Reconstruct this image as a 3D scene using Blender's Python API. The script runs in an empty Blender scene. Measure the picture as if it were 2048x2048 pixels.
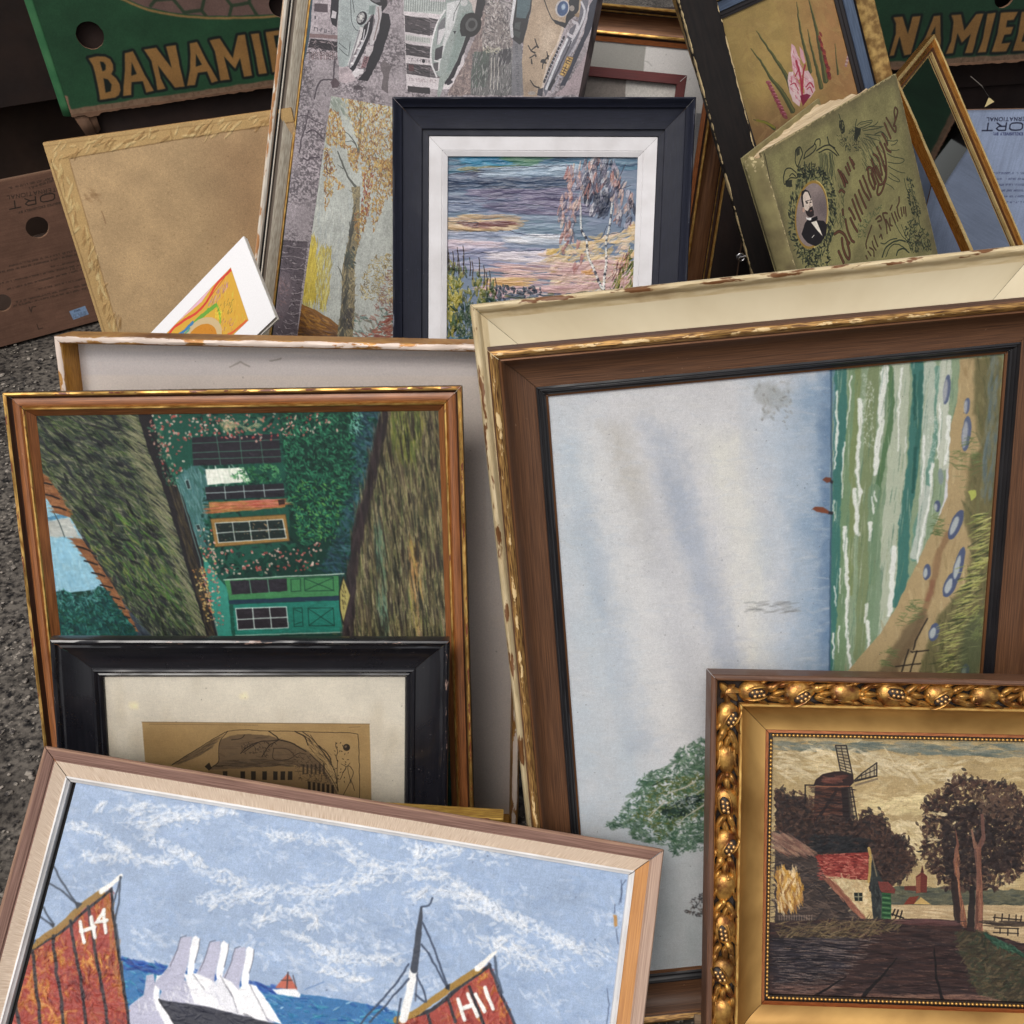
import bpy, bmesh, math, random
import numpy as np
from mathutils import Matrix, Vector
from mathutils.geometry import delaunay_2d_cdt

SC = bpy.context.scene
COL = SC.collection
PITCH = math.radians(38.0); EYE = .72
# ------------------------------------------------------------------ camera
cam = bpy.data.cameras.new('camera'); cam.sensor_width = 36; cam.lens = 36; cam.clip_start = .02; cam.clip_end = 400
cam_o = bpy.data.objects.new('camera', cam); COL.objects.link(cam_o)
cam_o.location = (0, 0, EYE); cam_o.rotation_euler = (math.pi/2-PITCH, 0, 0)
SC.camera = cam_o
# ------------------------------------------------------------------ daylight, bright overcast
SUN_EL, SUN_AZ = math.radians(58), math.radians(-152)      # soft sun high behind the viewer's left shoulder
world = bpy.data.worlds.new('World'); SC.world = world; world.use_nodes = True
wn = world.node_tree; wn.nodes.clear()
sky = wn.nodes.new('ShaderNodeTexSky'); sky.sky_type = 'NISHITA'; sky.sun_disc = False
sky.sun_elevation = SUN_EL; sky.sun_rotation = SUN_AZ; sky.dust_density = 6; sky.air_density = 1.0; sky.ozone_density = .6
hs = wn.nodes.new('ShaderNodeHueSaturation'); hs.inputs['Saturation'].default_value = .35
bg = wn.nodes.new('ShaderNodeBackground'); bg.inputs['Strength'].default_value = .12
wo = wn.nodes.new('ShaderNodeOutputWorld')
wn.links.new(sky.outputs[0], hs.inputs['Color']); wn.links.new(hs.outputs[0], bg.inputs[0]); wn.links.new(bg.outputs[0], wo.inputs[0])
sun = bpy.data.lights.new('sun', 'SUN'); sun.energy = 1.0; sun.angle = math.radians(28); sun.color = (1, .96, .9)
sun_o = bpy.data.objects.new('sun', sun); COL.objects.link(sun_o)
dv = Vector((math.sin(SUN_AZ)*math.cos(SUN_EL), math.cos(SUN_AZ)*math.cos(SUN_EL), math.sin(SUN_EL)))
sun_o.rotation_euler = dv.to_track_quat('Z', 'Y').to_euler()
SC.view_settings.view_transform = 'Standard'; SC.view_settings.look = 'None'
SC.view_settings.gamma = 1; SC.view_settings.use_curve_mapping = False
SC.view_settings.exposure = 0.0
SC.cycles.max_bounces = 6; SC.cycles.glossy_bounces = 3; SC.cycles.transparent_max_bounces = 6
SC.cycles.use_denoising = True

# base x, base y, lowest z, lean back, yaw, roll (deg), width, height (m)
POSE = {
 'A': (-.1793, .40, 0, 26.48, -4.29, 3.04, .3093, .4041), 'B': (-.1641, .50, 0, 21.13, -2.90, .25, .3364, .3966),
 'C': (-.1757, .355, 0, 25.86, 4.61, -3.61, .2560, .2659), 'D': (-.1391, .18, 0, 52.45, 7.01, -14.81, .3898, .2677),
 'E': (0.1874, 0.3455, 0, 18.61, 2.70, 4.00, .3220, .4770), 'F': (.2109, .39, 0, 29.81, -.23, 6.13, .3799, .4776),
 'G': (.2635, .265, .09, 36.82, -3.20, 1.28, .3000, .2347), 'U': (-.1166, .325, 0, 25.0, -.14, -3.66, .20, .1770),
 'H': (.0196, .78, 0, 27.47, -5.68, 1.56, .2881, .4851), 'I': (-.2037, .835, 0, 27.32, -5.47, -8.0, .12, .4628),
 'J': (-.1581, .91, 0, 21.36, -15.01, -5.43, .2859, .56), 'Js': (-.1794, .985, 0, 20.01, -3.01, -9.9, .30, .60),
 'K': (.0231, 1.16, 0, 16.67, -4.98, -3.79, .42, .4668), 'M': (0.4736, 1.0999, 0, 14.67, 4.28, 21.76, .20, 0.5340),
 'L': (.3717, 1.02, 0, 16.0, 0, 19.84, .0374, .62), 'S': (-0.3251, 1.0485, 0, 11.91, .09, 7.39, .275, .3637),
 'N': (.4763, .93, 0, 22.29, 32.57, 12.74, .194, .4396),
 'P': (-.3402, 1.45, .30, -.29, 15.16, 3.91, .4996, .22), 'Q': (-.6293, 1.38, 0, -.58, 34.73, .22, .50, .2293),
 'R': (0.6710, 1.4149, .36, 0, 10.76, .37, .54, .22), 'V': (.8185, 1.36, .05, 0, .26, .85, .50, .2653),
 'W': (.0733, 1.12, 0, 17.0, -4.9, -3.8, .18, .412),
 'T': dict(base=(-.3282, .8701, .1749), u=(.7253, -.0673, .6851), v=(-.3907, .7791, .4902), n=(-.5668, -.6233, .5388), W=.30, H=.0961),
 'O': dict(base=(0.7199, 1.1053, 0.0069), u=(0.5079, 0.8573, 0.0846), v=(-0.5299, 0.2335, 0.8153), n=(0.6791, -0.4589, 0.5729), W=0.1629, H=0.5010),
}
# ------------------------------------------------------------------ painting kit
# Every picture, print and carton label is painted here, stroke by stroke, on a numpy sheet
# that lies flat in the plane of its own object.
def pose_axes(t, y, r):
    t, y, r = math.radians(t), math.radians(y), math.radians(r)
    ct, st = math.cos(t), math.sin(t)
    u = np.array([1., 0, 0]); v = np.array([0, st, ct]); n = np.array([0, -ct, st])
    u2 = math.cos(r)*u + math.sin(r)*v; v2 = -math.sin(r)*u + math.cos(r)*v
    cy, sy = math.cos(y), math.sin(y)
    Z = np.array([[cy, -sy, 0], [sy, cy, 0], [0, 0, 1]])
    return Z@u2, Z@v2, Z@n

def pose_frame(k):
    """base centre, and the three axes of the picture (right, up, out)"""
    p = POSE[k]
    if isinstance(p, dict):
        return np.array(p['base']), np.array(p['u']), np.array(p['v']), np.array(p['n']), p['W'], p['H']
    bx, by, z0, t, y, r, W, H = p
    u, v, n = pose_axes(t, y, r)
    b = np.array([bx, by, 0.])
    low = min((b - u*W/2)[2], (b + u*W/2)[2])
    b[2] = z0 - low
    return b, u, v, n, W, H

VFW = np.array([0, math.cos(PITCH), -math.sin(PITCH)]); VUP = np.array([0, math.sin(PITCH), math.cos(PITCH)])
VPOS = np.array([0, 0, EYE])

def sketch_to_plane(k, pts, off=0.):
    """sketch coordinates (the 2048 px working drawing) -> metres right of / below the object's top left corner"""
    b, u, v, n, W, H = pose_frame(k)
    o = b - u*W/2 + v*H + n*off
    p = np.atleast_2d(np.asarray(pts, float))
    d = VFW[None] + np.outer((p[:, 0]-1024)/2048, [1, 0, 0]) - np.outer((p[:, 1]-1024)/2048, VUP)
    s = ((o-VPOS)@n)/(d@n)
    x = VPOS[None] + d*s[:, None] - o[None]
    return np.stack([x@u, -(x@v)], 1)

def Zm(x0, y0, s):
    return lambda *pts: [(x0+s*a, y0+s*b) for a, b in pts]

_ncache = {}
def fieldnoise(h, w, sx, sy=None, seed=0, octs=1):
    sy = sy or sx
    out = np.zeros((h, w), np.float32); amp = 1.; tot = 0
    for o in range(octs):
        rs = np.random.RandomState(seed*31+o*7+1)
        gh, gw = int(h/sy)+3, int(w/sx)+3
        g = rs.rand(gh, gw).astype(np.float32)
        y = np.arange(h)/sy; x = np.arange(w)/sx
        yi = y.astype(int); xi = x.astype(int)
        fy = (y-yi).astype(np.float32); fx = (x-xi).astype(np.float32)
        fy = fy*fy*(3-2*fy); fx = fx*fx*(3-2*fx)
        rows = g[yi]*(1-fy)[:, None] + g[yi+1]*fy[:, None]
        out += amp*(rows[:, xi]*(1-fx)[None] + rows[:, xi+1]*fx[None])
        tot += amp; amp *= .55; sx = max(sx/2, 1.01); sy = max(sy/2, 1.01)
    return out/tot

BR = np.random.RandomState(5).rand(64, 64).astype(np.float32)

class Sheet:
    def __init__(s, key, rect, off, ppm, base, seed=1):
        s.key, s.rect, s.off, s.ppm = key, rect, off, ppm
        a0, b0, a1, b1 = rect
        s.w, s.h = int((a1-a0)*ppm), int((b1-b0)*ppm)
        s.img = np.zeros((s.h, s.w, 3), np.float32) + np.array(base, np.float32)/255
        s.hgt = np.zeros((s.h, s.w), np.float32)
        s.rs = np.random.RandomState(seed)
        s.w1 = fieldnoise(s.h, s.w, 14, seed=seed+50, octs=3)-.5
        s.w2 = fieldnoise(s.h, s.w, 14, seed=seed+90, octs=3)-.5
    def P(s, pts):
        q = sketch_to_plane(s.key, pts, s.off)
        return (q - np.array([s.rect[0], s.rect[1]]))*s.ppm
    def N(s, sx, sy=None, seed=0, octs=1): return fieldnoise(s.h, s.w, sx, sy, seed, octs)
    def blend(s, sl, col, a, h=0):
        a3 = a[..., None]
        s.img[sl] = s.img[sl]*(1-a3) + (np.asarray(col, np.float32)/255)*a3
        if h: s.hgt[sl] += h*a
    def sdf(s, pts, pad=4, rough=0):
        q = s.P(pts)
        x0 = max(0, int(q[:, 0].min()-pad)); x1 = min(s.w, int(q[:, 0].max()+pad)+1)
        y0 = max(0, int(q[:, 1].min()-pad)); y1 = min(s.h, int(q[:, 1].max()+pad)+1)
        if x1 <= x0 or y1 <= y0: return None, None
        sl = (slice(y0, y1), slice(x0, x1))
        X, Y = np.meshgrid(np.arange(x0, x1, dtype=np.float32)+.5, np.arange(y0, y1, dtype=np.float32)+.5)
        if rough: X = X + s.w1[sl]*rough*2; Y = Y + s.w2[sl]*rough*2
        ins = np.zeros(X.shape, bool); d = np.full(X.shape, 1e9, np.float32)
        for i in range(len(q)):
            ax, ay = q[i]; bx, by = q[(i+1) % len(q)]
            ex, ey = bx-ax, by-ay; L = ex*ex+ey*ey+1e-9
            t = np.clip(((X-ax)*ex+(Y-ay)*ey)/L, 0, 1)
            d = np.minimum(d, (X-ax-t*ex)**2+(Y-ay-t*ey)**2)
            if ay != by:
                c = (Y < ay) != (Y < by)
                ins ^= c & (X < ax+(Y-ay)*ex/ey)
        d = np.sqrt(d)
        return sl, np.where(ins, d, -d)
    def poly(s, pts, col, alpha=1., soft=1.4, rough=0., grow=0., h=0, holes=()):
        sl, sd = s.sdf(pts, pad=4+soft+grow+rough, rough=rough)
        if sl is None: return
        a = np.clip(.5+(sd+grow)/soft, 0, 1)
        for ho in holes:
            sl2, sd2 = s.sdf(ho, pad=4, rough=rough)
            if sl2 is None: continue
            a2 = np.clip(.5+(sd2-grow)/soft, 0, 1)
            full = np.zeros((s.h, s.w), np.float32); full[sl2] = a2
            a = a*(1-full[sl])
        s.blend(sl, col, (a*alpha).astype(np.float32), h)
    def mask(s, pts, soft=2., rough=0.):
        m = np.zeros((s.h, s.w), np.float32)
        sl, sd = s.sdf(pts, pad=4+soft, rough=rough)
        if sl is not None: m[sl] = np.clip(.5+sd/soft, 0, 1)
        return m
    def tint(s, m, col):
        s.img += (np.asarray(col, np.float32)/255-s.img)*m[..., None]
    def line(s, pts, w, col, alpha=1., w2=None, soft=1.2, rough=0., h=0, px=False):
        q = np.asarray(pts, float) if px else s.P(pts)
        w2 = w if w2 is None else w2
        n = len(q)-1
        pad = max(w, w2)/2+soft+2+rough
        x0 = max(0, int(q[:, 0].min()-pad)); x1 = min(s.w, int(q[:, 0].max()+pad)+1)
        y0 = max(0, int(q[:, 1].min()-pad)); y1 = min(s.h, int(q[:, 1].max()+pad)+1)
        if x1 <= x0 or y1 <= y0: return
        a = np.zeros((y1-y0, x1-x0), np.float32)
        for i in range(n):
            wa, wb = w+(w2-w)*i/n, w+(w2-w)*(i+1)/n
            ax, ay = q[i]; bx, by = q[i+1]
            u0 = max(x0, int(min(ax, bx)-pad)); u1 = min(x1, int(max(ax, bx)+pad)+1)
            v0 = max(y0, int(min(ay, by)-pad)); v1 = min(y1, int(max(ay, by)+pad)+1)
            if u1 <= u0 or v1 <= v0: continue
            X, Y = np.meshgrid(np.arange(u0, u1, dtype=np.float32)+.5, np.arange(v0, v1, dtype=np.float32)+.5)
            if rough: X = X+s.w1[v0:v1, u0:u1]*rough*2; Y = Y+s.w2[v0:v1, u0:u1]*rough*2
            ex, ey = bx-ax, by-ay; L = ex*ex+ey*ey+1e-9
            t = np.clip(((X-ax)*ex+(Y-ay)*ey)/L, 0, 1)
            d = np.sqrt((X-ax-t*ex)**2+(Y-ay-t*ey)**2)
            b = np.clip(.5+((wa+(wb-wa)*t)/2-d)/soft, 0, 1)
            sub = a[v0-y0:v1-y0, u0-x0:u1-x0]
            np.maximum(sub, b, out=sub)
        s.blend((slice(y0, y1), slice(x0, x1)), col, a*alpha, h)
    def curve(s, pts, w, col, n=8, **k):
        s.line(spline(pts, n), w, col, **k)
    def dab(s, x, y, L, W, ang, col, alpha=.9, h=.3):
        r = int(max(L, W)/2)+2
        x0 = max(0, int(x-r)); x1 = min(s.w, int(x+r)+1); y0 = max(0, int(y-r)); y1 = min(s.h, int(y+r)+1)
        if x1 <= x0 or y1 <= y0: return
        X = np.arange(x0, x1, dtype=np.float32)[None]+.5-x; Y = np.arange(y0, y1, dtype=np.float32)[:, None]+.5-y
        c, sn = math.cos(ang), math.sin(ang)
        u = (X*c+Y*sn)*(2/L); v = (-X*sn+Y*c)*(2/W)
        iv = ((v*6+32).astype(int)+s.bi) & 63; iu = ((u*3+32).astype(int)) & 63
        s.bi = (s.bi+7) & 63
        a = np.clip((1-u*u-v*v)*3, 0, 1)*(.45+.55*BR[iv, iu])
        sl = (slice(y0, y1), slice(x0, x1))
        s.blend(sl, col, np.minimum(a*alpha, 1).astype(np.float32), h)
    bi = 0
    def dabs(s, region, n, cols, L, W, ang, angj=.3, alpha=.9, h=.3, keep=None, jit=8, exclude=None):
        q = s.P(region); rs = s.rs
        lo, hi = q.min(0), q.max(0)
        k = 0; tries = 0; cols = np.asarray(cols, float)
        while k < n and tries < 60:
            tries += 1
            c = rs.rand(n, 2)*(hi-lo)+lo
            c = c[pip(c, q)]
            c = c[(c[:, 0] >= 0) & (c[:, 0] < s.w) & (c[:, 1] >= 0) & (c[:, 1] < s.h)]
            if exclude is not None: c = c[exclude[c[:, 1].astype(int), c[:, 0].astype(int)] < .5]
            if keep is not None: c = c[keep[c[:, 1].astype(int), c[:, 0].astype(int)] > rs.rand(len(c))]
            for (x, y) in c[:n-k]:
                a = ang(x, y) if callable(ang) else ang
                col = np.clip(cols[rs.randint(len(cols))]+rs.randn()*jit, 0, 255)
                s.dab(x, y, L[0]+rs.rand()*(L[1]-L[0]), W[0]+rs.rand()*(W[1]-W[0]), a+rs.randn()*angj, col, alpha, h)
                k += 1
            if len(c) == 0: continue
    def text(s, st, org, rv, dv, w, col, alpha=1., gap=.28):
        o = np.array(org, float); rv = np.array(rv, float); dv = np.array(dv, float)
        x = 0.
        for ch in st:
            if ch == ' ': x += .7; continue
            wd, strokes = GLYPH.get(ch, GLYPH['I'])
            for p in strokes:
                s.line([tuple(o+rv*(x+a*wd)+dv*b) for a, b in p], w, col, alpha, soft=1.1)
            x += wd+gap
    def smallprint(s, a, b, hgt, col, alpha=.8, fill=.85):
        q = s.P([a, b]); rs = s.rs
        d = q[1]-q[0]; L = np.hypot(*d); d = d/L; nrm = np.array([-d[1], d[0]])
        x = 0
        while x < L:
            if rs.rand() < 1-fill: x += hgt*.8; continue
            c = q[0]+d*x
            k = rs.randint(4)
            if k < 3: s.line([c-nrm*hgt/2, c+nrm*hgt/2], hgt*.22, col, alpha, px=True)
            if k > 0:
                o = nrm*(rs.randint(3)-1)*hgt*.4
                s.line([c+o, c+o+d*hgt*.45], hgt*.2, col, alpha, px=True)
            x += hgt*.62
    def weave(s, amt=.06, pitch=3.):
        y, x = np.mgrid[0:s.h, 0:s.w].astype(np.float32)
        wv = np.sin(x*2*math.pi/pitch)*np.sin(y*2*math.pi/pitch)
        s.img *= (1+amt*wv)[..., None]
        s.hgt += wv*.35
    def grain(s, amt=.03, seed=3):
        s.img *= (1+amt*(np.random.RandomState(seed).randn(s.h, s.w).astype(np.float32)))[..., None]
    def specks(s, n, col=(50, 48, 50), r=(.8, 1.8), alpha=.7):
        for _ in range(n):
            s.dab(s.rs.rand()*s.w, s.rs.rand()*s.h, 2*(r[0]+s.rs.rand()*(r[1]-r[0])), 2*r[0]+.6, s.rs.rand()*6, col, alpha*(.4+.6*s.rs.rand()), 0)

def soften(a, k):
    for _ in range(k):
        p = np.pad(a, ((1, 1), (1, 1), (0, 0)), 'edge')
        a = (p[:-2, 1:-1]+2*p[1:-1, 1:-1]+p[2:, 1:-1])/4
        p = np.pad(a, ((0, 0), (1, 1), (0, 0)), 'edge')
        a = (p[:, :-2]+2*p[:, 1:-1]+p[:, 2:])/4
    return a

def finish(S, blur=1, sat=.85, val=1., mottle=.08, tone=(1, 1, 1), brush=.05, seed=77, gam=1.):
    """old, handled paint: edges softened into each other, colour faded, uneven varnish"""
    S.img = np.clip(S.img+(S.img-soften(S.img, 3))*.35, 0, 1) if blur < 1 else soften(S.img, blur)
    S.img = np.clip(S.img, 0, 1)**gam
    g = S.img.mean(2, keepdims=True)
    S.img = g+(S.img-g)*sat
    S.img *= (1-mottle/2+mottle*S.N(45, 45, seed, 4))[..., None]*val
    S.img *= (1-brush/2+brush*S.N(9, 2.2, seed+1, 3))[..., None]*(1-brush/2+brush*S.N(2.4, 7, seed+2, 3))[..., None]
    S.img = np.clip(S.img*np.array(tone, np.float32), 0, 1).astype(np.float32)
    S.hgt = soften(S.hgt[..., None], 1)[..., 0]
    return S

def pip(c, q):
    ins = np.zeros(len(c), bool)
    for i in range(len(q)):
        ax, ay = q[i]; bx, by = q[(i+1) % len(q)]
        if ay == by: continue
        ins ^= ((c[:, 1] < ay) != (c[:, 1] < by)) & (c[:, 0] < ax+(c[:, 1]-ay)*(bx-ax)/(by-ay))
    return ins

def spline(pts, n=8):
    p = np.asarray(pts, float); out = []
    p = np.vstack([2*p[0]-p[1], p, 2*p[-1]-p[-2]])
    for i in range(1, len(p)-2):
        for t in np.linspace(0, 1, n, endpoint=False):
            a, b, c, d = p[i-1], p[i], p[i+1], p[i+2]
            out.append(.5*((2*b)+(c-a)*t+(2*a-5*b+4*c-d)*t*t+(3*b-a-3*c+d)*t**3))
    out.append(p[-2])
    return [tuple(x) for x in out]

def ell(cx, cy, rx, ry, rot=0, n=26):
    c, s = math.cos(math.radians(rot)), math.sin(math.radians(rot))
    return [(cx+c*rx*math.cos(a)-s*ry*math.sin(a), cy+s*rx*math.cos(a)+c*ry*math.sin(a)) for a in np.linspace(0, 2*math.pi, n, endpoint=False)]

_o = [(0, .25), (.15, .05), (.5, 0), (.85, .05), (1, .25), (1, .75), (.85, .95), (.5, 1), (.15, .95), (0, .75), (0, .25)]
GLYPH = {
 'A': (.8, [[(0, 1), (.5, 0), (1, 1)], [(.2, .65), (.8, .65)]]), 'B': (.65, [[(0, 0), (0, 1), (.8, 1), (1, .75), (.8, .5), (0, .5)], [(0, 0), (.75, 0), (.95, .25), (.8, .5)]]),
 'C': (.7, [[(1, .15), (.7, 0), (.3, 0), (0, .25), (0, .75), (.3, 1), (.7, 1), (1, .85)]]), 'D': (.7, [[(0, 0), (0, 1), (.6, 1), (1, .7), (1, .3), (.6, 0), (0, 0)]]),
 'E': (.6, [[(1, 0), (0, 0), (0, 1), (1, 1)], [(0, .5), (.8, .5)]]), 'H': (.7, [[(0, 0), (0, 1)], [(1, 0), (1, 1)], [(0, .5), (1, .5)]]),
 'I': (.05, [[(.5, 0), (.5, 1)]]), 'L': (.55, [[(0, 0), (0, 1), (1, 1)]]), 'M': (.85, [[(0, 1), (0, 0), (.5, .7), (1, 0), (1, 1)]]),
 'N': (.75, [[(0, 1), (0, 0), (1, 1), (1, 0)]]), 'O': (.95, [_o]), 'P': (.65, [[(0, 1), (0, 0), (.75, 0), (1, .27), (.75, .55), (0, .55)]]),
 'R': (.7, [[(0, 1), (0, 0), (.75, 0), (1, .27), (.75, .55), (0, .55)], [(.5, .55), (1, 1)]]),
 'S': (.65, [[(1, .1), (.6, 0), (.15, .07), (0, .25), (.2, .45), (.8, .55), (1, .75), (.85, .95), (.4, 1), (0, .9)]]),
 'T': (.75, [[(0, 0), (1, 0)], [(.5, 0), (.5, 1)]]), 'U': (.7, [[(0, 0), (0, .75), (.25, 1), (.75, 1), (1, .75), (1, 0)]]),
 'V': (.75, [[(0, 0), (.5, 1), (1, 0)]]), 'X': (.7, [[(0, 0), (1, 1)], [(1, 0), (0, 1)]]), 'Y': (.7, [[(0, 0), (.5, .5), (1, 0)], [(.5, .5), (.5, 1)]]),
 ':': (.05, [[(.5, .3), (.5, .4)], [(.5, .9), (.5, 1)]]), '4': (.7, [[(.75, 1), (.75, 0), (0, .7), (1, .7)]]), '1': (.05, [[(.5, 0), (.5, 1)]]),
}
# ------------------------------------------------------------------ the pictures themselves
def paint_cottage():
    S = Sheet('A', (.0155, .0155, .2938, .3885), -.0095, 2900, (24, 62, 52), 11)
    a = Zm(0, 760, 480/1717); b = Zm(400, 800, 560/1932)
    low = [(60, 1240), (960, 1240), (960, 1960), (60, 1960)]
    S.dabs(low, 1500, [(24, 80, 62), (44, 110, 80), (60, 74, 56), (84, 90, 62), (34, 60, 52)], (10, 34), (3, 7), .9, .5, .8)
    # thatch / sloping roof, lying on its side
    roof = a((215, 240), (985, 240), (1050, 480), (1160, 760), (1240, 1020), (1350, 1400), (1500, 1880), (960, 1880), (960, 1790), (830, 1520), (700, 1300), (560, 1120), (490, 970), (380, 760), (270, 640))
    S.poly(roof, (66, 74, 58), rough=2)
    ang = lambda x, y: .55+.45*min(1, y/420)
    S.dabs(roof, 900, [(58, 70, 56), (44, 52, 50), (78, 90, 66), (96, 104, 78), (52, 66, 48)], (24, 60), (4, 9), ang, .18, .8)
    S.dabs(roof, 1500, [(70, 92, 54), (112, 116, 90), (36, 42, 46), (128, 128, 102), (84, 108, 58), (50, 60, 62), (100, 112, 70), (140, 136, 112)], (14, 46), (2, 4.5), ang, .22, .75)
    S.dabs(roof, 240, [(30, 34, 40), (40, 40, 48), (26, 40, 38)], (20, 50), (4, 9), ang, .3, .75)
    S.dabs(a((560, 1100), (1000, 900), (1300, 1300), (1480, 1780), (1100, 1700), (760, 1350)), 330, [(88, 128, 52), (72, 112, 54), (130, 138, 70), (60, 92, 60)], (14, 44), (2, 5), ang, .2, .8)
    S.dabs(roof, 1500, [(60, 80, 48), (120, 122, 96), (30, 36, 40), (90, 110, 60), (136, 134, 110), (46, 58, 58)], (6, 22), (1.6, 3.4), ang, .35, .75)
    S.dabs(roof, 120, [(26, 28, 36), (34, 34, 44)], (16, 44), (5, 10), ang, .3, .8)
    edge = a((980, 250), (1060, 520), (1170, 790), (1250, 1050), (1330, 1350), (1490, 1850), (1400, 1800), (1150, 1060), (960, 600), (900, 250))
    S.dabs(edge, 420, [(150, 146, 120), (128, 132, 96), (112, 110, 84), (150, 150, 110)], (20, 60), (1.6, 3.4), ang, .15, .6)
    S.dabs(a((590, 1120), (900, 1640), (1010, 1880), (930, 1880), (700, 1400), (520, 1010)), 150, [(40, 40, 46), (46, 48, 60), (34, 38, 40)], (20, 60), (4, 10), 1.05, .15, .8)
    S.dabs(a((840, 1560), (1120, 1880), (960, 1880)), 90, [(58, 70, 84), (48, 58, 70), (72, 84, 96)], (18, 50), (3, 8), .9, .2, .7)
    # sky strip, chimney, eave
    sky = a((270, 740), (310, 800), (400, 900), (500, 985), (580, 1120), (740, 1490), (380, 1540), (330, 1100), (290, 900))
    S.poly(sky, (138, 186, 206), rough=1)
    m = S.mask(sky); g = S.N(60, 60, 3, 2)
    yy = np.mgrid[0:S.h, 0:S.w][0]/S.h
    S.tint(m*np.clip((yy-.3)*3, 0, .75)*(.6+.6*g), (176, 204, 210))
    S.dabs(sky, 160, [(150, 196, 212), (122, 174, 200), (176, 208, 214)], (14, 40), (3, 8), 1.4, .3, .4)
    S.poly(a((322, 985), (420, 965), (490, 970), (470, 985), (320, 1012)), (84, 140, 172), rough=1)
    ch = a((320, 1020), (490, 985), (560, 1125), (335, 1120)); S.poly(ch, (178, 182, 176), rough=1)
    S.dabs(ch, 40, [(192, 194, 186), (164, 170, 166)], (10, 30), (3, 6), .2, .3, .6)
    S.line(a((375, 935), (420, 1020), (460, 1125)), 2, (70, 84, 84))
    eave = a((262, 640), (330, 690), (400, 780), (500, 960), (500, 985), (400, 955), (340, 860), (270, 745))
    eav2 = a((495, 1130), (585, 1140), (690, 1300), (830, 1510), (985, 1800), (940, 1800), (800, 1560), (650, 1340), (560, 1210))
    for e in (eave, eav2):
        S.poly(e, (138, 92, 60), rough=1)
        S.dabs(e, 70, [(160, 112, 74), (116, 74, 48), (150, 100, 60)], (10, 30), (3, 6), .35, .2, .7)
    for p, q in (((285, 735), (370, 750)), ((320, 820), (420, 850)), ((370, 905), (470, 930)), ((545, 1190), (640, 1225)), ((600, 1295), (690, 1325)), ((655, 1380), (745, 1405)), ((715, 1470), (800, 1490)), ((770, 1550), (850, 1570)), ((815, 1620), (890, 1640)), ((860, 1690), (925, 1705)), ((905, 1755), (960, 1765))):
        S.line(a(p, ((p[0]+q[0])/2, (p[1]+q[1])/2-4), q), 3.2, (40, 32, 30), rough=1)
    # bush, bottom left
    bush = a((380, 1530), (450, 1500), (560, 1560), (640, 1540), (700, 1480), (760, 1500), (850, 1640), (980, 1810), (960, 1880), (390, 1880))
    S.poly(bush, (24, 78, 76), rough=4)
    S.dabs(bush, 700, [(22, 70, 70), (42, 112, 104), (14, 50, 54), (62, 134, 120), (30, 92, 70), (18, 60, 48)], (7, 18), (3, 6), .8, .9, .85)
    S.dabs(a((390, 1500), (560, 1540), (720, 1480), (740, 1560), (560, 1640), (400, 1600)), 80, [(120, 178, 178), (84, 150, 146)], (6, 16), (2, 4), .6, .8, .5)
    # house wall
    wall = a((1080, 240), (1990, 240), (2080, 900), (1990, 1880), (1500, 1880), (1400, 1350), (1250, 780))
    S.poly(wall, (28, 84, 70))
    tw = a((1250, 690), (1400, 610), (1480, 640), (1480, 1000), (1510, 1190), (1400, 1200), (1330, 960))
    S.poly(tw, (62, 108, 104), rough=3); S.dabs(tw, 240, [(86, 134, 132), (54, 98, 94), (72, 120, 124), (110, 150, 150)], (12, 34), (2, 4), 1.35, .15, .7)
    t2 = a((1440, 1250), (1620, 1500), (1660, 1860), (1560, 1860)); S.poly(t2, (52, 140, 124), rough=3)
    # ivy
    ivy = b((140, 80), (1250, 80), (1230, 230), (1140, 640), (1060, 900), (1010, 1200), (160, 1240), (60, 1100), (0, 900), (0, 80)) 
    W1 = b((-60, 258), (540, 235), (560, 432), (-48, 456))
    S.poly(b((560, 80), (1250, 80), (1140, 640), (1060, 900), (1000, 1210), (160, 1240), (620, 980)), (16, 58, 48), rough=4)
    S.dabs(ivy, 900, [(14, 52, 44), (24, 80, 62), (12, 40, 38), (32, 98, 74)], (9, 22), (4, 8), .7, .9, .85)
    right = b((560, 90), (1200, 90), (1120, 600), (1040, 880), (700, 1000), (600, 700))
    S.dabs(right, 1700, [(18, 66, 52), (34, 108, 80), (50, 130, 92), (12, 44, 38), (28, 90, 66), (62, 142, 100)], (6, 15), (2.2, 4.4), .9, .8, .9)
    S.dabs(b((640, 560), (980, 560), (960, 980), (640, 980)), 170, [(88, 150, 70), (110, 164, 80), (50, 120, 60)], (5, 12), (2, 4), .8, .8, .85)
    blue = b((1080, 80), (1250, 80), (1140, 640), (1060, 880), (990, 1210), (830, 1180), (960, 900), (1060, 560))
    S.dabs(blue, 420, [(36, 66, 84), (50, 88, 104), (28, 50, 66), (64, 104, 112), (30, 70, 70)], (12, 34), (3, 6), .5, .8, .7)
    S.dabs(b((1040, 90), (1120, 90), (1100, 260), (1020, 220)), 40, [(120, 180, 160)], (6, 16), (2, 3), .9, .5, .8)
    # gutter beam over the roof edge
    beam = a((985, 240), (1050, 480), (1160, 760), (1240, 1020), (1350, 1400), (1490, 1880), (1565, 1880), (1440, 1270), (1300, 830), (1180, 600), (1080, 240))
    S.poly(beam, (38, 36, 40), rough=2)
    S.dabs(a((1190, 700), (1290, 830), (1540, 1850), (1490, 1850)), 170, [(78, 68, 48), (60, 54, 42), (96, 84, 56)], (14, 40), (2, 4), 1.3, .1, .6)
    S.line(a((1250, 690), (1330, 960), (1430, 1300), (1560, 1860)), 2.2, (120, 160, 150), .7, rough=1)
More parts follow.
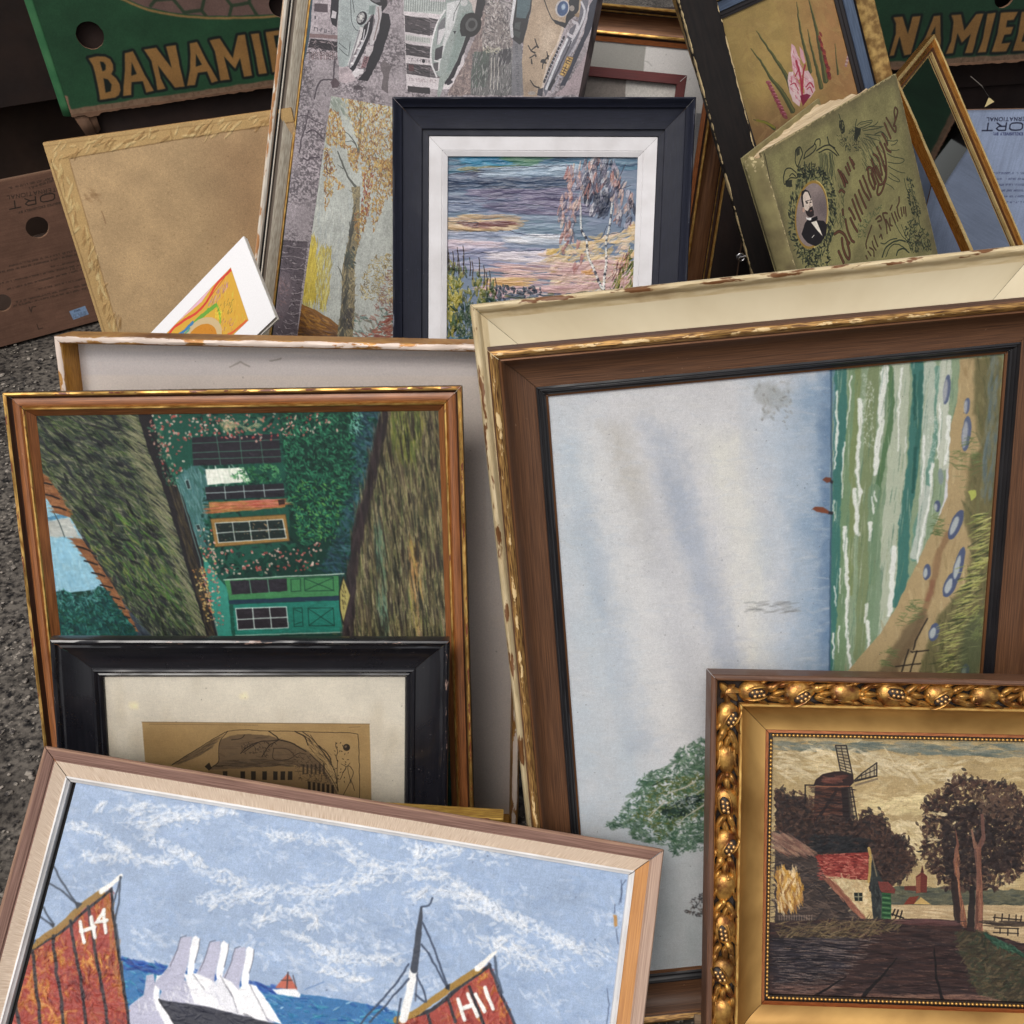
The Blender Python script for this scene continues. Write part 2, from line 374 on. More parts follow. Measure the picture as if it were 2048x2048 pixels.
    # windows
    def window(z, quad, col, mull, mc, w=2):
        S.poly(z(*quad), col, rough=.8)
        S.dabs(z(*quad), 60, [tuple(c*.8 for c in col), tuple(min(255, c*1.3) for c in col)], (8, 24), (2, 5), .1, .5, .5)
        for m_ in mull: S.line(z(*m_), w, mc, .9, rough=.6)
    window(b, [(-60, 258), (540, 235), (560, 432), (-48, 456)], (44, 42, 50), [[(-55, 300), (545, 275)], [(-50, 365), (550, 340)], [(-50, 410), (555, 392)], [(110, 250), (140, 450)], [(270, 245), (290, 440)], [(410, 240), (435, 440)]], (70, 118, 100), 1.6)
    S.poly(b((35, 480), (300, 466), (345, 562), (48, 588)), (222, 226, 212), rough=1); S.dabs(b((40, 485), (290, 475), (320, 555), (55, 580)), 40, [(232, 234, 222), (196, 206, 190)], (10, 30), (3, 6), 1.4, .3, .6)
    S.dabs(b((200, 520), (300, 455), (520, 440), (560, 560), (300, 575)), 120, [(60, 130, 80), (40, 100, 66), (90, 160, 100), (26, 74, 56)], (5, 14), (2.5, 4.5), .7, .8, .95)
    window(b, [(30, 602), (572, 576), (580, 668), (42, 692)], (40, 40, 48), [[(36, 645), (576, 618)], [(165, 598), (175, 685)], [(296, 590), (306, 678)], [(434, 583), (444, 670)]], (170, 190, 186), 1.8)
    S.poly(b((55, 706), (585, 682), (585, 742), (70, 786)), (166, 118, 66), rough=1)
    S.dabs(b((60, 710), (580, 688), (580, 738), (75, 780)), 110, [(190, 140, 84), (176, 96, 66), (140, 94, 50), (196, 120, 90)], (16, 50), (2, 4), -.05, .08, .75)
    S.dabs(b((330, 695), (560, 685), (560, 730), (330, 745)), 40, [(186, 84, 70), (200, 120, 104)], (14, 40), (2, 3.4), -.05, .1, .7)
    S.poly(b((535, 690), (582, 686), (582, 722), (540, 726)), (60, 40, 34), rough=1)
    S.poly(b((68, 822), (586, 792), (614, 975), (100, 1016)), (150, 116, 62), rough=1)
    S.line(b((68, 822), (586, 792), (614, 975), (100, 1016), (68, 822)), 2, (90, 66, 36), .7)
    window(b, [(100, 852), (566, 826), (592, 955), (124, 986)], (30, 44, 42), [[(108, 920), (586, 892)], [(218, 846), (238, 978)], [(336, 838), (352, 972)], [(458, 832), (478, 964)], [(100, 852), (566, 826), (592, 955), (124, 986), (100, 852)]], (196, 204, 196), 2)
    S.dabs(b((110, 860), (560, 835), (580, 945), (130, 975)), 50, [(190, 150, 110), (60, 110, 80), (120, 90, 70)], (3, 8), (2, 3), .5, 1, .7)
    S.poly(b((165, 1246), (952, 1215), (960, 1352), (198, 1382)), (66, 132, 82), rough=1)
    window(b, [(200, 1252), (595, 1234), (598, 1322), (218, 1345)], (44, 42, 50), [[(335, 1245), (350, 1338)], [(462, 1240), (472, 1330)]], (96, 150, 120), 2)
    S.poly(b((195, 1386), (960, 1354), (962, 1384), (202, 1412)), (34, 58, 76), rough=1)
    S.poly(b((225, 1416), (958, 1386), (985, 1602), (240, 1624)), (34, 124, 108), rough=1)
    S.dabs(b((225, 1416), (958, 1386), (985, 1602), (240, 1624)), 80, [(44, 140, 122), (28, 104, 92)], (14, 40), (3, 5), 0, .2, .5)
    window(b, [(242, 1442), (592, 1430), (605, 1575), (256, 1588)], (46, 42, 48), [[(248, 1518), (600, 1503)], [(358, 1438), (372, 1584)], [(474, 1433), (490, 1580)], [(242, 1442), (592, 1430), (605, 1575), (256, 1588), (242, 1442)]], (196, 214, 206), 2.2)
    for z in ([[(740, 1440), (915, 1438), (925, 1562), (748, 1562), (740, 1440)], [(745, 1445), (920, 1560)], [(912, 1442), (750, 1558)], [(640, 1440), (700, 1438), (706, 1565), (645, 1566), (640, 1440)], [(650, 1450), (695, 1470)], [(650, 1552), (698, 1535)]], [[(715, 1232), (915, 1224), (920, 1318), (720, 1322), (715, 1232)], [(720, 1236), (915, 1316)], [(912, 1230), (722, 1316)], [(622, 1240), (690, 1236), (692, 1322), (626, 1325), (622, 1240)]]):
        for m_ in z: S.line(b(*m_), 1.5, (14, 52, 44), .85, rough=.5)
    S.line(b((160, 1244), (560, 1222), (990, 1202)), 2.4, (190, 206, 190), .9, rough=.8)
    S.line(b((240, 1628), (640, 1616), (985, 1606)), 2.2, (180, 204, 190), .8, rough=.8)
    for q in ([(1320, 720), (1345, 715), (1362, 780), (1338, 782)], [(1395, 1040), (1420, 1035), (1438, 1080), (1412, 1084)]):
        S.poly(a(*q), (40, 56, 58)); S.line(a(*(q+[q[0]])), 1.3, (170, 200, 196), .8)
    # blossom
    pink = [(206, 120, 112), (190, 90, 84), (222, 170, 156), (216, 190, 176), (176, 70, 66)]
    S.dabs(a((1060, 250), (1700, 250), (1720, 390), (1400, 400), (1330, 520), (1290, 680), (1160, 640)), 130, pink, (4, 9), (3.4, 6), 1, 1.5, .95)
    S.dabs(b((0, 90), (880, 90), (980, 240), (560, 250), (420, 300), (0, 240)), 120, pink, (4, 9), (3, 5.5), 1, 1.5, .95)
    S.dabs(b((20, 1020), (420, 1050), (640, 1010), (840, 980), (830, 1170), (420, 1205), (60, 1215)), 120, pink, (4, 9), (3.4, 6.5), 1, 1.5, .95)
    S.dabs(b((-20, 880), (90, 900), (120, 1240), (180, 1600), (100, 1580), (20, 1300)), 110, pink+[(210, 190, 120), (220, 200, 150)], (3.5, 8), (3, 5), 1, 1.5, .9)
    S.dabs(a((1370, 1350), (1460, 1330), (1530, 1700), (1480, 1740)), 100, [(200, 160, 90), (214, 190, 120), (176, 120, 70)], (3.5, 7), (3, 5), 1, 1.5, .9)
    S.dabs(a((1040, 300), (1130, 300), (1290, 760), (1190, 760)), 120, [(60, 120, 90), (30, 80, 60), (190, 150, 130), (40, 100, 80)], (4, 10), (3, 5), 1, 1, .8)
    S.dabs(b((130, 150), (420, 130), (420, 215), (140, 215)), 30, [(186, 168, 130), (150, 150, 110)], (8, 22), (4, 7), .2, .5, .7)
    # meadow bank, lying on its side
    bank = b((1252, 70), (1660, 70), (1730, 1760), (985, 1760), (985, 1640), (1010, 1300), (1040, 1180), (1060, 900), (1140, 620), (1235, 220))
    S.poly(bank, (92, 86, 62), rough=3)
    va = 1.5
    S.dabs(bank, 900, [(110, 104, 72), (84, 80, 60), (66, 62, 50), (126, 118, 82), (98, 86, 72)], (36, 110), (4, 9), va, .06, .7)
    S.dabs(bank, 1500, [(134, 126, 84), (88, 86, 56), (62, 58, 46), (150, 140, 100), (108, 92, 76), (80, 94, 60), (160, 150, 104)], (26, 80), (1.8, 3.6), va, .06, .7)
    S.dabs(b((1300, 90), (1560, 90), (1480, 420), (1330, 360)), 130, [(110, 118, 50), (128, 126, 60), (84, 100, 50)], (30, 80), (4, 9), va, .08, .6)
    S.dabs(b((1200, 880), (1260, 880), (1300, 1640), (1230, 1640)), 70, [(96, 130, 108), (84, 116, 96)], (40, 110), (3, 6), va, .04, .5)
    S.dabs(b((1440, 1000), (1520, 1000), (1540, 1640), (1460, 1640)), 80, [(176, 150, 110), (170, 160, 80), (180, 130, 70)], (30, 90), (2, 5), va, .04, .55)
    S.dabs(bank, 1500, [(150, 142, 98), (70, 66, 48), (118, 104, 84), (92, 100, 64), (44, 42, 36), (166, 156, 120)], (8, 30), (1.6, 3), va, .12, .7)
    S.dabs(bank, 260, [(40, 40, 34), (34, 36, 32), (52, 44, 40)], (18, 70), (2.4, 6), va, .05, .75)
    S.dabs(b((1252, 80), (1300, 80), (1210, 500), (1120, 900), (1060, 1300), (1050, 1640), (985, 1640), (1010, 1260), (1060, 900), (1140, 620)), 300, [(52, 44, 46), (64, 52, 54), (40, 36, 38)], (20, 70), (4, 9), 1.6, .1, .65)
    S.poly(b((985, 1222), (1035, 1352), (985, 1550), (962, 1450), (958, 1330)), (166, 156, 92), rough=1)
    S.line(b((985, 1222), (958, 1330), (962, 1450), (985, 1550)), 2.2, (26, 30, 30)); S.line(b((985, 1222), (1035, 1352), (985, 1550)), 1.8, (60, 50, 44))
    S.dabs(b((980, 1260), (1015, 1350), (985, 1500), (970, 1400)), 14, [(110, 96, 50), (60, 52, 36)], (6, 16), (2, 3), 1.2, .3, .7)
    finish(S, 1, .9, 1.02, .12, gam=1.1, brush=.14); S.weave(.14, 3.6); S.grain(.035)
    return S

def paint_beach():
    S = Sheet('E', (.028, .028, .294, .449), -.0166, 3200, (207, 207, 213), 21)
    n1 = S.N(200, 260, 1, 3); n2 = S.N(30, 12, 2, 3)
    S.img *= (.955+.07*n1+.035*n2)[..., None]
    def soft(pts, col, amt, blur, seed=0):
        m = S.mask(pts, soft=blur, rough=14)
        S.tint(m*amt*.8*np.clip(.55+.9*(S.N(40, 60, 7+seed, 3)-.25), 0, 1), col)
    soft([(1085, 790), (1170, 800), (1220, 1100), (1330, 1640), (1330, 1960), (1100, 1960)], (186, 203, 220), .85, 90)
    soft([(1120, 880), (1165, 900), (1215, 1200), (1200, 1260), (1150, 1060)], (176, 194, 214), .8, 40, 1)
    soft([(1160, 1020), (1200, 1000), (1260, 1240), (1300, 1500), (1260, 1500), (1200, 1240)], (166, 182, 206), .7, 36, 2)
    soft([(1285, 840), (1350, 860), (1390, 1000), (1440, 1160), (1500, 1360), (1450, 1370), (1390, 1200), (1330, 1010)], (160, 174, 200), .85, 34, 3)
    soft([(1200, 850), (1250, 850), (1290, 960), (1300, 1120), (1240, 1020)], (186, 180, 170), .7, 40, 4)
    soft([(1240, 1000), (1320, 1010), (1400, 1300), (1400, 1500), (1300, 1300)], (192, 194, 204), .8, 60, 5)
    soft([(1180, 830), (1260, 1000), (1330, 1240), (1380, 1500), (1270, 1440), (1210, 1150), (1160, 950)], (224, 224, 226), .8, 50, 6)
    soft([(1400, 860), (1480, 870), (1530, 1100), (1540, 1330), (1490, 1330), (1450, 1080)], (228, 226, 216), .9, 44, 7)
    soft([(1500, 760), (1680, 750), (1680, 2000), (1560, 2000), (1540, 1200)], (170, 190, 214), .95, 80, 8)
    soft([(1590, 750), (1680, 750), (1680, 2000), (1610, 2000)], (124, 156, 192), .95, 60, 9)
    soft([(1640, 750), (1680, 750), (1680, 2000), (1645, 2000)], (86, 124, 168), .95, 24, 10)
    soft([(1280, 1640), (1420, 1660), (1430, 1960), (1290, 1960)], (176, 190, 196), .7, 80, 11)
    soft([(1500, 770), (1570, 770), (1580, 800), (1530, 830)], (150, 150, 144), .6, 14, 12)
    S.dabs([(1500, 770), (1590, 760), (1590, 840), (1520, 850)], 26, [(120, 118, 112), (140, 136, 126)], (5, 16), (3, 6), 1.2, .6, .5)
    S.dabs([(1495, 1205), (1590, 1205), (1600, 1225), (1500, 1225)], 40, [(150, 150, 150), (126, 130, 132)], (12, 36), (2, 5), 0, .15, .5)
    S.dabs([(1090, 790), (1660, 740), (1660, 1600), (1300, 1700), (1150, 1640)], 700, [(196, 200, 210), (218, 216, 214), (184, 194, 210), (206, 204, 204)], (20, 60), (3, 8), .1, .25, .22, .15)
    S.dabs([(1090, 790), (1660, 740), (1660, 1600), (1300, 1700), (1150, 1640)], 500, [(150, 152, 160), (166, 166, 170), (232, 230, 228)], (4, 12), (1, 2), .1, .5, .4, .1)
    # sea, turned on its side
    e2 = Zm(1600, 640, 448/1932); e3 = Zm(1600, 980, 448/1932)
    sea = [(1662, 700), (2010, 690), (2010, 800), (1897, 880), (1888, 1000), (1850, 1110), (1790, 1230), (1730, 1310), (1690, 1370), (1672, 1600), (1664, 2000), (1650, 2000), (1660, 1370)]
    S.poly(sea, (140, 164, 128), rough=1)
    def streak(pts, w, col, alpha=.9, rough=3, w2=None, h=.4):
        S.line(spline(pts, 6), w, col, alpha, w2=w2, rough=rough, soft=2, h=h)
    teal, lt, pale, wht, olive, dk = (54, 124, 116), (118, 152, 108), (182, 192, 168), (226, 230, 224), (132, 148, 88), (30, 92, 84)
    streak(e2((270, 380), (300, 700), (310, 1000), (300, 1552)), 10, (92, 140, 170), .8)
    streak(e2((350, 380), (350, 900), (330, 1552))+e3((320, 300), (310, 900), (300, 1560)), 22, teal, .95)
    streak(e2((470, 400), (450, 900), (400, 1552))+e3((400, 500), (370, 1000), (340, 1560)), 22, lt, .95)
    streak(e2((500, 400), (490, 800), (450, 1300))+e3((460, 0), (440, 600), (430, 900)), 11, olive, .8)
    streak(e2((640, 400), (610, 800), (590, 1200), (560, 1552))+e3((560, 300), (540, 900), (510, 1440)), 22, (128, 146, 98), .95)
    streak(e2((860, 400), (850, 900), (820, 1552))+e3((800, 200), (760, 700), (700, 1200)), 36, pale, .95)
    streak(e2((780, 420), (790, 700), (760, 1000), (700, 1300), (670, 1552))+e3((640, 400), (620, 800)), 11, (82, 126, 78), .9)
    streak(e3((640, 0), (640, 500), (650, 900), (620, 1300)), 24, (120, 152, 116), .85)
    streak(e2((1010, 380), (1020, 600), (1000, 900), (980, 1200), (930, 1552))+e3((900, 300), (890, 700), (840, 980)), 22, teal, .95)
    streak(e2((1040, 460), (1030, 700), (1010, 1100)), 9, (44, 110, 100), .8)
    streak(e2((985, 480), (990, 860)), 5, dk, .8); streak(e2((1000, 1100), (970, 1480)), 6, dk, .8)
    streak(e2((1120, 400), (1110, 900), (1080, 1552)), 24, (180, 194, 178), .95)
    streak(e2((1190, 420), (1180, 900), (1120, 1300), (1090, 1552))+e3((1010, 300), (985, 600)), 11, (96, 152, 136), .85)
    streak(e2((1260, 380), (1230, 800), (1250, 1250)), 22, (196, 202, 186), .95)
    streak(e3((1080, 0), (1060, 260), (1000, 560)), 20, (190, 198, 188), .9)
    # foam
    for pts, w in ((e2((735, 420), (730, 520), (700, 700), (700, 860), (670, 1100), (655, 1330)), 15), (e2((520, 690), (520, 900), (500, 1060), (495, 1250), (510, 1430), (520, 1552))+e3((480, 220), (490, 380)), 8),
                   (e2((315, 620), (320, 900), (315, 1100), (290, 1290)), 5), (e2((440, 480), (420, 760), (400, 930)), 3), (e2((385, 1060), (370, 1300), (360, 1540)), 3.4),
                   (e2((880, 420), (850, 780), (845, 1130)), 4), (e2((1210, 720), (1195, 1000), (1200, 1200)), 5), (e2((1280, 840), (1275, 1080), (1250, 1240)), 9),
                   (e2((1075, 1000), (1070, 1250), (1040, 1500)), 5), (e2((1145, 1250), (1120, 1552))+e3((1100, 200), (1040, 460), (1010, 620)), 7), (e2((920, 1020), (905, 1150)), 2),
                   (e3((470, 0), (490, 200), (505, 390)), 9), (e3((620, 60), (640, 200), (650, 160)), 4), (e3((610, 290), (600, 440)), 9), (e3((385, 330), (400, 600), (410, 900), (400, 1150), (420, 1400), (440, 1540)), 8),
                   (e3((810, 510), (800, 700), (790, 900), (775, 1080)), 12), (e3((575, 990), (565, 1150)), 7), (e3((590, 1140), (590, 1380)), 8), (e3((345, 680), (345, 900)), 3), (e3((300, 830), (310, 1010)), 3), (e3((290, 1240), (290, 1460)), 5), (e3((300, 100), (300, 270)), 3), (e3((340, 1180), (335, 1400)), 3), (e3((660, 100), (630, 20)), 3)):
        streak(pts, w, wht, .95, 4, w2=w*.6, h=.8)
    S.dabs(e2((540, 450), (640, 560), (640, 1100), (540, 1100)), 120, [(210, 216, 206), (190, 200, 184)], (3, 9), (1.5, 2.6), 1.3, .6, .8)
    S.dabs(e2((1090, 830), (1190, 830), (1180, 1250), (1080, 1250)), 80, [(214, 220, 212)], (3, 8), (1.5, 2.6), 1.3, .6, .7)
    S.dabs(sea, 420, [(170, 184, 160), (96, 138, 112), (204, 210, 196), (70, 120, 100), (140, 156, 110)], (22, 70), (1.4, 2.6), 1.62, .05, .5)
    S.line(e2((268, 380), (270, 1000), (275, 1552))+e3((265, 600), (262, 1200), (255, 1600)), 3.4, (58, 92, 130), .85, rough=1)
    # sand and dune grass
    sand = e2((1380, 330), (1360, 700), (1300, 900), (1285, 1250), (1270, 1552))+e3((1270, 60), (1180, 280), (1100, 440), (1010, 640), (930, 800), (840, 1000), (700, 1240), (520, 1440), (380, 1620), (330, 2600), (290, 4400), (1800, 4400), (1720, 0))+e2((1740, 320))
    S.poly(sand, (184, 156, 106), rough=2)
    S.dabs(sand, 500, [(196, 168, 116), (170, 140, 92), (204, 182, 134), (160, 138, 92)], (18, 60), (3, 8), 1.5, .3, .5)
    dune = e2((1500, 330), (1500, 800), (1560, 1100), (1470, 1200), (1430, 1552))+e3((1400, 200), (1480, 500), (1440, 800), (1200, 1080), (1080, 1380), (1000, 1700), (800, 4400), (1900, 4400), (1740, 0))+e2((1740, 300))
    S.poly(dune, (118, 110, 68), rough=4, soft=8)
    S.dabs(dune, 900, [(128, 120, 72), (96, 92, 58), (108, 112, 62), (140, 130, 84), (84, 88, 54)], (18, 50), (3, 7), 1.5, .3, .6)
    S.dabs(e2((1640, 330), (1720, 330), (1690, 1500), (1560, 1500)), 110, [(110, 128, 130), (90, 112, 120), (120, 120, 90)], (20, 60), (4, 9), 1.6, .15, .5)
    path = e3((1280, 380), (1200, 560), (1150, 800), (1090, 1000), (1010, 1220), (880, 1440), (780, 1640))
    S.line(spline(path, 5), 14, (138, 96, 62), .6, rough=3, soft=6)
    S.poly(e3((900, 1200), (1080, 1020), (1100, 1080), (960, 1400), (800, 1640), (640, 1640)), (116, 96, 66), .8, rough=4, soft=10)
    S.line(e3((1150, 800), (1100, 950)), 9, (150, 90, 66), .6, rough=3, soft=4)
    bluish = [(104, 128, 150), (80, 100, 130), (150, 162, 170)]
    for q, r in (((1265, 600), (7, 30)), ((1440, 740), (6, 16)), ((1435, 980), (9, 36))):
        cx, cy = e2(q)[0]; S.poly(ell(cx, cy, *r, 6), (90, 104, 140), rough=1.5); S.poly(ell(cx-3, cy+2, r[0]*.6, r[1]*.75, 6), (176, 178, 182), .8, rough=1.5, soft=3)
    for q, r, ro in (((1345, 300), (11, 32), 22), ((1095, 710), (8, 17), 8), ((1295, 820), (12, 26), 22), ((1160, 1225), (10, 19), 16), ((1425, 1565), (8, 15), 8), ((1185, 140), (6, 12), 0), ((1370, 660), (9, 40), 14)):
        cx, cy = e3(q)[0]; S.poly(ell(cx, cy, *r, ro), (78, 92, 132), rough=1.5); S.poly(ell(cx-3, cy+2, r[0]*.55, r[1]*.6, ro), (188, 196, 194), .85, rough=1.5, soft=3)
    S.poly(ell(*e2((1215, 1350))[0], 5, 17, 0), (128, 146, 152), .9, rough=1.5)
    for reg, n in ((e3((1150, 210), (1240, 230), (1220, 400), (1140, 390)), 40), (e3((960, 940), (1080, 940), (1080, 1090), (900, 1180), (820, 1180)), 50), (e3((700, 1380), (840, 1330), (820, 1500), (720, 1560)), 30), (e2((1300, 1180), (1500, 900), (1560, 1250), (1400, 1480)), 60)):
        S.dabs(reg, n, [(96, 124, 66), (80, 110, 60), (120, 140, 80)], (10, 26), (1.6, 3), .1, .3, .7)
    for i in range(330):
        t = S.rs.rand(); x = 1600-340*abs(t-.25)-60+S.rs.randn()*50; y = 200+1400*t
        if t < .33: x = 1560+S.rs.randn()*36
        elif t < .6: x = 1530-(t-.33)*500+S.rs.randn()*60
        else: x = 1400-(t-.6)*330+S.rs.randn()*70
        p = e3((x, y))[0]; c = S.P([p])[0]
        S.dab(c[0], c[1], 16+S.rs.rand()*18, 2.2+S.rs.rand()*1.6, -.25+S.rs.randn()*.2, [(182, 184, 88), (150, 160, 76), (198, 196, 110), (60, 70, 44)][S.rs.randint(4)], .85, .6)
    for i in range(70):
        p = e3((1530+S.rs.randn()*24, 1000+S.rs.rand()*300))[0]; c = S.P([p])[0]
        S.dab(c[0], c[1], 12, 3, -.6+S.rs.randn()*.5, (170, 176, 84), .8, .6)
    S.poly(e3((1420, 1180), (1560, 1020), (1600, 1400), (1480, 1700), (1330, 1700)), (76, 92, 62), .6, rough=5, soft=16)
    S.poly(e2((1450, 1470), (1520, 1470), (1510, 1530), (1470, 1560)), (190, 200, 80), .9, rough=3)
    for m_ in ([(940, 1380), (870, 1610)], [(1010, 1390), (940, 1610)], [(980, 1380), (1000, 1300), (1100, 1110)], [(970, 1400), (1110, 1385)], [(830, 1525), (1040, 1500)], [(960, 1395), (975, 1405)]):
        S.line(e3(*m_), 3, (48, 40, 36), .9, rough=1)
    # the two little sails
    S.poly(e2((195, 1380), (225, 1355), (270, 1365), (275, 1395), (235, 1408)), (128, 66, 48), rough=1); S.poly(e2((265, 1375), (290, 1395), (280, 1415), (262, 1405)), (50, 40, 50))
    S.poly(e3((105, 165), (130, 148), (200, 150), (255, 185), (250, 210), (140, 190)), (140, 70, 44), rough=1); S.poly(e3((250, 185), (290, 190), (285, 215), (245, 212)), (50, 40, 50))
    # the tree at the foot of the sheet
    t4 = Zm(1180, 1440, 380/1932)
    hull = t4((150, 1090), (350, 900), (480, 640), (480, 580), (840, 450), (880, 330), (1100, 190), (1400, 150), (1700, 500), (1600, 1100), (1100, 1260), (900, 1380), (720, 1280), (600, 1250), (430, 1200), (420, 1100), (260, 1110))
    S.dabs(hull, 420, [(60, 100, 68), (76, 112, 80), (52, 90, 66)], (16, 34), (6, 12), .4, .8, .6)
    S.dabs(hull, 2400, [(54, 104, 66), (70, 122, 76), (40, 84, 60), (92, 134, 92), (108, 146, 112), (44, 92, 72)], (6, 15), (2, 4), .4, .9, .8)
    S.dabs(t4((400, 1010), (700, 600), (1000, 560), (1250, 560), (1200, 900), (900, 1100), (700, 1220), (640, 1120)), 420, [(106, 118, 44), (124, 126, 50), (80, 104, 46), (64, 96, 50)], (6, 16), (2.4, 4.4), .4, .9, .85)
    S.dabs(t4((720, 900), (1000, 780), (1180, 760), (1000, 980), (760, 1010)), 130, [(28, 52, 48), (22, 44, 46), (40, 66, 56)], (7, 18), (3, 5), .4, .9, .85)
    S.dabs(t4((820, 800), (1100, 730), (1060, 900), (800, 900)), 60, [(160, 170, 176), (190, 196, 200)], (5, 14), (2, 3.5), .3, .8, .7)
    S.dabs(t4((900, 1200), (1180, 1180), (1180, 1320), (820, 1400)), 70, [(60, 100, 76), (90, 124, 104)], (5, 12), (2, 4), .8, .9, .7)
    for pts in ([(760, 780), (840, 730), (960, 690), (1070, 630)], [(890, 1085), (960, 1000), (1060, 930), (1200, 840)], [(590, 1000), (760, 830)], [(1100, 740), (1200, 670)]):
        S.line(spline(t4(*pts), 6), 1.6, (198, 190, 172), .9, w2=4, rough=1)
    S.line(spline(t4((640, 670), (760, 610), (900, 605)), 6), 3, (40, 66, 44), .9, w2=1.4)
    m2 = Zm(1200, 1760, 400/1932)
    S.dabs(m2((810, 310), (900, 180), (1100, 80), (1300, 300), (1050, 380)), 190, [(70, 66, 66), (92, 80, 80), (52, 50, 56), (110, 96, 90)], (5, 14), (2, 4.5), .5, .9, .8)
    finish(S, 1, .74, .99, .05, (1.0, 1.0, .985), gam=1.06); S.specks(260, (84, 84, 88))
    S.weave(.03, 3); S.grain(.03)
    return S

def paint_ships():
    S = Sheet('D', (.0215, .0152, .3715, .25), -.0102, 2900, (160, 180, 208), 31)
    d1 = Zm(0, 1640, 560/1932); d2 = Zm(460, 1640, 600/1932); d0 = Zm(0, 1250, 1024/1932)
    n1 = S.N(130, 60, 1, 3); n2 = S.N(40, 16, 2, 3)
    S.img *= (.93+.14*n1)[..., None]
    allr = [(-400, 1400), (1500, 1400), (1500, 2700), (-400, 2700)]
    sl = .17
    S.dabs(allr, 2600, [(150, 174, 208), (172, 190, 214), (142, 166, 200), (184, 198, 218), (160, 180, 212), (150, 170, 200)], (10, 40), (5, 14), sl, .6, .4, .5)
    cm = np.clip((S.N(90, 40, 5, 4)-.5)*3, 0, 1)
    S.dabs(allr, 1400, [(206, 216, 230), (222, 228, 236), (196, 210, 230)], (8, 30), (3, 8), sl+.1, .6, .45, .6, keep=cm*.9)
    def cloud(z, pts, n, w, seg=10, wd=6):
        sp = spline(z(*pts), 14); q = S.P(sp)
        for i in range(n):
            j = S.rs.randint(len(q)-1); c = q[j]; dv = q[j+1]-q[j]
            an = math.atan2(dv[1], dv[0])
            S.dab(c[0]+S.rs.randn()*w, c[1]+S.rs.randn()*w*.8, 6+S.rs.rand()*18, 2+S.rs.rand()*wd, an+S.rs.randn()*.55, [(232, 235, 238), (220, 227, 236), (206, 216, 230)][S.rs.randint(3)], .6, .9)
    cloud(d2, [(240, 90), (400, 110), (600, 130), (780, 170)], 70, 5)
    cloud(d2, [(700, 200), (820, 260), (950, 310), (1100, 320), (1250, 340), (1400, 370)], 170, 11)
    cloud(d2, [(1180, 150), (1240, 220), (1400, 200)], 60, 9)
    cloud(d2, [(0, 490), (200, 460), (450, 470), (640, 450), (820, 390), (1000, 370)], 230, 10)
    cloud(d2, [(1130, 480), (1300, 460), (1450, 470), (1560, 500)], 110, 8)
    cloud(d2, [(1440, 400), (1580, 480), (1720, 560), (1932, 680), (2200, 800), (2500, 900)], 240, 7)
    cloud(d2, [(1500, 520), (1700, 600), (1932, 700), (2300, 860)], 170, 10)
    cloud(d2, [(1640, 780), (1800, 840), (1932, 900), (2200, 960)], 190, 14)
    cloud(d2, [(390, 730), (500, 780), (600, 840), (680, 890), (800, 920)], 110, 5)
    cloud(d2, [(640, 800), (760, 870), (900, 900), (1080, 900)], 80, 6)
    cloud(d2, [(600, 960), (760, 1000), (900, 1040)], 70, 6)
    cloud(d2, [(500, 570), (540, 640), (520, 700)], 40, 6)
    cloud(d2, [(180, 640), (330, 600), (480, 600)], 60, 8)
    cloud(d1, [(470, 20), (640, 80), (800, 170), (880, 200)], 90, 6)
    cloud(d1, [(580, 250), (760, 260), (1000, 270), (1240, 300)], 90, 5)
    cloud(d1, [(1000, 120), (1180, 200), (1300, 250), (1420, 360)], 110, 6)
    cloud(d1, [(900, 20), (1060, 10), (1280, -20)], 70, 8)
    cloud(d1, [(1450, 380), (1560, 400), (1700, 440)], 60, 8)
    cloud(d1, [(1380, 560), (1600, 540), (1900, 570)], 70, 8)
    cloud(d0, [(480, 680), (620, 700), (800, 710), (880, 700)], 120, 8); cloud(d0, [(560, 760), (640, 720), (760, 730)], 60, 6)
    cloud(d0, [(1640, 850), (1760, 860), (1932, 870)], 80, 10)
    cloud(d0, [(360, 710), (390, 670)], 20, 3)
    S.specks(60, (50, 62, 84), (.9, 2), .9)
    # sea
    sea = d1((-300, 700), (240, 820), (840, 950), (1190, 1010), (1720, 1130), (1932, 1150))+d2((440, 1115), (640, 1140), (800, 1170), (1060, 1225), (1500, 1340), (2400, 1600), (2400, 3600), (-1700, 3600))
    S.poly(sea, (52, 120, 176), rough=1.5)
    S.dabs(sea, 1500, [(40, 104, 170), (30, 84, 156), (70, 150, 190), (60, 160, 180), (36, 120, 168), (100, 170, 200)], (12, 40), (3, 6), .16, .3, .8, .8)
    S.dabs(d1((840, 950), (1190, 1010), (1932, 1150), (1932, 1200), (840, 1010)), 110, [(24, 76, 168), (30, 90, 180), (20, 60, 140)], (12, 34), (3, 6), .18, .2, .85)
    S.dabs(sea, 700, [(20, 76, 160), (30, 130, 170), (24, 100, 150), (70, 170, 190)], (8, 26), (2.4, 5), .18, .4, .85, .8)
    S.dabs(sea, 420, [(190, 216, 226), (150, 196, 214), (220, 230, 232)], (6, 18), (1.5, 3), .2, .5, .8, 1)
    # distant sail
    S.poly(d2((290, 1080), (370, 985), (430, 1075), (430, 1090)), (196, 104, 82), rough=1); S.line(d2((372, 980), (365, 1085)), 2, (60, 44, 50)); S.line(d2((330, 1030), (400, 1030)), 1.4, (60, 50, 50)); S.line(d2((405, 1000), (425, 1080)), 1.4, (70, 50, 50))
    S.poly(d2((270, 1088), (420, 1085), (452, 1120), (445, 1142), (300, 1118)), (236, 238, 240), rough=1)
    S.line(d2((480, 1090), (605, 1040)), 1.6, (96, 132, 184), .8, rough=1)
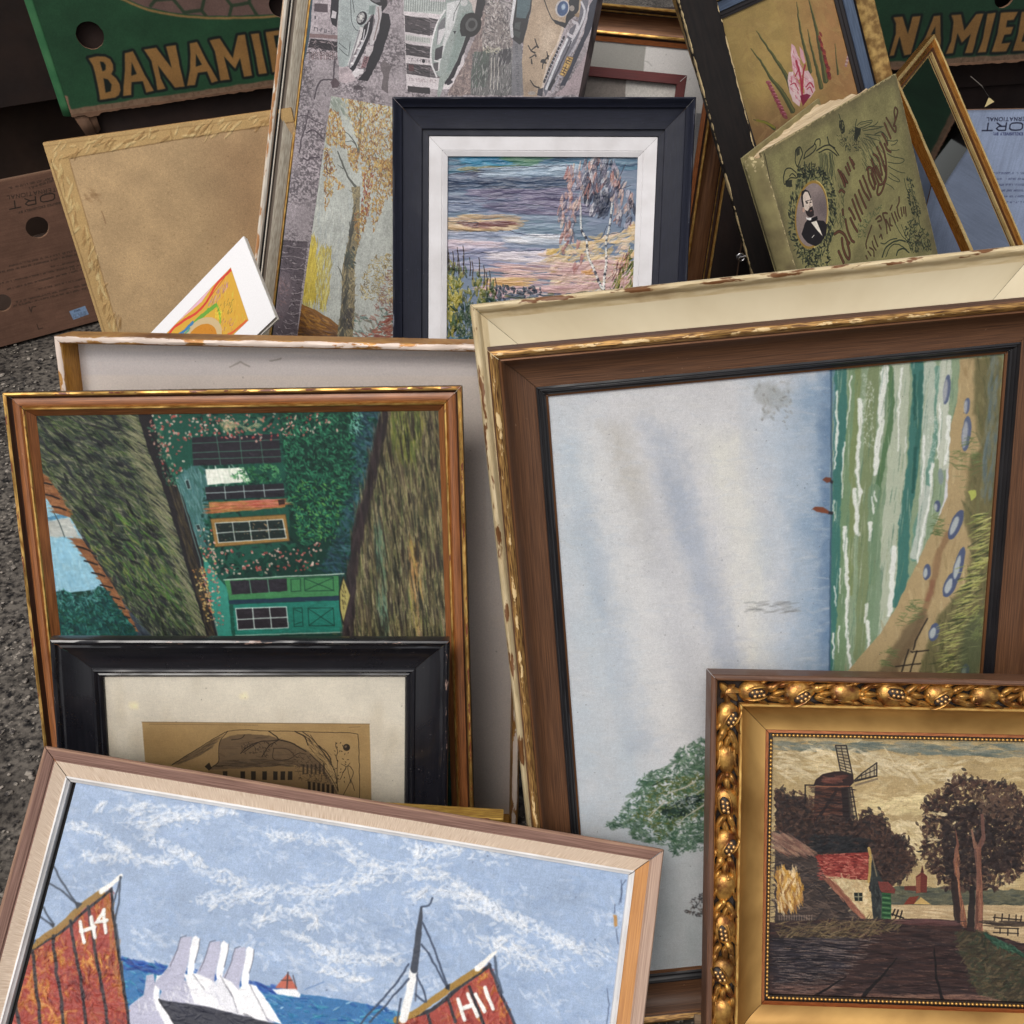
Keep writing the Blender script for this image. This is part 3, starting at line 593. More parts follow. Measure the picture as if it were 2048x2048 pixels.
    # liner with its four funnels
    gr, wh = (186, 186, 206), (242, 242, 244)
    S.poly(d1((890, 1408), (890, 1280), (990, 1200), (1010, 1070), (1060, 1060), (1080, 1180), (1200, 1600), (880, 1600)), gr, rough=1)
    S.poly(d1((1058, 1240), (1060, 1180), (1080, 1075), (1128, 1065), (1110, 1120), (1095, 1230), (1130, 1280), (1210, 1400), (1260, 1560), (1140, 1420)), wh, rough=1.5)
    def funnel(x, y, X0, Y0):
        S.poly(d1((x-40, y+90), (x-20, y+10), (x+55, y), (x+50, y+100), (x+20, y+220), (x+10, y+300), (X0+40, Y0+60), (X0-190, Y0+110), (x-200, y+330), (x-110, y+220)), gr, rough=1.2)
        S.poly(d1((x+60, y+10), (x+80, y-5), (x+112, y+20), (x+104, y+90), (x+80, y+170), (x+72, y+250), (X0+70, Y0-60), (X0+250, Y0+210), (X0-20, Y0+120), (X0-40, Y0+60), (x+28, y+290), (x+26, y+230)), wh, rough=1.8)
        for p in ([(x-20, y+10), (x-40, y+90), (x-90, y+210)], [(x+112, y+20), (x+104, y+90), (x+80, y+180)], [(x-20, y+8), (x+20, y-4)]): S.line(d1(*p), 1.3, (64, 64, 76), .7, rough=1)
    funnel(1640, 875, 1700, 1200); funnel(1465, 832, 1540, 1180); funnel(1265, 800, 1390, 1160)
    S.poly(d1((1095, 1240), (1140, 1100), (1240, 1080), (1330, 1160), (1600, 1220), (1900, 1400), (1300, 1320)), gr, rough=1)
    S.poly(d1((1270, 1060), (1330, 1060), (1420, 1170), (1600, 1220), (1660, 1345), (1480, 1300), (1340, 1260)), wh, rough=2)
    S.poly(d1((1430, 1160), (1520, 1070), (1600, 1210), (1680, 1350), (1560, 1330)), (228, 228, 234), .9, rough=2)
    S.poly(d1((1600, 1215), (1690, 1120), (1850, 1390), (1900, 1420), (1660, 1340)), wh, rough=2)
    for p in ([(1520, 1070), (1610, 1230), (1640, 1330)], [(1410, 1170), (1330, 1060)], [(1720, 1130), (1850, 1380)], [(1600, 1215), (1560, 1150)]): S.line(d1(*p), 1.3, (80, 80, 92), .6, rough=1)
    S.dabs(d1((900, 1300), (1340, 1100), (1800, 1380), (1300, 1330)), 90, [(232, 232, 238), (200, 200, 214), (250, 250, 250)], (10, 30), (2, 4), .8, .5, .5)
    hull = d1((1095, 1232), (1160, 1246), (1400, 1280), (1640, 1340), (1880, 1400), (2100, 1440), (2100, 2600), (1100, 2600), (1210, 1420))
    S.poly(hull, (56, 58, 72), rough=1); S.dabs(hull, 160, [(70, 72, 88), (46, 48, 60)], (14, 40), (4, 9), .2, .3, .6)
    S.line(d1((1095, 1235), (1200, 1400), (1260, 1560)), 2, (40, 40, 48), rough=1)
    # red sail H4
    sail = d1((210, 900), (770, 470), (770, 560), (780, 700), (800, 860), (840, 1060), (880, 1300), (930, 1800), (960, 2600), (0, 2600), (40, 1700), (100, 1300))
    reds = [(170, 70, 62), (186, 84, 70), (150, 58, 54), (176, 96, 62), (196, 110, 72)]
    def redsail(z, reg, n):
        S.poly(reg, (172, 74, 62), rough=1)
        S.dabs(reg, n, reds, (8, 26), (3, 7), 1.1, .7, .75, .8)
        S.dabs(reg, n//2, [(204, 134, 62), (214, 154, 74), (190, 112, 54)], (8, 24), (3, 7), 1.2, .7, .8, .8, keep=np.clip((S.N(60, 60, 9, 3)-.46)*5, 0, 1))
        S.dabs(reg, n//4, [(120, 44, 44), (136, 52, 48)], (8, 26), (3, 7), 1.2, .6, .7, .8, keep=np.clip((S.N(70, 70, 14, 3)-.5)*5, 0, 1))
    redsail(d1, sail, 1500)
    S.dabs(d1((720, 560), (775, 560), (860, 1200), (810, 1200)), 60, [(188, 128, 66), (176, 110, 60)], (14, 40), (3, 6), 1.4, .15, .7)
    dk = (44, 46, 56)
    S.line(spline(d1((770, 470), (785, 700), (820, 930), (850, 1120), (890, 1420), (930, 1900)), 6), 4.4, dk, .9, rough=1.5)
    S.line(d1((205, 905), (440, 760), (560, 650), (770, 480)), 4.4, dk, .95, rough=1)
    S.line(d1((200, 885), (420, 735), (560, 600), (700, 500)), 12, (160, 122, 56), .97, rough=2)
    S.line(d1((700, 492), (770, 440), (835, 382)), 10, (240, 238, 232), 1, w2=6, rough=1.5)
    for p in ([(225, 900), (245, 1100), (280, 1420), (300, 1800)], [(365, 800), (385, 1000), (430, 1300), (450, 1700)], [(485, 690), (520, 900), (570, 1180), (600, 1500)], [(610, 600), (650, 850), (700, 1130), (750, 1450)], [(110, 1250), (140, 1460)]):
        S.line(spline(d1(*p), 5), 5, dk, .85, rough=2)
    for p in ([(360, 300), (430, 430), (530, 580)], [(330, 430), (430, 490), (530, 580)], [(290, 590), (370, 720)], [(270, 660), (370, 730)], [(830, 390), (820, 560), (790, 700)], [(835, 390), (800, 520), (780, 570)], [(800, 720), (830, 940)]):
        S.line(spline(d1(*p), 5), 3, (64, 76, 92), .9, rough=1.2)
    S.poly(d1((515, 560), (570, 575), (530, 615)), (50, 58, 70)); S.poly(d1((340, 715), (380, 712), (365, 745)), (50, 58, 70))
    wt = (240, 238, 232)
    for p in ([(555, 700), (580, 840)], [(630, 670), (655, 810)], [(560, 765), (650, 740)], [(715, 620), (730, 775)], [(715, 620), (665, 705), (740, 690)]): S.line(d1(*p), 6.5, wt, 1, rough=1.6, h=1.5)
    S.poly(d1((-200, 980), (205, 790), (250, 830), (200, 900)), (34, 74, 140), .8)
    # right boat H11
    sail2 = d2((1080, 1290), (1300, 1210), (1670, 930), (1730, 1080), (1830, 1310), (1960, 1700), (2000, 3000), (900, 3000), (1050, 1500))
    redsail(d2, sail2, 900)
    S.line(d2((1070, 1300), (1300, 1220), (1480, 1070), (1670, 935)), 6, dk, .95, rough=2)
    S.line(d2((1070, 1285), (1180, 1250), (1400, 1090), (1600, 960)), 11, (168, 130, 56), 1, rough=2)
    S.line(d2((1590, 955), (1710, 850)), 11, wt, 1, w2=5, rough=1.5)
    S.line(spline(d2((1665, 930), (1700, 1010), (1740, 1120), (1830, 1310), (1960, 1700)), 5), 5, (60, 66, 84), .9, rough=2)
    S.line(d2((1705, 880), (1715, 1000), (1750, 1110)), 5, (70, 84, 104), .8, rough=1.5)
    for p in ([(1270, 1240), (1300, 1340)], [(1400, 1150), (1450, 1300)], [(1540, 1070), (1580, 1180), (1630, 1310)]): S.line(d2(*p), 5, dk, .9, rough=1.6)
    for p in ([(1465, 1150), (1510, 1285)], [(1530, 1120), (1590, 1260)], [(1490, 1215), (1560, 1190)], [(1580, 1120), (1635, 1230)], [(1640, 1080), (1690, 1215)]): S.line(d2(*p), 7, wt, 1, rough=1.6, h=1.5)
    S.line(d2((1180, 970), (1150, 1130), (1115, 1280)), 14, (238, 238, 236), 1, rough=1.5); S.line(d2((1205, 980), (1190, 1160)), 3, (90, 96, 110), .8, rough=1)
    S.line(d2((1230, 570), (1215, 700), (1185, 960)), 5, (66, 74, 88), 1, w2=13, rough=1.5)
    for p in ([(1230, 560), (1280, 545), (1300, 500)], [(1235, 660), (1300, 800), (1400, 1070)], [(1230, 800), (1300, 900), (1395, 1075)], [(1150, 930), (1060, 1060), (840, 1310)], [(1150, 1020), (1000, 1190), (900, 1300)], [(1200, 1000), (1250, 1110), (1260, 1170)], [(1190, 1120), (1250, 1170)], [(1100, 1150), (1075, 1300)]):
        S.line(spline(d2(*p), 5), 3.4, (62, 76, 100), .9, rough=1.4)
    S.poly(d2((1385, 1060), (1415, 1055), (1410, 1095), (1385, 1085)), (44, 50, 64))
    # knocks and cracks on the right
    v = Zm(1200, 1760, 400/1932)
    S.poly(v((125, 335), (160, 340), (160, 440), (135, 455)), (186, 142, 84), rough=1.5)
    for p in ([(245, 0), (205, 60), (200, 220)], [(200, 0), (215, 110), (180, 240)], [(150, 480), (170, 620)], [(60, 1050), (80, 1200), (60, 1391)], [(135, 240), (130, 320)]): S.line(v(*p), 1.6, (70, 84, 110), .8, rough=2)
    finish(S, 1, .9, .98, .07, gam=1.12, brush=.08); S.grain(.035)
    return S

def paint_mill():
    S = Sheet('G', (.0375, .038, .262, .197), -.0178, 2900, (176, 158, 118), 41)
    g1 = Zm(1540, 1460, 508/1932); g2 = Zm(1540, 1740, 508/1932)
    sky = [(1530, 1460), (2600, 1460), (2600, 1800), (1530, 1800)]
    S.dabs(sky, 1300, [(186, 170, 132), (166, 148, 106), (200, 188, 154), (156, 136, 96), (190, 176, 140), (176, 158, 112)], (16, 50), (4, 10), .05, .3, .55)
    S.dabs(g1((40, 90), (1932, 110), (3400, 120), (3400, 230), (1700, 200), (1000, 180), (60, 150)), 260, [(118, 128, 122), (104, 118, 116), (136, 140, 130)], (16, 50), (4, 9), .03, .1, .7)
    S.dabs(g1((60, 160), (500, 150), (1000, 200), (1500, 240), (1400, 400), (700, 330), (60, 380)), 220, [(204, 194, 166), (192, 178, 142), (214, 204, 178)], (14, 44), (3, 8), .1, .4, .6)
    S.dabs(g1((700, 540), (1200, 480), (1160, 640), (800, 640)), 90, [(206, 194, 150), (214, 200, 160)], (14, 40), (3, 8), -.1, .3, .55)
    S.dabs(g1((900, 700), (1170, 700), (1150, 1000), (1000, 900)), 100, [(206, 192, 152), (220, 208, 176)], (12, 34), (3, 7), .4, .4, .55)
    br = [(62, 46, 44), (74, 54, 50), (50, 38, 40), (84, 62, 56), (44, 40, 44), (96, 72, 62)]
    def leaves(reg, n, cols=br, base=(54, 42, 42), rough=7):
        S.poly(reg, base, rough=rough, alpha=.95); S.dabs(reg, n, cols, (6, 15), (3, 6.5), 0, .9, .8)
    def fringe(pts, n):
        q = S.P(spline(pts, 12))
        for i in range(n):
            c = q[S.rs.randint(len(q))]
            S.dab(c[0]+S.rs.randn()*5, c[1]+S.rs.randn()*5, 7+S.rs.rand()*8, 3+S.rs.rand()*4, S.rs.rand()*3, br[S.rs.randint(len(br))], .85, .4)
    # church and far bank
    far = g2((880, 130), (1400, 130), (1932, 160), (3600, 170), (3600, 275), (880, 265)); S.poly(far, (92, 96, 82), .9, rough=4); S.dabs(far, 260, [(84, 90, 80), (108, 108, 88), (72, 80, 76)], (10, 30), (3, 6), 0, .2, .6)
    water = g2((900, 262), (1932, 272), (3600, 280), (3600, 640), (1932, 620), (1600, 470), (1000, 370)); S.poly(water, (180, 160, 126), rough=1)
    S.dabs(water, 300, [(196, 178, 146), (168, 146, 112), (206, 190, 160)], (16, 60), (2, 5), .02, .05, .5)
    rd = (112, 52, 46)
    S.poly(g2((1110, 50), (1155, 10), (1195, 45), (1195, 170), (1110, 175)), rd, rough=1); S.poly(g2((1145, 20), (1158, -35), (1172, 20)), (86, 48, 44)); S.poly(g2((1112, 60), (1145, 40), (1145, 172), (1112, 174)), (150, 92, 70), .8, rough=1)
    S.poly(g2((1022, 125), (1108, 118), (1110, 158), (1025, 155)), (110, 58, 50), rough=1)
    S.poly(g2((1015, 262), (1060, 205), (1130, 195), (1100, 258)), (128, 58, 44), rough=1); S.poly(g2((1095, 258), (1145, 205), (1228, 262)), (188, 160, 100), rough=1)
    # trees left, mill
    leaves(g1((50, 470), (100, 500), (140, 540), (200, 500), (270, 520), (320, 600), (340, 700), (420, 820), (420, 960), (40, 960)), 520); fringe(g1((60, 470), (130, 540), (200, 500), (290, 540), (330, 640)), 90)
    S.poly(g1((345, 430), (600, 435), (625, 740), (330, 700)), (74, 50, 46), rough=1); S.dabs(g1((345, 430), (600, 435), (625, 740), (330, 700)), 200, [(94, 60, 52), (58, 42, 42), (110, 72, 58), (46, 36, 40)], (12, 34), (2, 5), 0, .15, .7)
    S.poly(g1((540, 435), (608, 435), (630, 740), (560, 700)), (42, 34, 38), .9, rough=1.5); S.line(g1((500, 470), (360, 680)), 5, (44, 34, 38), .8, rough=1)
    S.poly(g1((330, 420), (345, 375), (400, 335), (480, 318), (560, 312), (630, 335), (640, 400), (600, 435)), (56, 40, 42), rough=1); S.dabs(g1((420, 370), (560, 350), (550, 400), (430, 410)), 30, [(128, 78, 66), (104, 64, 58)], (12, 30), (3, 6), 0, .2, .7)
    S.line(g1((350, 430), (600, 428)), 2, (140, 84, 62), .8, rough=1)
    S.line(g1((340, 420), (268, 418), (268, 560)), 2.4, (44, 38, 40), .95)
    def lattice(a, b, c, d, nx):
        S.poly(g1(a, b, c, d), (128, 120, 104), .35); S.line(g1(a, b, c, d, a), 2.2, (52, 46, 46), .95)
        for i in range(1, nx):
            t = i/nx; S.line(g1((a[0]+(d[0]-a[0])*t, a[1]+(d[1]-a[1])*t), (b[0]+(c[0]-b[0])*t, b[1]+(c[1]-b[1])*t)), 1.5, (60, 54, 52), .85)
        S.line(g1(((a[0]+b[0])/2, (a[1]+b[1])/2), ((c[0]+d[0])/2, (c[1]+d[1])/2)), 1.6, (54, 48, 48), .9)
    lattice((498, 118), (580, 118), (628, 345), (536, 310), 9); lattice((590, 440), (622, 436), (665, 690), (612, 700), 7)
    lattice((640, 385), (700, 330), (812, 250), (812, 348), 1)
    for i in range(5): S.line(g1((665+i*32, 360-i*20), (665+i*32, 385-i*8)), 1.5, (56, 50, 50), .85)
    S.line(g1((645, 392), (812, 350)), 2, (50, 44, 46)); S.line(g1((650, 420), (815, 372)), 3.4, (120, 108, 92), .8)
    leaves(g1((340, 690), (480, 650), (640, 700), (760, 650), (850, 680), (900, 760), (910, 860), (960, 800), (1030, 850), (1040, 900), (1090, 980), (1060, 1060), (960, 1140), (900, 1230), (760, 1230), (760, 960), (420, 950), (330, 800)), 1100)
    fringe(g1((640, 700), (750, 648), (850, 680), (905, 770), (920, 850), (990, 810), (1040, 880), (1090, 980), (1060, 1070), (960, 1150)), 170)
    S.dabs(g1((300, 800), (740, 820), (740, 930), (320, 920)), 120, [(40, 44, 50), (34, 36, 44)], (10, 26), (4, 8), 0, .3, .7)
    # barn, thatch and hay
    th = g1((40, 770), (160, 790), (330, 930), (420, 1110), (520, 1200))+g2((640, 300), (720, 380), (40, 400))+g1((40, 1000))
    S.poly(th, (74, 64, 62), rough=3); S.dabs(th, 620, [(92, 78, 74), (58, 52, 54), (110, 94, 86), (66, 56, 54), (48, 46, 52)], (12, 34), (2, 4), .1, .35, .7)
    S.dabs(g1((40, 790), (150, 800), (330, 920), (320, 950), (40, 930)), 130, [(140, 104, 92), (120, 90, 82), (160, 130, 112)], (14, 36), (3, 6), .55, .15, .7)
    hay = g2((50, 0), (130, -10), (210, 40), (250, 130), (250, 230), (160, 290), (60, 300)); S.poly(hay, (170, 130, 74), rough=3)
    S.dabs(hay, 170, [(206, 176, 124), (186, 144, 70), (220, 200, 160), (140, 98, 56), (196, 150, 60)], (12, 36), (3, 6), 1.4, .3, .8)
    roof = g1((345, 960), (560, 935), (750, 930), (748, 1140), (560, 1120), (410, 1100)); S.poly(roof, (140, 54, 50), rough=1.5)
    for k in range(11):
        y = 945+k*18
        for i in range(22): S.dabs(g1((370+i*17, y), (390+i*17, y), (390+i*17, y+12), (370+i*17, y+12)), 1, [(176, 92, 84), (160, 72, 66), (112, 40, 40), (190, 120, 106)], (7, 12), (2.4, 4), .1, .2, .8)
    S.poly(g2((420, 70), (560, 60), (750, 100), (760, 200), (790, 370), (700, 370), (540, 200)), (196, 180, 140), rough=1.5)
    S.dabs(g2((440, 75), (560, 65), (750, 105), (755, 200), (780, 365), (700, 360), (560, 200)), 130, [(210, 198, 164), (180, 158, 120), (200, 178, 140)], (10, 30), (3, 7), .9, .6, .6)
    S.dabs(g2((420, 75), (480, 75), (720, 360), (690, 370)), 70, [(156, 104, 86), (140, 90, 76)], (12, 30), (3, 6), .85, .1, .8)
    S.poly(g2((640, 170), (705, 172), (705, 235), (645, 235)), (34, 44, 42), rough=1); S.line(g2((672, 172), (674, 235)), 2, (130, 130, 110)); S.line(g2((642, 203), (705, 203)), 2, (130, 130, 110))
    S.poly(g2((755, 0), (770, -90), (860, 90), (850, 170), (850, 375), (785, 375)), (54, 60, 62), rough=1.5); S.dabs(g2((765, 0), (850, 120), (845, 370), (790, 370)), 70, [(70, 78, 78), (42, 46, 50)], (10, 24), (3, 6), 1.4, .2, .6)
    S.line(g1((752, 900), (765, 960), (752, 1150)), 5, (176, 150, 88), .95, rough=1); S.line(g1((775, 950), (812, 1110)), 2.4, (130, 120, 100), .8)
    S.poly(g2((850, 170), (920, 170), (920, 375), (850, 375)), (44, 96, 62), rough=1)
    for i in range(10): S.line(g2((858, 190+i*19), (914, 196+i*19)), 2, (96, 140, 96) if i % 2 else (26, 62, 44), .8)
    S.poly(g2((820, 90), (900, 90), (955, 150), (950, 180), (850, 165)), (120, 60, 56), rough=1.5)
    for m_ in ([(930, 345), (950, 300)], [(955, 365), (975, 305)], [(985, 380), (1005, 312)], [(925, 335), (1015, 365)]): S.line(g2(*m_), 2.6, (40, 34, 36), .95)
    # the pair of tall trees
    crown = g1((1170, 580), (1230, 520), (1330, 500), (1340, 410), (1440, 380), (1560, 390), (1680, 400), (1830, 430), (1930, 530), (2100, 560), (2300, 640), (2400, 800), (2300, 1000), (2000, 1060), (1930, 1080), (1830, 1160), (1700, 1217), (1330, 1217), (1240, 1100), (1190, 1010), (1240, 920), (1180, 840), (1200, 740), (1170, 680))
    S.dabs(crown, 2300, br, (7, 17), (3.5, 7), 0, 1.2, .85)
    S.dabs(g1((1300, 640), (1500, 560), (1900, 620), (1900, 1050), (1350, 1150)), 700, [(50, 40, 42), (58, 46, 46), (42, 36, 40)], (8, 20), (4, 8), 0, 1, .8)
    fringe(g1((1170, 580), (1240, 520), (1340, 480), (1350, 410), (1450, 375), (1560, 390), (1700, 405), (1840, 430), (1930, 540)), 140); fringe(g1((1180, 670), (1200, 840), (1190, 930), (1200, 1010), (1300, 1110)), 90)
    S.dabs(g1((1500, 430), (1900, 450), (1850, 700), (1600, 640)), 130, [(104, 82, 70), (92, 74, 66)], (7, 16), (3, 5.5), .2, .9, .7)
    for p in ([(1200, 880), (1290, 800)], [(1250, 650), (1330, 630)]): S.dabs(g1((p[0][0], p[0][1]), (p[1][0], p[0][1]), p[1], (p[0][0], p[1][1])), 14, [(200, 186, 150)], (6, 14), (2.5, 5), 0, .6, .8)
    tr = [(134, 92, 76), (156, 108, 88), (112, 76, 66)]
    S.poly(g1((1405, 740), (1440, 880), (1425, 950), (1450, 1217))+g2((1500, 440), (1430, 440), (1410, 300), (1400, 0))+g1((1390, 1000), (1420, 880)), (122, 82, 70), rough=1)
    S.dabs(g1((1405, 940), (1430, 940), (1440, 1217))+g2((1495, 420), (1455, 420), (1415, 0)), 110, tr+[(176, 120, 84)], (16, 50), (2, 5), 1.5, .06, .8)
    S.poly(g1((1600, 640), (1625, 640), (1640, 830), (1600, 920), (1615, 1217))+g2((1620, 470), (1555, 470), (1570, 0))+g1((1550, 900), (1580, 870), (1610, 800)), (110, 80, 74), rough=1)
    S.dabs(g1((1575, 900), (1600, 920), (1610, 1217))+g2((1615, 460), (1570, 460), (1580, 0)), 110, tr, (16, 50), (2, 5), 1.55, .06, .8)
    S.line(g1((1535, 760), (1560, 890)), 3, (140, 104, 88), .9, w2=6)
    S.poly(g2((1395, 0), (1425, 60), (1450, 300), (1440, 440), (1405, 400), (1375, 100)), (48, 38, 40), .85, rough=2); S.poly(g2((1520, 120), (1560, 120), (1555, 470), (1495, 450)), (42, 36, 40), .9, rough=2)
    # road and verge
    gnd = g2((-40, 400), (420, 380), (960, 375), (1030, 370), (1410, 385), (1480, 440), (3600, 1000), (3600, 1400), (-40, 1400)); S.poly(gnd, (60, 44, 46), rough=2)
    S.dabs(gnd, 1300, [(72, 52, 52), (50, 38, 42), (60, 46, 46), (84, 60, 56), (44, 36, 42)], (16, 60), (3, 7), 0, .08, .6)
    S.dabs(g2((60, 400), (960, 385), (1010, 430), (700, 520), (60, 540)), 330, [(112, 98, 72), (96, 84, 64), (130, 114, 84), (70, 62, 52)], (12, 34), (2, 4), -.4, .5, .7)
    S.dabs(g2((40, 520), (640, 520), (520, 800), (60, 860)), 380, [(46, 44, 58), (38, 36, 48), (58, 54, 64), (34, 30, 38)], (18, 60), (3, 7), .02, .08, .65)
    S.dabs(g2((40, 520), (800, 520), (500, 900), (60, 980)), 330, [(120, 108, 108), (140, 126, 120), (100, 90, 92)], (10, 34), (1.2, 2.4), .02, .08, .55)
    S.dabs(gnd, 420, [(124, 98, 88), (110, 84, 76), (140, 112, 98)], (6, 24), (1.2, 2.2), .02, .1, .4)
    S.dabs(g2((1000, 370), (1400, 385), (1400, 420), (1000, 415)), 80, [(110, 76, 78), (90, 62, 64)], (16, 44), (2, 5), 0, .06, .7)
    verge = g2((1410, 470), (1640, 460), (1720, 520), (1850, 600), (1960, 680), (2600, 1000), (3000, 1400), (1900, 1400), (1560, 900), (1440, 620))
    S.poly(verge, (72, 66, 52), .9, rough=5); S.dabs(verge, 700, [(88, 80, 62), (70, 72, 56), (104, 92, 70), (58, 56, 48), (60, 72, 58)], (8, 24), (3, 6), -.3, .6, .7)
    S.dabs(g2((1620, 470), (1700, 520), (1850, 580), (1932, 650), (2100, 760), (1900, 640), (1700, 560)), 110, [(52, 92, 76), (64, 104, 84), (40, 76, 64)], (8, 20), (3, 6), .5, .4, .8)
    S.dabs(g2((600, 940), (1600, 950), (1800, 1010), (600, 1020)), 170, [(126, 94, 84), (110, 82, 76), (146, 112, 96)], (14, 44), (2, 4), .02, .06, .6)
    S.dabs(g2((60, 880), (500, 880), (460, 960), (60, 960)), 80, [(110, 84, 80), (130, 100, 92)], (14, 44), (2, 4), .02, .06, .5)
    for p, w in (([(965, 670), (870, 790), (740, 920), (680, 1010)], 8), ([(1250, 600), (1265, 820), (1320, 1010)], 6), ([(580, 810), (400, 920), (290, 1000)], 6)): S.line(g2(*p), 2, (26, 22, 26), .85, w2=w, rough=1.5)
    for p in ([(1700, 360), (1912, 380)], [(1705, 385), (1712, 340)], [(1762, 390), (1768, 335)], [(1815, 395), (1820, 340)], [(1870, 395), (1872, 342)], [(1905, 400), (1912, 350)], [(1700, 475), (1890, 482)], [(1750, 440), (1750, 480)], [(1810, 445), (1808, 495)], [(1885, 445), (1885, 500)], [(1710, 440), (1890, 446)]): S.line(g2(*p), 2.2, (50, 42, 40), .9)
    S.dabs(g2((1620, 385), (1932, 395), (2600, 410), (2600, 430), (1660, 425)), 90, [(66, 56, 52), (80, 68, 60)], (14, 44), (2, 5), .03, .05, .8)
    for i in range(14): S.line(g2((70+i*19, 345), (70+i*19, 380)), 1.6, (140, 124, 116), .6)
    S.line(g2((60, 350), (345, 348)), 1.4, (140, 124, 116), .6)
    y = np.mgrid[0:S.h, 0:S.w][0]; S.img *= (1+.05*np.sin(y*2.2)*S.N(8, 3, 4))[..., None]
    S.hgt += .5*np.sin(y*2.2)
    finish(S, 0, .82, .96, .16, (1.03, 1, .95), gam=1.16, brush=.12); S.grain(.05)
    return S
def paint_print():
    S = Sheet('C', (.0285, .0285, .2275, .238), -.012, 3000, (216, 209, 194), 51)
    S.img *= (.93+.1*S.N(90, 70, 1, 4))[..., None]
    S.tint(np.clip((S.N(60, 140, 2, 3)-.55)*2, 0, .5), (190, 180, 160))
    z = Zm(180, 1380, 720/1932); I = [z]
    c = lambda *p: z(*p)
    sheet = [(284, 1444), (739, 1448), (742, 1560), (748, 1950), (300, 1950), (290, 1520)]
    S.poly(sheet, (172, 144, 98), soft=2); m = S.mask(sheet)
    S.tint(m*np.clip(.9*(S.N(50, 50, 4, 3)-.35), 0, .6), (150, 122, 78)); S.tint(m*np.clip(S.N(80, 80, 6, 2)-.5, 0, .5), (190, 164, 118))
    S.line(sheet[:2], 2, (120, 98, 66), .6); S.line(c((320, 183), (900, 188)), 1.2, (110, 90, 64), .6); S.line(c((1390, 200), (1450, 197)), 1.2, (110, 90, 64), .7)
    ink = (44, 36, 30)
    hill = c((690, 270), (760, 245), (860, 235), (960, 245), (1060, 275), (1160, 320), (1240, 390), (1290, 480), (1330, 560), (1330, 760), (640, 760), (640, 430), (690, 380))
    S.poly(hill, (112, 92, 70), .9, rough=2, soft=3); S.dabs(hill, 330, [(96, 78, 60), (124, 102, 76), (84, 70, 56)], (14, 50), (2, 5), .1, .3, .4)
    S.poly(c((640, 430), (1100, 400), (1250, 440), (1320, 560), (1320, 900), (640, 900)), (150, 122, 82), .85, rough=2)
    S.dabs(c((680, 375), (1080, 370), (1080, 410), (680, 410)), 80, [(78, 66, 52), (92, 76, 58)], (14, 44), (2, 5), 0, .1, .55)
    for x in (725, 820, 877, 936, 995, 1035, 1074): S.poly(c((x-12, 436), (x+12, 436), (x+12, 482), (x-12, 482)), (46, 40, 34), .9, rough=.6)
    for x in range(6): S.poly(c((1170+x*25, 490+x*4), (1184+x*25, 490+x*4), (1184+x*25, 540+x*5), (1170+x*25, 540+x*5)), (50, 42, 36), .9)
    for i in range(6): S.poly(c((1140+i*22, 400-i*2), (1150+i*22, 400), (1150+i*22, 450), (1140+i*22, 450)), (60, 50, 40), .8)
    scroll = c((440, 400), (600, 300), (715, 235), (690, 290), (690, 385), (640, 425), (560, 420)); S.poly(scroll, (160, 132, 90), .95, rough=1)
    S.dabs(c((440, 400), (600, 305), (700, 245), (640, 320), (520, 385)), 130, [(84, 70, 54), (100, 84, 62), (120, 98, 70)], (12, 34), (1.5, 3.5), -.5, .12, .5)
    S.poly(c((615, 410), (640, 390), (655, 420), (640, 432)), ink, .9, rough=1)
    for p, w in (([(440, 400), (560, 325), (700, 240), (740, 222)], 1.6), ([(740, 222), (700, 270), (690, 330), (690, 385), (650, 420)], 1.6), ([(740, 222), (820, 214), (950, 220), (1100, 222), (1300, 228), (1420, 232), (1440, 260), (1445, 400), (1448, 700)], 1.5),
                 ([(960, 222), (1000, 250), (1020, 270), (1080, 285), (1160, 330)], 3), ([(1100, 222), (1150, 250), (1170, 295)], 3), ([(1140, 225), (1200, 270), (1260, 350), (1310, 430), (1330, 540)], 1.8), ([(1180, 240), (1250, 330), (1300, 400)], 1.4), ([(1010, 270), (960, 300), (925, 355)], 2.4), ([(1010, 268), (900, 280), (840, 310), (810, 340)], 2.6), ([(900, 282), (870, 300), (830, 330)], 2), ([(830, 240), (810, 260), (760, 268)], 2),
                 ([(985, 310), (985, 370), (1060, 372), (1120, 340), (1160, 345)], 1.5), ([(985, 312), (1050, 315), (1090, 340)], 1.3), ([(1180, 345), (1260, 420), (1310, 500), (1330, 545)], 1.6), ([(1330, 540), (1325, 460), (1330, 380)], 1.4), ([(1340, 480), (1380, 410), (1410, 430), (1405, 470), (1360, 560)], 1.4), ([(1400, 480), (1420, 540)], 1.4), ([(1400, 500), (1385, 420), (1395, 390)], 1.2), ([(1350, 395), (1375, 415), (1360, 440)], 1.2), ([(1230, 300), (1280, 350), (1295, 390)], 3), ([(1320, 280), (1320, 300), (1330, 330), (1322, 360), (1330, 385)], 1.6)):
        S.line(spline(c(*p), 6), w*.8, ink, .85, rough=1.2)
    S.dabs(c((810, 290), (1010, 270), (940, 370), (820, 340)), 60, [ink, (66, 54, 44)], (4, 12), (1.2, 2.4), .5, .7, .7)
    S.dabs(c((1060, 300), (1250, 380), (1300, 520), (1120, 480)), 170, [ink, (70, 58, 46), (90, 74, 56)], (4, 14), (1.2, 2.4), .7, .8, .6)
    S.dabs(c((1150, 230), (1290, 340), (1320, 480), (1200, 350)), 70, [(84, 70, 54), ink], (10, 30), (1, 2), .8, .15, .5)
    S.poly(ell(*c((1377, 308))[0], 7, 7), ink, .95); S.poly(ell(*c((1372, 303))[0], 2.4, 2.4), (120, 100, 76))
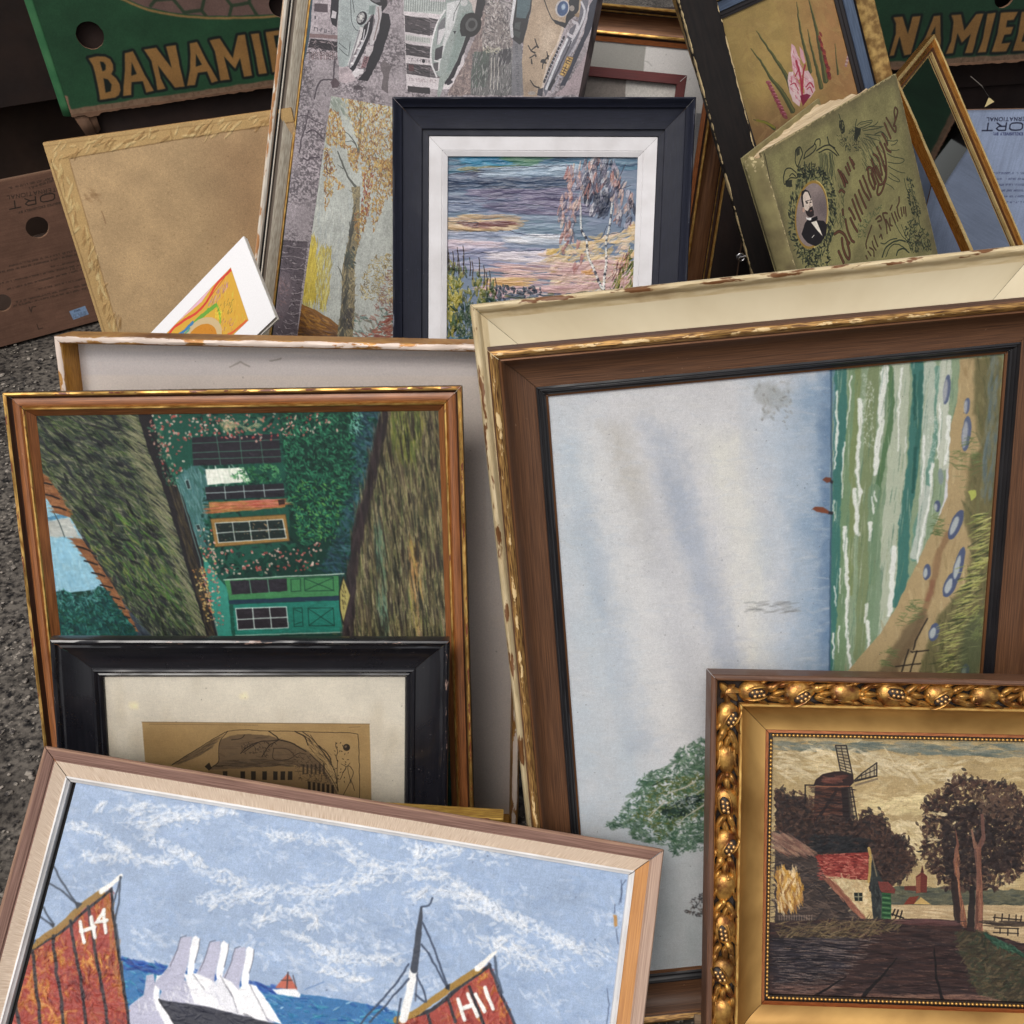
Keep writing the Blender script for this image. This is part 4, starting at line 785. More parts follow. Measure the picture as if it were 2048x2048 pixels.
    for i in range(26): 
        p = c((1310+S.rs.rand()*80, 270+S.rs.rand()*260))[0]; q = S.P([p])[0]; S.dab(q[0], q[1], 5, 2.4, S.rs.rand()*3, ink, .8, 0)
    for x, y, r in ((232, 80, 9), (240, 92, 6), (825, 30, 8)): S.poly(ell(*c((x, y))[0], r, r*.8), (236, 226, 188), .6, soft=8, rough=3)
    finish(S, 0, .95, 1.12, .06); S.specks(40, (110, 96, 76)); S.grain(.02)
    return S

def paint_sunset():
    S = Sheet('H', (.0505, .0505, .2376, .4346), -.0205, 2700, (112, 132, 158), 61)
    z = Zm(780, 180, 640/1932)
    def band(pts, cols, n, L=(30, 100), W=(5, 13), an=0., al=.8): S.dabs(z(*pts), n, cols, L, W, an, .07, al, .8)
    band([(330, 390), (1510, 390), (1510, 1700), (330, 1700)], [(104, 126, 152), (120, 134, 164), (90, 116, 144), (128, 140, 168)], 500)
    band([(330, 395), (1510, 395), (1510, 480), (330, 500)], [(60, 118, 150), (52, 92, 126), (84, 132, 156), (44, 76, 110)], 200)
    band([(480, 410), (720, 410), (720, 460), (480, 470)], [(50, 140, 180), (70, 160, 190), (40, 118, 160)], 60); band([(740, 400), (900, 410), (860, 455), (740, 455)], [(70, 130, 110), (84, 140, 100)], 24)
    band([(430, 470), (700, 465), (640, 490), (440, 500)], [(120, 124, 80), (140, 130, 90)], 16)
    band([(340, 510), (640, 480), (600, 560), (340, 560)], [(60, 70, 104), (84, 94, 126), (130, 146, 170)], 60)
    band([(560, 480), (1120, 450), (1120, 520), (600, 520)], [(150, 172, 192), (170, 188, 204), (126, 152, 178)], 90)
    band([(340, 540), (1150, 530), (1150, 600), (340, 610)], [(50, 74, 110), (64, 90, 124), (40, 60, 96), (80, 106, 138)], 150)
    band([(500, 600), (1100, 600), (1080, 720), (520, 700)], [(104, 94, 132), (92, 86, 124), (128, 120, 150), (84, 84, 118)], 170)
    band([(340, 640), (700, 660), (700, 760), (340, 750)], [(96, 112, 146), (120, 136, 164), (80, 96, 130)], 90)
    band([(640, 680), (1200, 690), (1200, 760), (640, 740)], [(110, 100, 134), (96, 100, 132), (134, 126, 156)], 90)
    band([(340, 740), (1180, 760), (1180, 900), (340, 870)], [(112, 136, 160), (96, 128, 148), (132, 148, 172)], 150)
    band([(380, 760), (760, 760), (760, 840), (340, 850), (340, 800)], [(206, 172, 124), (190, 154, 110), (216, 190, 150), (176, 140, 104)], 80, al=.8); band([(480, 800), (740, 800), (700, 820), (500, 825)], [(140, 84, 80), (120, 74, 76)], 20)
    band([(340, 850), (800, 870), (760, 960), (340, 960)], [(150, 160, 186), (170, 172, 192), (130, 144, 174)], 90)
    band([(740, 880), (1060, 880), (1040, 930), (740, 920)], [(212, 212, 218), (226, 226, 230), (190, 200, 214)], 60)
    band([(340, 910), (640, 920), (600, 980), (340, 980)], [(200, 176, 188), (190, 180, 200), (216, 190, 190)], 50)
    band([(340, 960), (1000, 960), (960, 1080), (340, 1080)], [(140, 142, 174), (160, 160, 186), (124, 130, 166)], 120)
    band([(640, 980), (960, 980), (940, 1050), (620, 1020)], [(206, 196, 206), (216, 206, 210)], 46)
    gold = [(1500, 800), (1500, 1240), (1000, 1240), (940, 1000), (960, 960), (1180, 910), (1390, 850), (1420, 810)]
    S.dabs(z(*gold), 300, [(220, 190, 140), (216, 178, 110), (226, 204, 170), (222, 184, 156)], (20, 60), (6, 14), -.3, .4, .8, .8)
    S.dabs(z((940, 960), (1010, 950), (1000, 990), (950, 990)), 14, [(214, 174, 80)], (12, 30), (6, 10), -.2, .3, .9)
    band([(560, 1060), (1500, 1020), (1500, 1260), (560, 1260)], [(212, 170, 164), (204, 160, 160), (220, 186, 168), (196, 150, 154)], 260)
    band([(640, 1140), (820, 1140), (820, 1180), (640, 1180)], [(224, 180, 110), (216, 164, 100)], 24); S.dabs(z((1165, 1085), (1220, 1090), (1210, 1110), (1170, 1108)), 10, [(214, 150, 70)], (14, 30), (5, 8), 0, .2, .9)
    dk = (40, 50, 78)
    for p in ([(340, 515), (520, 490), (760, 470), (1100, 455)], [(590, 595), (900, 590), (1150, 570)], [(560, 580), (760, 585)], [(660, 690), (900, 695), (1040, 715)], [(340, 680), (500, 690)], [(340, 845), (480, 850), (620, 858), (680, 850)], [(720, 850), (780, 870), (900, 880), (1060, 872)], [(450, 990), (580, 985), (700, 975), (860, 972), (940, 960)], [(1180, 912), (1270, 895), (1300, 840), (1310, 820)], [(1310, 870), (1390, 860), (1410, 830)], [(610, 1105), (800, 1115), (1040, 1118)], [(470, 805), (530, 800), (520, 820)], [(340, 795), (470, 790)]):
        S.line(spline(z(*p), 6), 1.8, dk, .75, rough=2.5, h=-1)
    # weeping birches
    leaf = [(196, 150, 140), (206, 170, 158), (150, 140, 158), (92, 94, 118), (180, 120, 110), (130, 124, 146), (214, 186, 170), (170, 168, 184)]
    lf2 = [(60, 62, 88), (84, 84, 108), (150, 146, 158), (176, 110, 100), (110, 108, 130), (190, 186, 190), (50, 54, 78)]
    def lv(reg, n, cols, L=(18, 38), W=(6, 12)): S.dabs(z(*reg), n, cols, L, W, 1.75, .28, .95, 1.6)
    lv([(1050, 480), (1180, 440), (1250, 400), (1300, 440), (1170, 700), (1120, 860), (1060, 960), (1030, 900), (1010, 700), (1080, 600)], 130, leaf)
    lv([(1180, 420), (1340, 430), (1370, 520), (1400, 600), (1300, 760), (1230, 740), (1160, 650)], 110, lf2, (20, 44), (7, 13))
    lv([(1340, 430), (1400, 560), (1470, 640), (1480, 760), (1420, 850), (1360, 780), (1330, 600)], 80, leaf+lf2)
    lv([(1230, 640), (1320, 640), (1310, 740), (1240, 740)], 14, [(60, 70, 96), (44, 52, 76)], (30, 50), (10, 15))
    for p in ((1062, 500), (1120, 1060), (1150, 1020), (1130, 940), (1050, 950)): S.dabs(z((p[0]-14, p[1]-24), (p[0]+14, p[1]-24), (p[0]+14, p[1]+24), (p[0]-14, p[1]+24)), 2, [(186, 130, 120), (170, 100, 96)], (22, 34), (7, 10), 1.9, .2, .95, 1.4)
    for p in ([(1160, 640), (1240, 410)], [(1210, 560), (1170, 660)], [(1370, 560), (1420, 450)], [(1380, 600), (1450, 580)], [(1300, 430), (1250, 560)]): S.line(z(*p), 1.6, (40, 44, 66), .8, rough=1, h=-1)
    for p in ([(1150, 700), (1155, 840), (1185, 900), (1195, 1000), (1230, 1080), (1270, 1180), (1290, 1200)], [(1340, 690), (1325, 820), (1305, 920), (1305, 1040), (1295, 1120), (1290, 1200), (1290, 1260)]):
        sp = S.P(spline(z(*p), 10))
        for i in range(len(sp)-1): S.dab(sp[i][0], sp[i][1], 9, 6+i*.05, 1.5, [(222, 220, 212), (210, 210, 204), (232, 230, 224), (60, 64, 80)][S.rs.randint(4) if i > 4 else 0], .95, 1.6)
        for i in range(0, len(sp)-1, 3): S.dab(sp[i][0]+3, sp[i][1], 5, 3, .8, (50, 56, 74), .8, 0)
    # reeds and bushes
    gr = [(110, 120, 34), (140, 134, 44), (84, 104, 38), (164, 150, 56), (60, 84, 40), (96, 100, 30), (40, 62, 44)]
    S.dabs(z((330, 1010), (400, 1040), (480, 1090), (560, 1120), (630, 1170), (660, 1250), (660, 1900), (330, 1900)), 520, gr, (14, 34), (5, 10), 1.5, .35, .95, 1.6)
    S.dabs(z((340, 1100), (430, 1160), (430, 1400), (340, 1400)), 90, [(176, 160, 50), (190, 176, 70), (120, 126, 40)], (12, 30), (6, 11), 1.4, .5, .95, 1.8)
    S.dabs(z((380, 1300), (640, 1260), (640, 1500), (380, 1500)), 120, [(36, 70, 48), (50, 90, 56), (30, 60, 56)], (12, 30), (5, 9), 1.4, .4, .9, 1.4)
    for x, y in ((345, 940), (352, 980), (378, 975), (405, 950), (412, 1000), (440, 940), (440, 1000), (480, 1010), (495, 1030), (535, 1010), (565, 1060), (580, 1100), (600, 1090), (635, 1130)):
        S.line(z((x, y), (x+6, y+40), (x+4, y+110)), 2, (60, 44, 40), .9, w2=3.4, rough=1.2, h=1)
    S.dabs(z((640, 1190), (700, 1180), (760, 1200), (850, 1190), (915, 1200), (915, 1300), (640, 1300)), 110, [(40, 54, 76), (56, 72, 92), (30, 42, 64), (70, 84, 100)], (8, 18), (5, 9), .8, .9, .95, 1.5)
    S.dabs(z((640, 1240), (1500, 1210), (1500, 1900), (640, 1900)), 500, [(46, 66, 92), (60, 80, 70), (96, 104, 50), (70, 90, 120)], (20, 60), (5, 10), .05, .2, .9)
    S.dabs(z((1350, 1120), (1470, 930), (1480, 1300), (1330, 1300)), 130, gr[:6]+[(190, 140, 120)], (14, 34), (3, 6), 1.9, .3, .95, 1.4)
    S.dabs(z((1310, 1080), (1440, 980), (1440, 1040), (1330, 1160)), 30, [(206, 140, 130), (120, 70, 70)], (12, 28), (2, 4), 1.9, .3, .9, 1.2)
    S.dabs(z((330, 1470), (480, 1480), (480, 1600), (330, 1600)), 50, [(40, 100, 140), (30, 80, 120), (70, 130, 150)], (14, 34), (4, 8), .1, .4, .9)
    finish(S, 0, .8, .96, .08, gam=1.12); S.grain(.03); return S

def paint_birch():
    S = Sheet('I', (.0, .0, .12, .4628), 0., 2400, (178, 184, 190), 71)
    z = Zm(500, 170, 360/1312)
    S.img *= (.9+.16*S.N(20, 40, 1, 4))[..., None]; S.img *= (.95+.1*S.N(2, 5, 2))[..., None]
    S.dabs(z((420, 700), (760, 700), (700, 1500), (380, 1500)), 200, [(196, 202, 210), (170, 180, 194), (206, 208, 212)], (14, 40), (2, 6), 1.5, .2, .4)
    S.dabs(z((590, 40), (690, 60), (720, 260), (600, 180)), 40, [(150, 160, 160), (130, 144, 140)], (14, 40), (3, 7), .9, .2, .6)
    yel = [(190, 170, 70), (204, 190, 96), (170, 150, 50), (212, 204, 130)]
    S.dabs(z((440, 1090), (490, 1140), (540, 1180), (590, 1200), (580, 1500), (540, 1640), (360, 1600), (400, 1300)), 380, yel, (14, 40), (2, 5), 1.5, .2, .7)
    S.dabs(z((440, 1090), (480, 1140), (480, 1560), (380, 1560)), 170, [(196, 176, 50), (212, 190, 70)], (14, 40), (3, 6), 1.5, .2, .75)
    S.poly(z((370, 1590), (480, 1640), (580, 1700), (660, 1760), (640, 1900), (560, 2100), (240, 2100), (330, 1840)), (150, 100, 30), rough=2); S.dabs(z((370, 1600), (640, 1760), (600, 2000), (300, 2000)), 200, [(176, 120, 36), (130, 84, 30), (190, 140, 60), (110, 70, 34)], (14, 40), (3, 6), .3, .3, .75)
    S.dabs(z((380, 1780), (640, 1790), (640, 1840), (360, 1840)), 50, [(96, 60, 30), (110, 70, 34)], (14, 30), (3, 6), 0, .2, .7)
    S.dabs(z((740, 1640), (880, 1700), (1040, 1560), (1100, 2000), (700, 2000)), 240, [(96, 130, 130), (120, 110, 100), (150, 90, 80), (110, 130, 120), (70, 100, 100)], (10, 26), (3, 6), .4, .6, .7)
    S.dabs(z((1040, 1640), (1050, 1900), (820, 1860)), 90, [(150, 74, 60), (130, 60, 56), (170, 100, 80)], (10, 26), (3, 6), -.5, .3, .8)
    S.dabs(z((900, 1240), (1040, 1230), (1060, 1600), (800, 1560), (810, 1420)), 330, [(160, 136, 74), (180, 156, 90), (130, 106, 60), (110, 90, 60), (190, 170, 110)], (5, 14), (1.6, 3.4), .7, .9, .7)
    S.dabs(z((1000, 1350), (1060, 1350), (1060, 1640), (900, 1650)), 100, [(130, 84, 84), (146, 100, 90)], (6, 16), (2, 4), .5, .8, .6)
    # trunk and limbs
    tk = z((740, 740), (800, 740), (800, 1000), (790, 1160), (760, 1300), (765, 1500), (760, 1700), (735, 2000), (600, 2000), (640, 1800), (670, 1600), (670, 1360), (700, 1200), (745, 1000), (755, 850))
    S.poly(tk, (136, 124, 98), rough=2); S.dabs(tk, 300, [(160, 148, 116), (104, 98, 82), (80, 78, 70), (176, 164, 130), (120, 110, 80)], (8, 24), (2.4, 5), 1.3, .7, .75)
    S.dabs(z((640, 1840), (690, 1360), (700, 1200), (750, 900), (770, 900), (720, 1300), (710, 1840)), 130, [(60, 62, 60), (76, 76, 70)], (14, 34), (3, 5), 1.6, .15, .7)
    S.dabs(z((690, 1200), (760, 1180), (760, 1330), (690, 1330)), 50, [(70, 84, 80), (60, 66, 62)], (8, 20), (3, 5), .8, .6, .7)
    S.dabs(z((680, 1640), (750, 1640), (740, 1780), (660, 1780)), 46, [(50, 48, 52), (70, 64, 64)], (8, 24), (3, 6), 1.2, .5, .7)
    for p, w in (([(805, 60), (810, 200), (805, 300), (800, 400), (790, 500)], 6), ([(640, 485), (660, 540), (690, 610), (720, 680), (770, 740)], 5), ([(655, 340), (710, 350), (740, 390), (770, 430), (790, 500)], 3), ([(690, 415), (740, 410), (770, 435)], 2.6), ([(840, 510), (865, 560), (870, 600)], 3), ([(640, 580), (680, 610)], 2), ([(640, 1320), (660, 1360), (680, 1420)], 3), ([(830, 460), (900, 490), (930, 560)], 2), ([(755, 160), (790, 240), (805, 300)], 2)):
        S.line(spline(z(*p), 6), w*.6, (74, 78, 76), .85, w2=w, rough=1.6)
    lf = [(170, 126, 62), (190, 146, 70), (146, 96, 50), (206, 176, 104), (160, 110, 50), (126, 80, 48), (196, 160, 80), (150, 140, 90)]
    for reg, n in (([(640, 60), (1040, 90), (1040, 560), (960, 640), (820, 560), (760, 330), (700, 140)], 900), ([(580, 170), (640, 200), (690, 330), (700, 460), (560, 430), (545, 330)], 260), ([(540, 450), (590, 450), (620, 620), (600, 800), (545, 920), (540, 700)], 150), ([(610, 660), (690, 740), (640, 760)], 24), ([(800, 560), (900, 620), (870, 900), (820, 1100), (790, 1000), (830, 800)], 220), ([(900, 560), (1040, 560), (1040, 760), (960, 900), (900, 1080), (880, 900)], 330), ([(690, 420), (800, 480), (780, 660), (720, 560)], 120), ([(760, 920), (830, 900), (800, 1160), (760, 1160)], 70), ([(980, 560), (1040, 560), (1040, 860)], 90)):
        S.dabs(z(*reg), n, lf, (5, 13), (2.2, 4.4), 1.35, .6, .85)
    S.dabs(z((830, 640), (900, 640), (860, 960), (810, 960)), 60, [(150, 60, 44), (130, 50, 44)], (5, 12), (2, 4), 1.4, .4, .8); S.dabs(z((560, 460), (640, 640), (560, 660), (530, 640)), 30, [(110, 60, 44)], (5, 12), (2, 4), 1.4, .4, .8)
    S.dabs(z((640, 80), (1040, 90), (1040, 500), (780, 460)), 150, [(214, 210, 190), (196, 196, 180)], (5, 12), (2, 4), 1.3, .6, .6)
    S.line(z((585, 40), (1040, 90)), 3, (190, 184, 150), .8, rough=1); S.line(z((585, 46), (1040, 98)), 1.4, (110, 104, 84), .7, rough=1)
    finish(S, 0, .85, .9, .16, (1.02, 1.01, .94), gam=1.15, brush=.12); S.specks(50); S.grain(.06); return S

def paint_cars():
    S = Sheet('J', (0, 0, .2859, .56), 0., 2400, (176, 166, 172), 81)
    j1 = Zm(500, 0, 360/1932); j2 = Zm(840, 0, 400/1932); z5 = Zm(500, 170, 360/1312)
    grit = np.clip((S.N(4.5, 3.6, 3, 3)-.5)*3.4+.5, 0, 1)
    allr = [(500, -120), (1230, -120), (1230, 720), (450, 720)]
    S.img *= (.9+.2*S.N(60, 60, 1, 3))[..., None]
    m = np.clip((S.N(50, 70, 9, 2)-.3)*3, .25, 1)
    S.tint(grit*m*.62, (74, 66, 74))
    S.dabs(allr, 900, [(70, 64, 72), (206, 196, 200), (120, 110, 118), (190, 180, 184)], (4, 14), (1.5, 4), .9, .9, .5)
    ink = (44, 42, 56)
    # left edge colour and facades
    S.poly(j1((600, -400), (690, 0), (640, 400), (560, 760), (560, 800), (400, 800)), (64, 94, 110), rough=1)
    fac = j1((690, -300), (950, -300), (940, 620), (600, 620), (650, 300)); S.poly(fac, (190, 178, 184), rough=1); S.tint(S.mask(fac)*grit*.3, (110, 100, 110))
    for q, c_ in (([(690, 35), (835, 45), (835, 135), (690, 120)], (96, 80, 90)), ([(870, 0), (880, -60), (970, -60), (930, 290), (880, 260), (860, 180)], (50, 48, 60)), ([(650, 410), (940, 450), (940, 550), (620, 510)], (54, 48, 58)), ([(640, 360), (940, 380), (940, 420), (640, 400)], (150, 120, 122))):
        S.poly(j1(*q), c_, rough=1)
    S.poly(j1((885, 110), (930, 130), (920, 200), (870, 190)), (196, 190, 196)); S.line(j1((700, 180), (700, 195)), 4, (90, 84, 96))
    S.smallprint(*j1((690, 310), (910, 350)), 7, (70, 66, 80)); S.dabs(j1((640, 420), (940, 450), (940, 640), (600, 620)), 130, [(190, 170, 172), (90, 74, 80), (60, 54, 62)], (6, 22), (1.4, 3), .1, .5, .7)
    for i in range(14): S.line(j1((640+i*22, 560), (640+i*22+S.rs.randn()*4, 640)), 1.6, (120, 84, 86), .7)
    # street lamp and wall at the left
    for p, w in (([(910, 640), (900, 760), (890, 930)], 5), ([(880, 850), (780, 860), (730, 920), (690, 1060)], 5), ([(630, 1190), (600, 1330), (560, 1460), (530, 1640)], 4), ([(600, 1420), (680, 1400), (740, 1440), (780, 1490)], 5), ([(570, 1700), (620, 1720), (660, 1690), (740, 1690)], 5), ([(510, 1250), (600, 1240), (700, 1300), (790, 1340)], 2.4)):
        S.line(spline(j1(*p), 6), w*.8, (84, 72, 84), .85, rough=2)
    S.poly(j1((860, 880), (910, 830), (970, 900), (940, 940), (880, 940)), (100, 78, 88), .9, rough=2)
    wl = z5((230, 1130), (420, 1140), (330, 1900), (150, 1900), (180, 1600)); S.poly(wl, (88, 76, 88), .75, rough=3)
    S.dabs(wl, 200, [(60, 50, 60), (110, 96, 106), (196, 186, 190)], (6, 16), (2, 4), .2, .6, .7)
    for k in range(9): S.line([(x, y+S.rs.randn()*2) for x, y in z5((215, 1170+k*80), (300, 1180+k*80), (410, 1190+k*80))], 1.8, (196, 186, 190), .6, rough=3)
    S.poly(z5((240, 1350), (290, 1380), (312, 1500), (280, 1640), (220, 1760), (160, 1740), (160, 1480)), (120, 106, 116), .95, rough=3); S.dabs(z5((200, 1380), (300, 1440), (240, 1700), (160, 1680)), 70, [(146, 132, 140), (96, 84, 94), (160, 120, 120)], (6, 18), (2, 5), .8, .6, .6)
    # pale green car, nose down
    body = j1((970, -300), (1400, -300), (1400, 90), (1370, 60), (1340, 160), (1310, 150), (1220, 280), (1160, 380), (1060, 700), (960, 740), (940, 600), (940, 300))
    S.poly(body, (164, 178, 178), rough=.8); S.tint(S.mask(body, 3)*np.clip(S.N(30, 90, 12, 2)-.3, 0, .6), (196, 206, 206))
    S.poly(j1((1280, 60), (1345, 60), (1330, 160), (1270, 150)), (120, 142, 138), .8, soft=4)
    S.poly(j1((1180, 290), (1240, 300), (1090, 640), (1060, 740), (1050, 690)), (210, 208, 210)); S.line(j1((1175, 330), (1060, 720)), 4, (150, 150, 156))
    S.poly(j1((1285, 0), (1470, -120), (1470, 60), (1420, 130), (1390, 60), (1330, 30)), (44, 44, 52), rough=1); S.poly(j1((1300, 0), (1390, -60), (1400, 20), (1350, 30)), (120, 118, 124), .9)
    S.poly(ell(*j1((1200, 195))[0], 10, 14, 20), ink); S.poly(ell(*j1((1190, 190))[0], 7, 11, 20), (170, 172, 172)); S.line(j1((1150, 180), (1230, 200)), 1.4, ink); S.line(j1((1190, 140), (1195, 250)), 1.2, ink); S.poly(ell(*j1((1192, 185))[0], 3, 5), (214, 214, 210))
    grl = j1((1220, 290), (1330, 150), (1310, 330), (1230, 540), (1110, 770), (1070, 740), (1180, 500)); S.poly(grl, ink, rough=.8)
    for p in ([(1230, 320), (1200, 460), (1080, 720)], [(1280, 240), (1240, 400), (1100, 700)]): S.line(spline(j1(*p), 6), 3, (196, 196, 202), .95)
    for k in range(4): p = j1((1205-k*36, 440+k*80))[0]; S.poly(ell(*p, 3.4, 2), (220, 218, 222))
    S.poly(j1((1350, 60), (1410, 60), (1415, 150), (1390, 290), (1330, 470), (1290, 490), (1290, 400), (1340, 240)), (186, 182, 186), rough=1); S.line(j1((1375, 80), (1385, 200), (1330, 430)), 3, (140, 120, 118), .8)
    S.poly(j1((1420, 140), (1490, 150), (1510, 260), (1450, 470), (1390, 640), (1300, 800), (1260, 870), (1150, 860), (1240, 760), (1300, 560), (1380, 350)), (40, 38, 50), rough=2)
    S.poly(j1((1245, 500), (1330, 490), (1320, 540), (1290, 600), (1240, 590)), (186, 178, 182), rough=1); S.poly(j1((1230, 600), (1285, 610), (1240, 730), (1190, 730)), (150, 110, 116), rough=1); S.smallprint(*j1((1255, 615), (1215, 725)), 6, (60, 44, 54))
    S.poly(j1((1140, 730), (1220, 750), (1210, 790), (1120, 830), (1080, 800)), (206, 202, 206), rough=2); S.poly(j1((960, 760), (1020, 720), (1060, 760), (980, 800)), (60, 58, 66), rough=2)
    for p in ([(1080, 0), (1090, 220), (1130, 310), (1160, 330)], [(1100, 0), (1120, 130)], [(955, 460), (1000, 500), (1040, 530)], [(960, 520), (1010, 570), (1050, 600)], [(1075, 450), (1060, 600)]): S.line(spline(j1(*p), 5), 1.6, (74, 84, 90), .85)
    S.poly(j1((950, 720), (1060, 720), (1140, 860), (1050, 900), (960, 880)), (200, 182, 188), .8, rough=3)
    S.poly(j1((1400, 690), (1440, 640), (1520, 720), (1490, 800), (1480, 1000), (1410, 960), (1430, 830)), (112, 102, 106), .9, rough=2); S.poly(j1((1110, 930), (1160, 910), (1220, 940), (1200, 970), (1110, 965)), (84, 72, 80), .9, rough=2)
    # white building with shutters
    bld = j1((1640, -200), (2300, -200), (2300, 960), (1680, 960)); S.poly(bld, (206, 198, 202), rough=1)
    for q, c_ in (([(1650, -60), (1932, -60), (1932, 130), (1650, 115)], (176, 186, 182)), ([(1660, 165), (1932, 205), (1932, 385), (1665, 340)], (84, 78, 84)), ([(1668, 370), (1932, 410), (1932, 470), (1668, 430)], (190, 194, 190)), ([(1672, 470), (1932, 505), (1932, 625), (1675, 590)], (78, 72, 78)), ([(1680, 680), (1932, 705), (1932, 830), (1685, 790)], (60, 54, 62)), ([(1690, 920), (1932, 945), (1932, 1010), (1695, 985)], (60, 54, 62))):
        S.poly(j1(*q)+[], c_, rough=1)
    for q in ([(1660, 165), (2110, 215), (2110, 400), (1665, 340)], [(1672, 470), (2110, 520), (2110, 640), (1675, 590)], [(1680, 680), (2110, 720), (2110, 850), (1685, 790)]):
        S.poly(j1(*q), (80, 72, 80), .7, rough=1); S.dabs(j1(*q), 90, [(150, 140, 146), (54, 50, 58), (120, 106, 112), (44, 42, 50)], (6, 24), (1.4, 3), .1, .1, .8)
    S.poly(j1((1655, 0), (2100, 20), (2100, 160), (1655, 120)), (178, 188, 184), rough=1)
    for i in range(24): S.line(j1((1660+i*19, -20), (1665+i*19, 120)), 1.2, (84, 96, 96), .8); 
    for i in range(24): S.line(j1((1680+i*19, 385+i*2), (1682+i*19, 430+i*2)), 1.2, (120, 130, 126), .7)
    S.smallprint(*j1((1680, 635), (2080, 670)), 6, (100, 92, 100), .7); S.smallprint(*j1((1690, 850), (2080, 880)), 6, (140, 120, 126), .6)
    S.poly(ell(*j1((1862, 655))[0], 3, 4), ink); S.poly(j1((1700, 690), (1760, 700), (1765, 770), (1705, 760)), (120, 60, 66), .7, rough=2)
    # side-on car in the middle
    c2 = lambda *p: j2(*p)
    S.poly(c2((560, -300), (700, -300), (640, 0), (590, 180), (480, 370), (330, 740), (250, 820), (200, 700), (350, 400), (500, 100)), (44, 40, 52), rough=3)
    road = c2((640, 0), (760, 0), (900, 400), (700, 920), (260, 920), (420, 620), (560, 300)); S.poly(road, (160, 138, 132), rough=3); S.tint(S.mask(road)*grit*.5, (96, 84, 90))
    S.dabs(road, 160, [(190, 170, 164), (120, 98, 98), (206, 190, 180)], (6, 20), (2, 4), 1.9, .4, .6)
    S.poly(c2((280, -300), (560, -300), (530, 120), (440, 360), (370, 560), (270, 760), (180, 740), (130, 680), (110, 560), (115, 430), (160, 250), (240, 100)), (152, 166, 162), rough=1)
    S.poly(c2((260, 30), (390, 0), (330, 240), (250, 420), (170, 690), (150, 700), (240, 330)), (206, 208, 210), .9, soft=3)
    S.tint(S.mask(c2((400, 130), (530, 100), (330, 640), (250, 720)), 6)*.6, (124, 148, 142))
    S.poly(c2((245, 165), (240, 260), (180, 420), (160, 420), (170, 270), (200, 200)), (120, 122, 128), rough=.8); S.poly(c2((180, 290), (245, 270), (235, 330), (190, 430), (165, 430)), (206, 204, 208), .9)
    S.poly(c2((150, 470), (225, 440), (210, 560), (140, 590)), (74, 70, 80), rough=1); S.poly(c2((130, 610), (190, 600), (180, 680), (150, 690), (130, 650)), (90, 86, 92), .9)
    S.line(c2((140, 585), (185, 595), (180, 680)), 3, (210, 208, 210)); S.line(spline(c2((240, 100), (160, 240), (112, 430), (108, 600), (160, 740)), 6), 4, (214, 214, 216), .95)
    S.poly(ell(*c2((490, 240))[0], 21, 25, 20), (40, 40, 46)); S.poly(ell(*c2((497, 238))[0], 12, 14, 20), (96, 98, 100)); S.poly(ell(*c2((500, 236))[0], 7, 8, 20), (54, 54, 58))
    S.poly(c2((410, 180), (445, 130), (470, 180), (420, 250), (440, 350), (400, 350), (385, 290)), (48, 48, 54), rough=1)
    S.poly(c2((470, 0), (560, -60), (530, 130), (510, 100), (500, 40)), (200, 186, 180), rough=1); S.poly(ell(*c2((425, 25))[0], 7, 7), (190, 192, 192)); S.line(c2((395, 0), (330, 130), (320, 200)), 1.4, (96, 104, 106)); S.poly(c2((320, 300), (350, 300), (335, 330)), ink)
    S.poly(c2((190, 750), (250, 700), (290, 720), (240, 800), (180, 960), (165, 900)), (150, 164, 158), rough=1); S.poly(c2((245, 790), (290, 760), (320, 790), (270, 830)), ink, .9, rough=1); S.line(c2((230, 830), (280, 830)), 3, (214, 212, 210))
    # weeds, wall behind
    pl = c2((640, 0), (900, 0), (880, 480), (700, 520), (600, 460), (610, 280)); S.poly(pl, (150, 144, 142), .6, rough=4); S.dabs(pl, 360, [(190, 184, 180), (110, 104, 106), (84, 78, 84), (206, 200, 196)], (5, 14), (2, 4), .9, .9, .7)
    gr = c2((500, 520), (890, 460), (900, 920), (490, 920)); S.poly(gr, (110, 112, 112), .9, rough=3); S.poly(c2((520, 500), (680, 480), (640, 840), (490, 850)), (92, 108, 100), .85, rough=3)
    S.poly(c2((700, 480), (880, 470), (880, 600), (760, 640)), (60, 60, 70), .7, rough=4); S.dabs(gr, 300, [(160, 158, 158), (74, 74, 82), (90, 84, 90), (184, 180, 180)], (6, 24), (1.4, 3), 1.55, .3, .7)
    for x in (690, 720, 760): S.line(c2((x, 560), (x-10, 860)), 2, (196, 190, 180), .8, rough=2)
    S.dabs(c2((600, 440), (780, 470), (760, 520), (620, 500)), 34, [(206, 200, 180), (180, 176, 150)], (5, 16), (2, 3), .4, .7, .8)
    S.poly(c2((900, 380), (980, 420), (1000, 920), (880, 920)), (124, 126, 134), .9, rough=2); S.smallprint(*c2((930, 430), (950, 920)), 6, (80, 80, 90), .5)
    # beige car, nose down
    S.poly(c2((920, -300), (1120, -300), (1080, 60), (1000, 400), (960, 430), (890, 370), (885, 280)), (52, 54, 62), rough=1); S.poly(c2((950, -200), (1090, -200), (1060, 80), (1020, 180), (930, 170)), (84, 112, 122), rough=1); S.line(c2((915, 0), (880, 240), (890, 350)), 7, (206, 206, 210))
    S.poly(c2((920, 220), (975, 210), (960, 290), (910, 270)), (80, 90, 92)); S.poly(c2((905, 290), (975, 310), (960, 370), (900, 340)), (70, 82, 82))
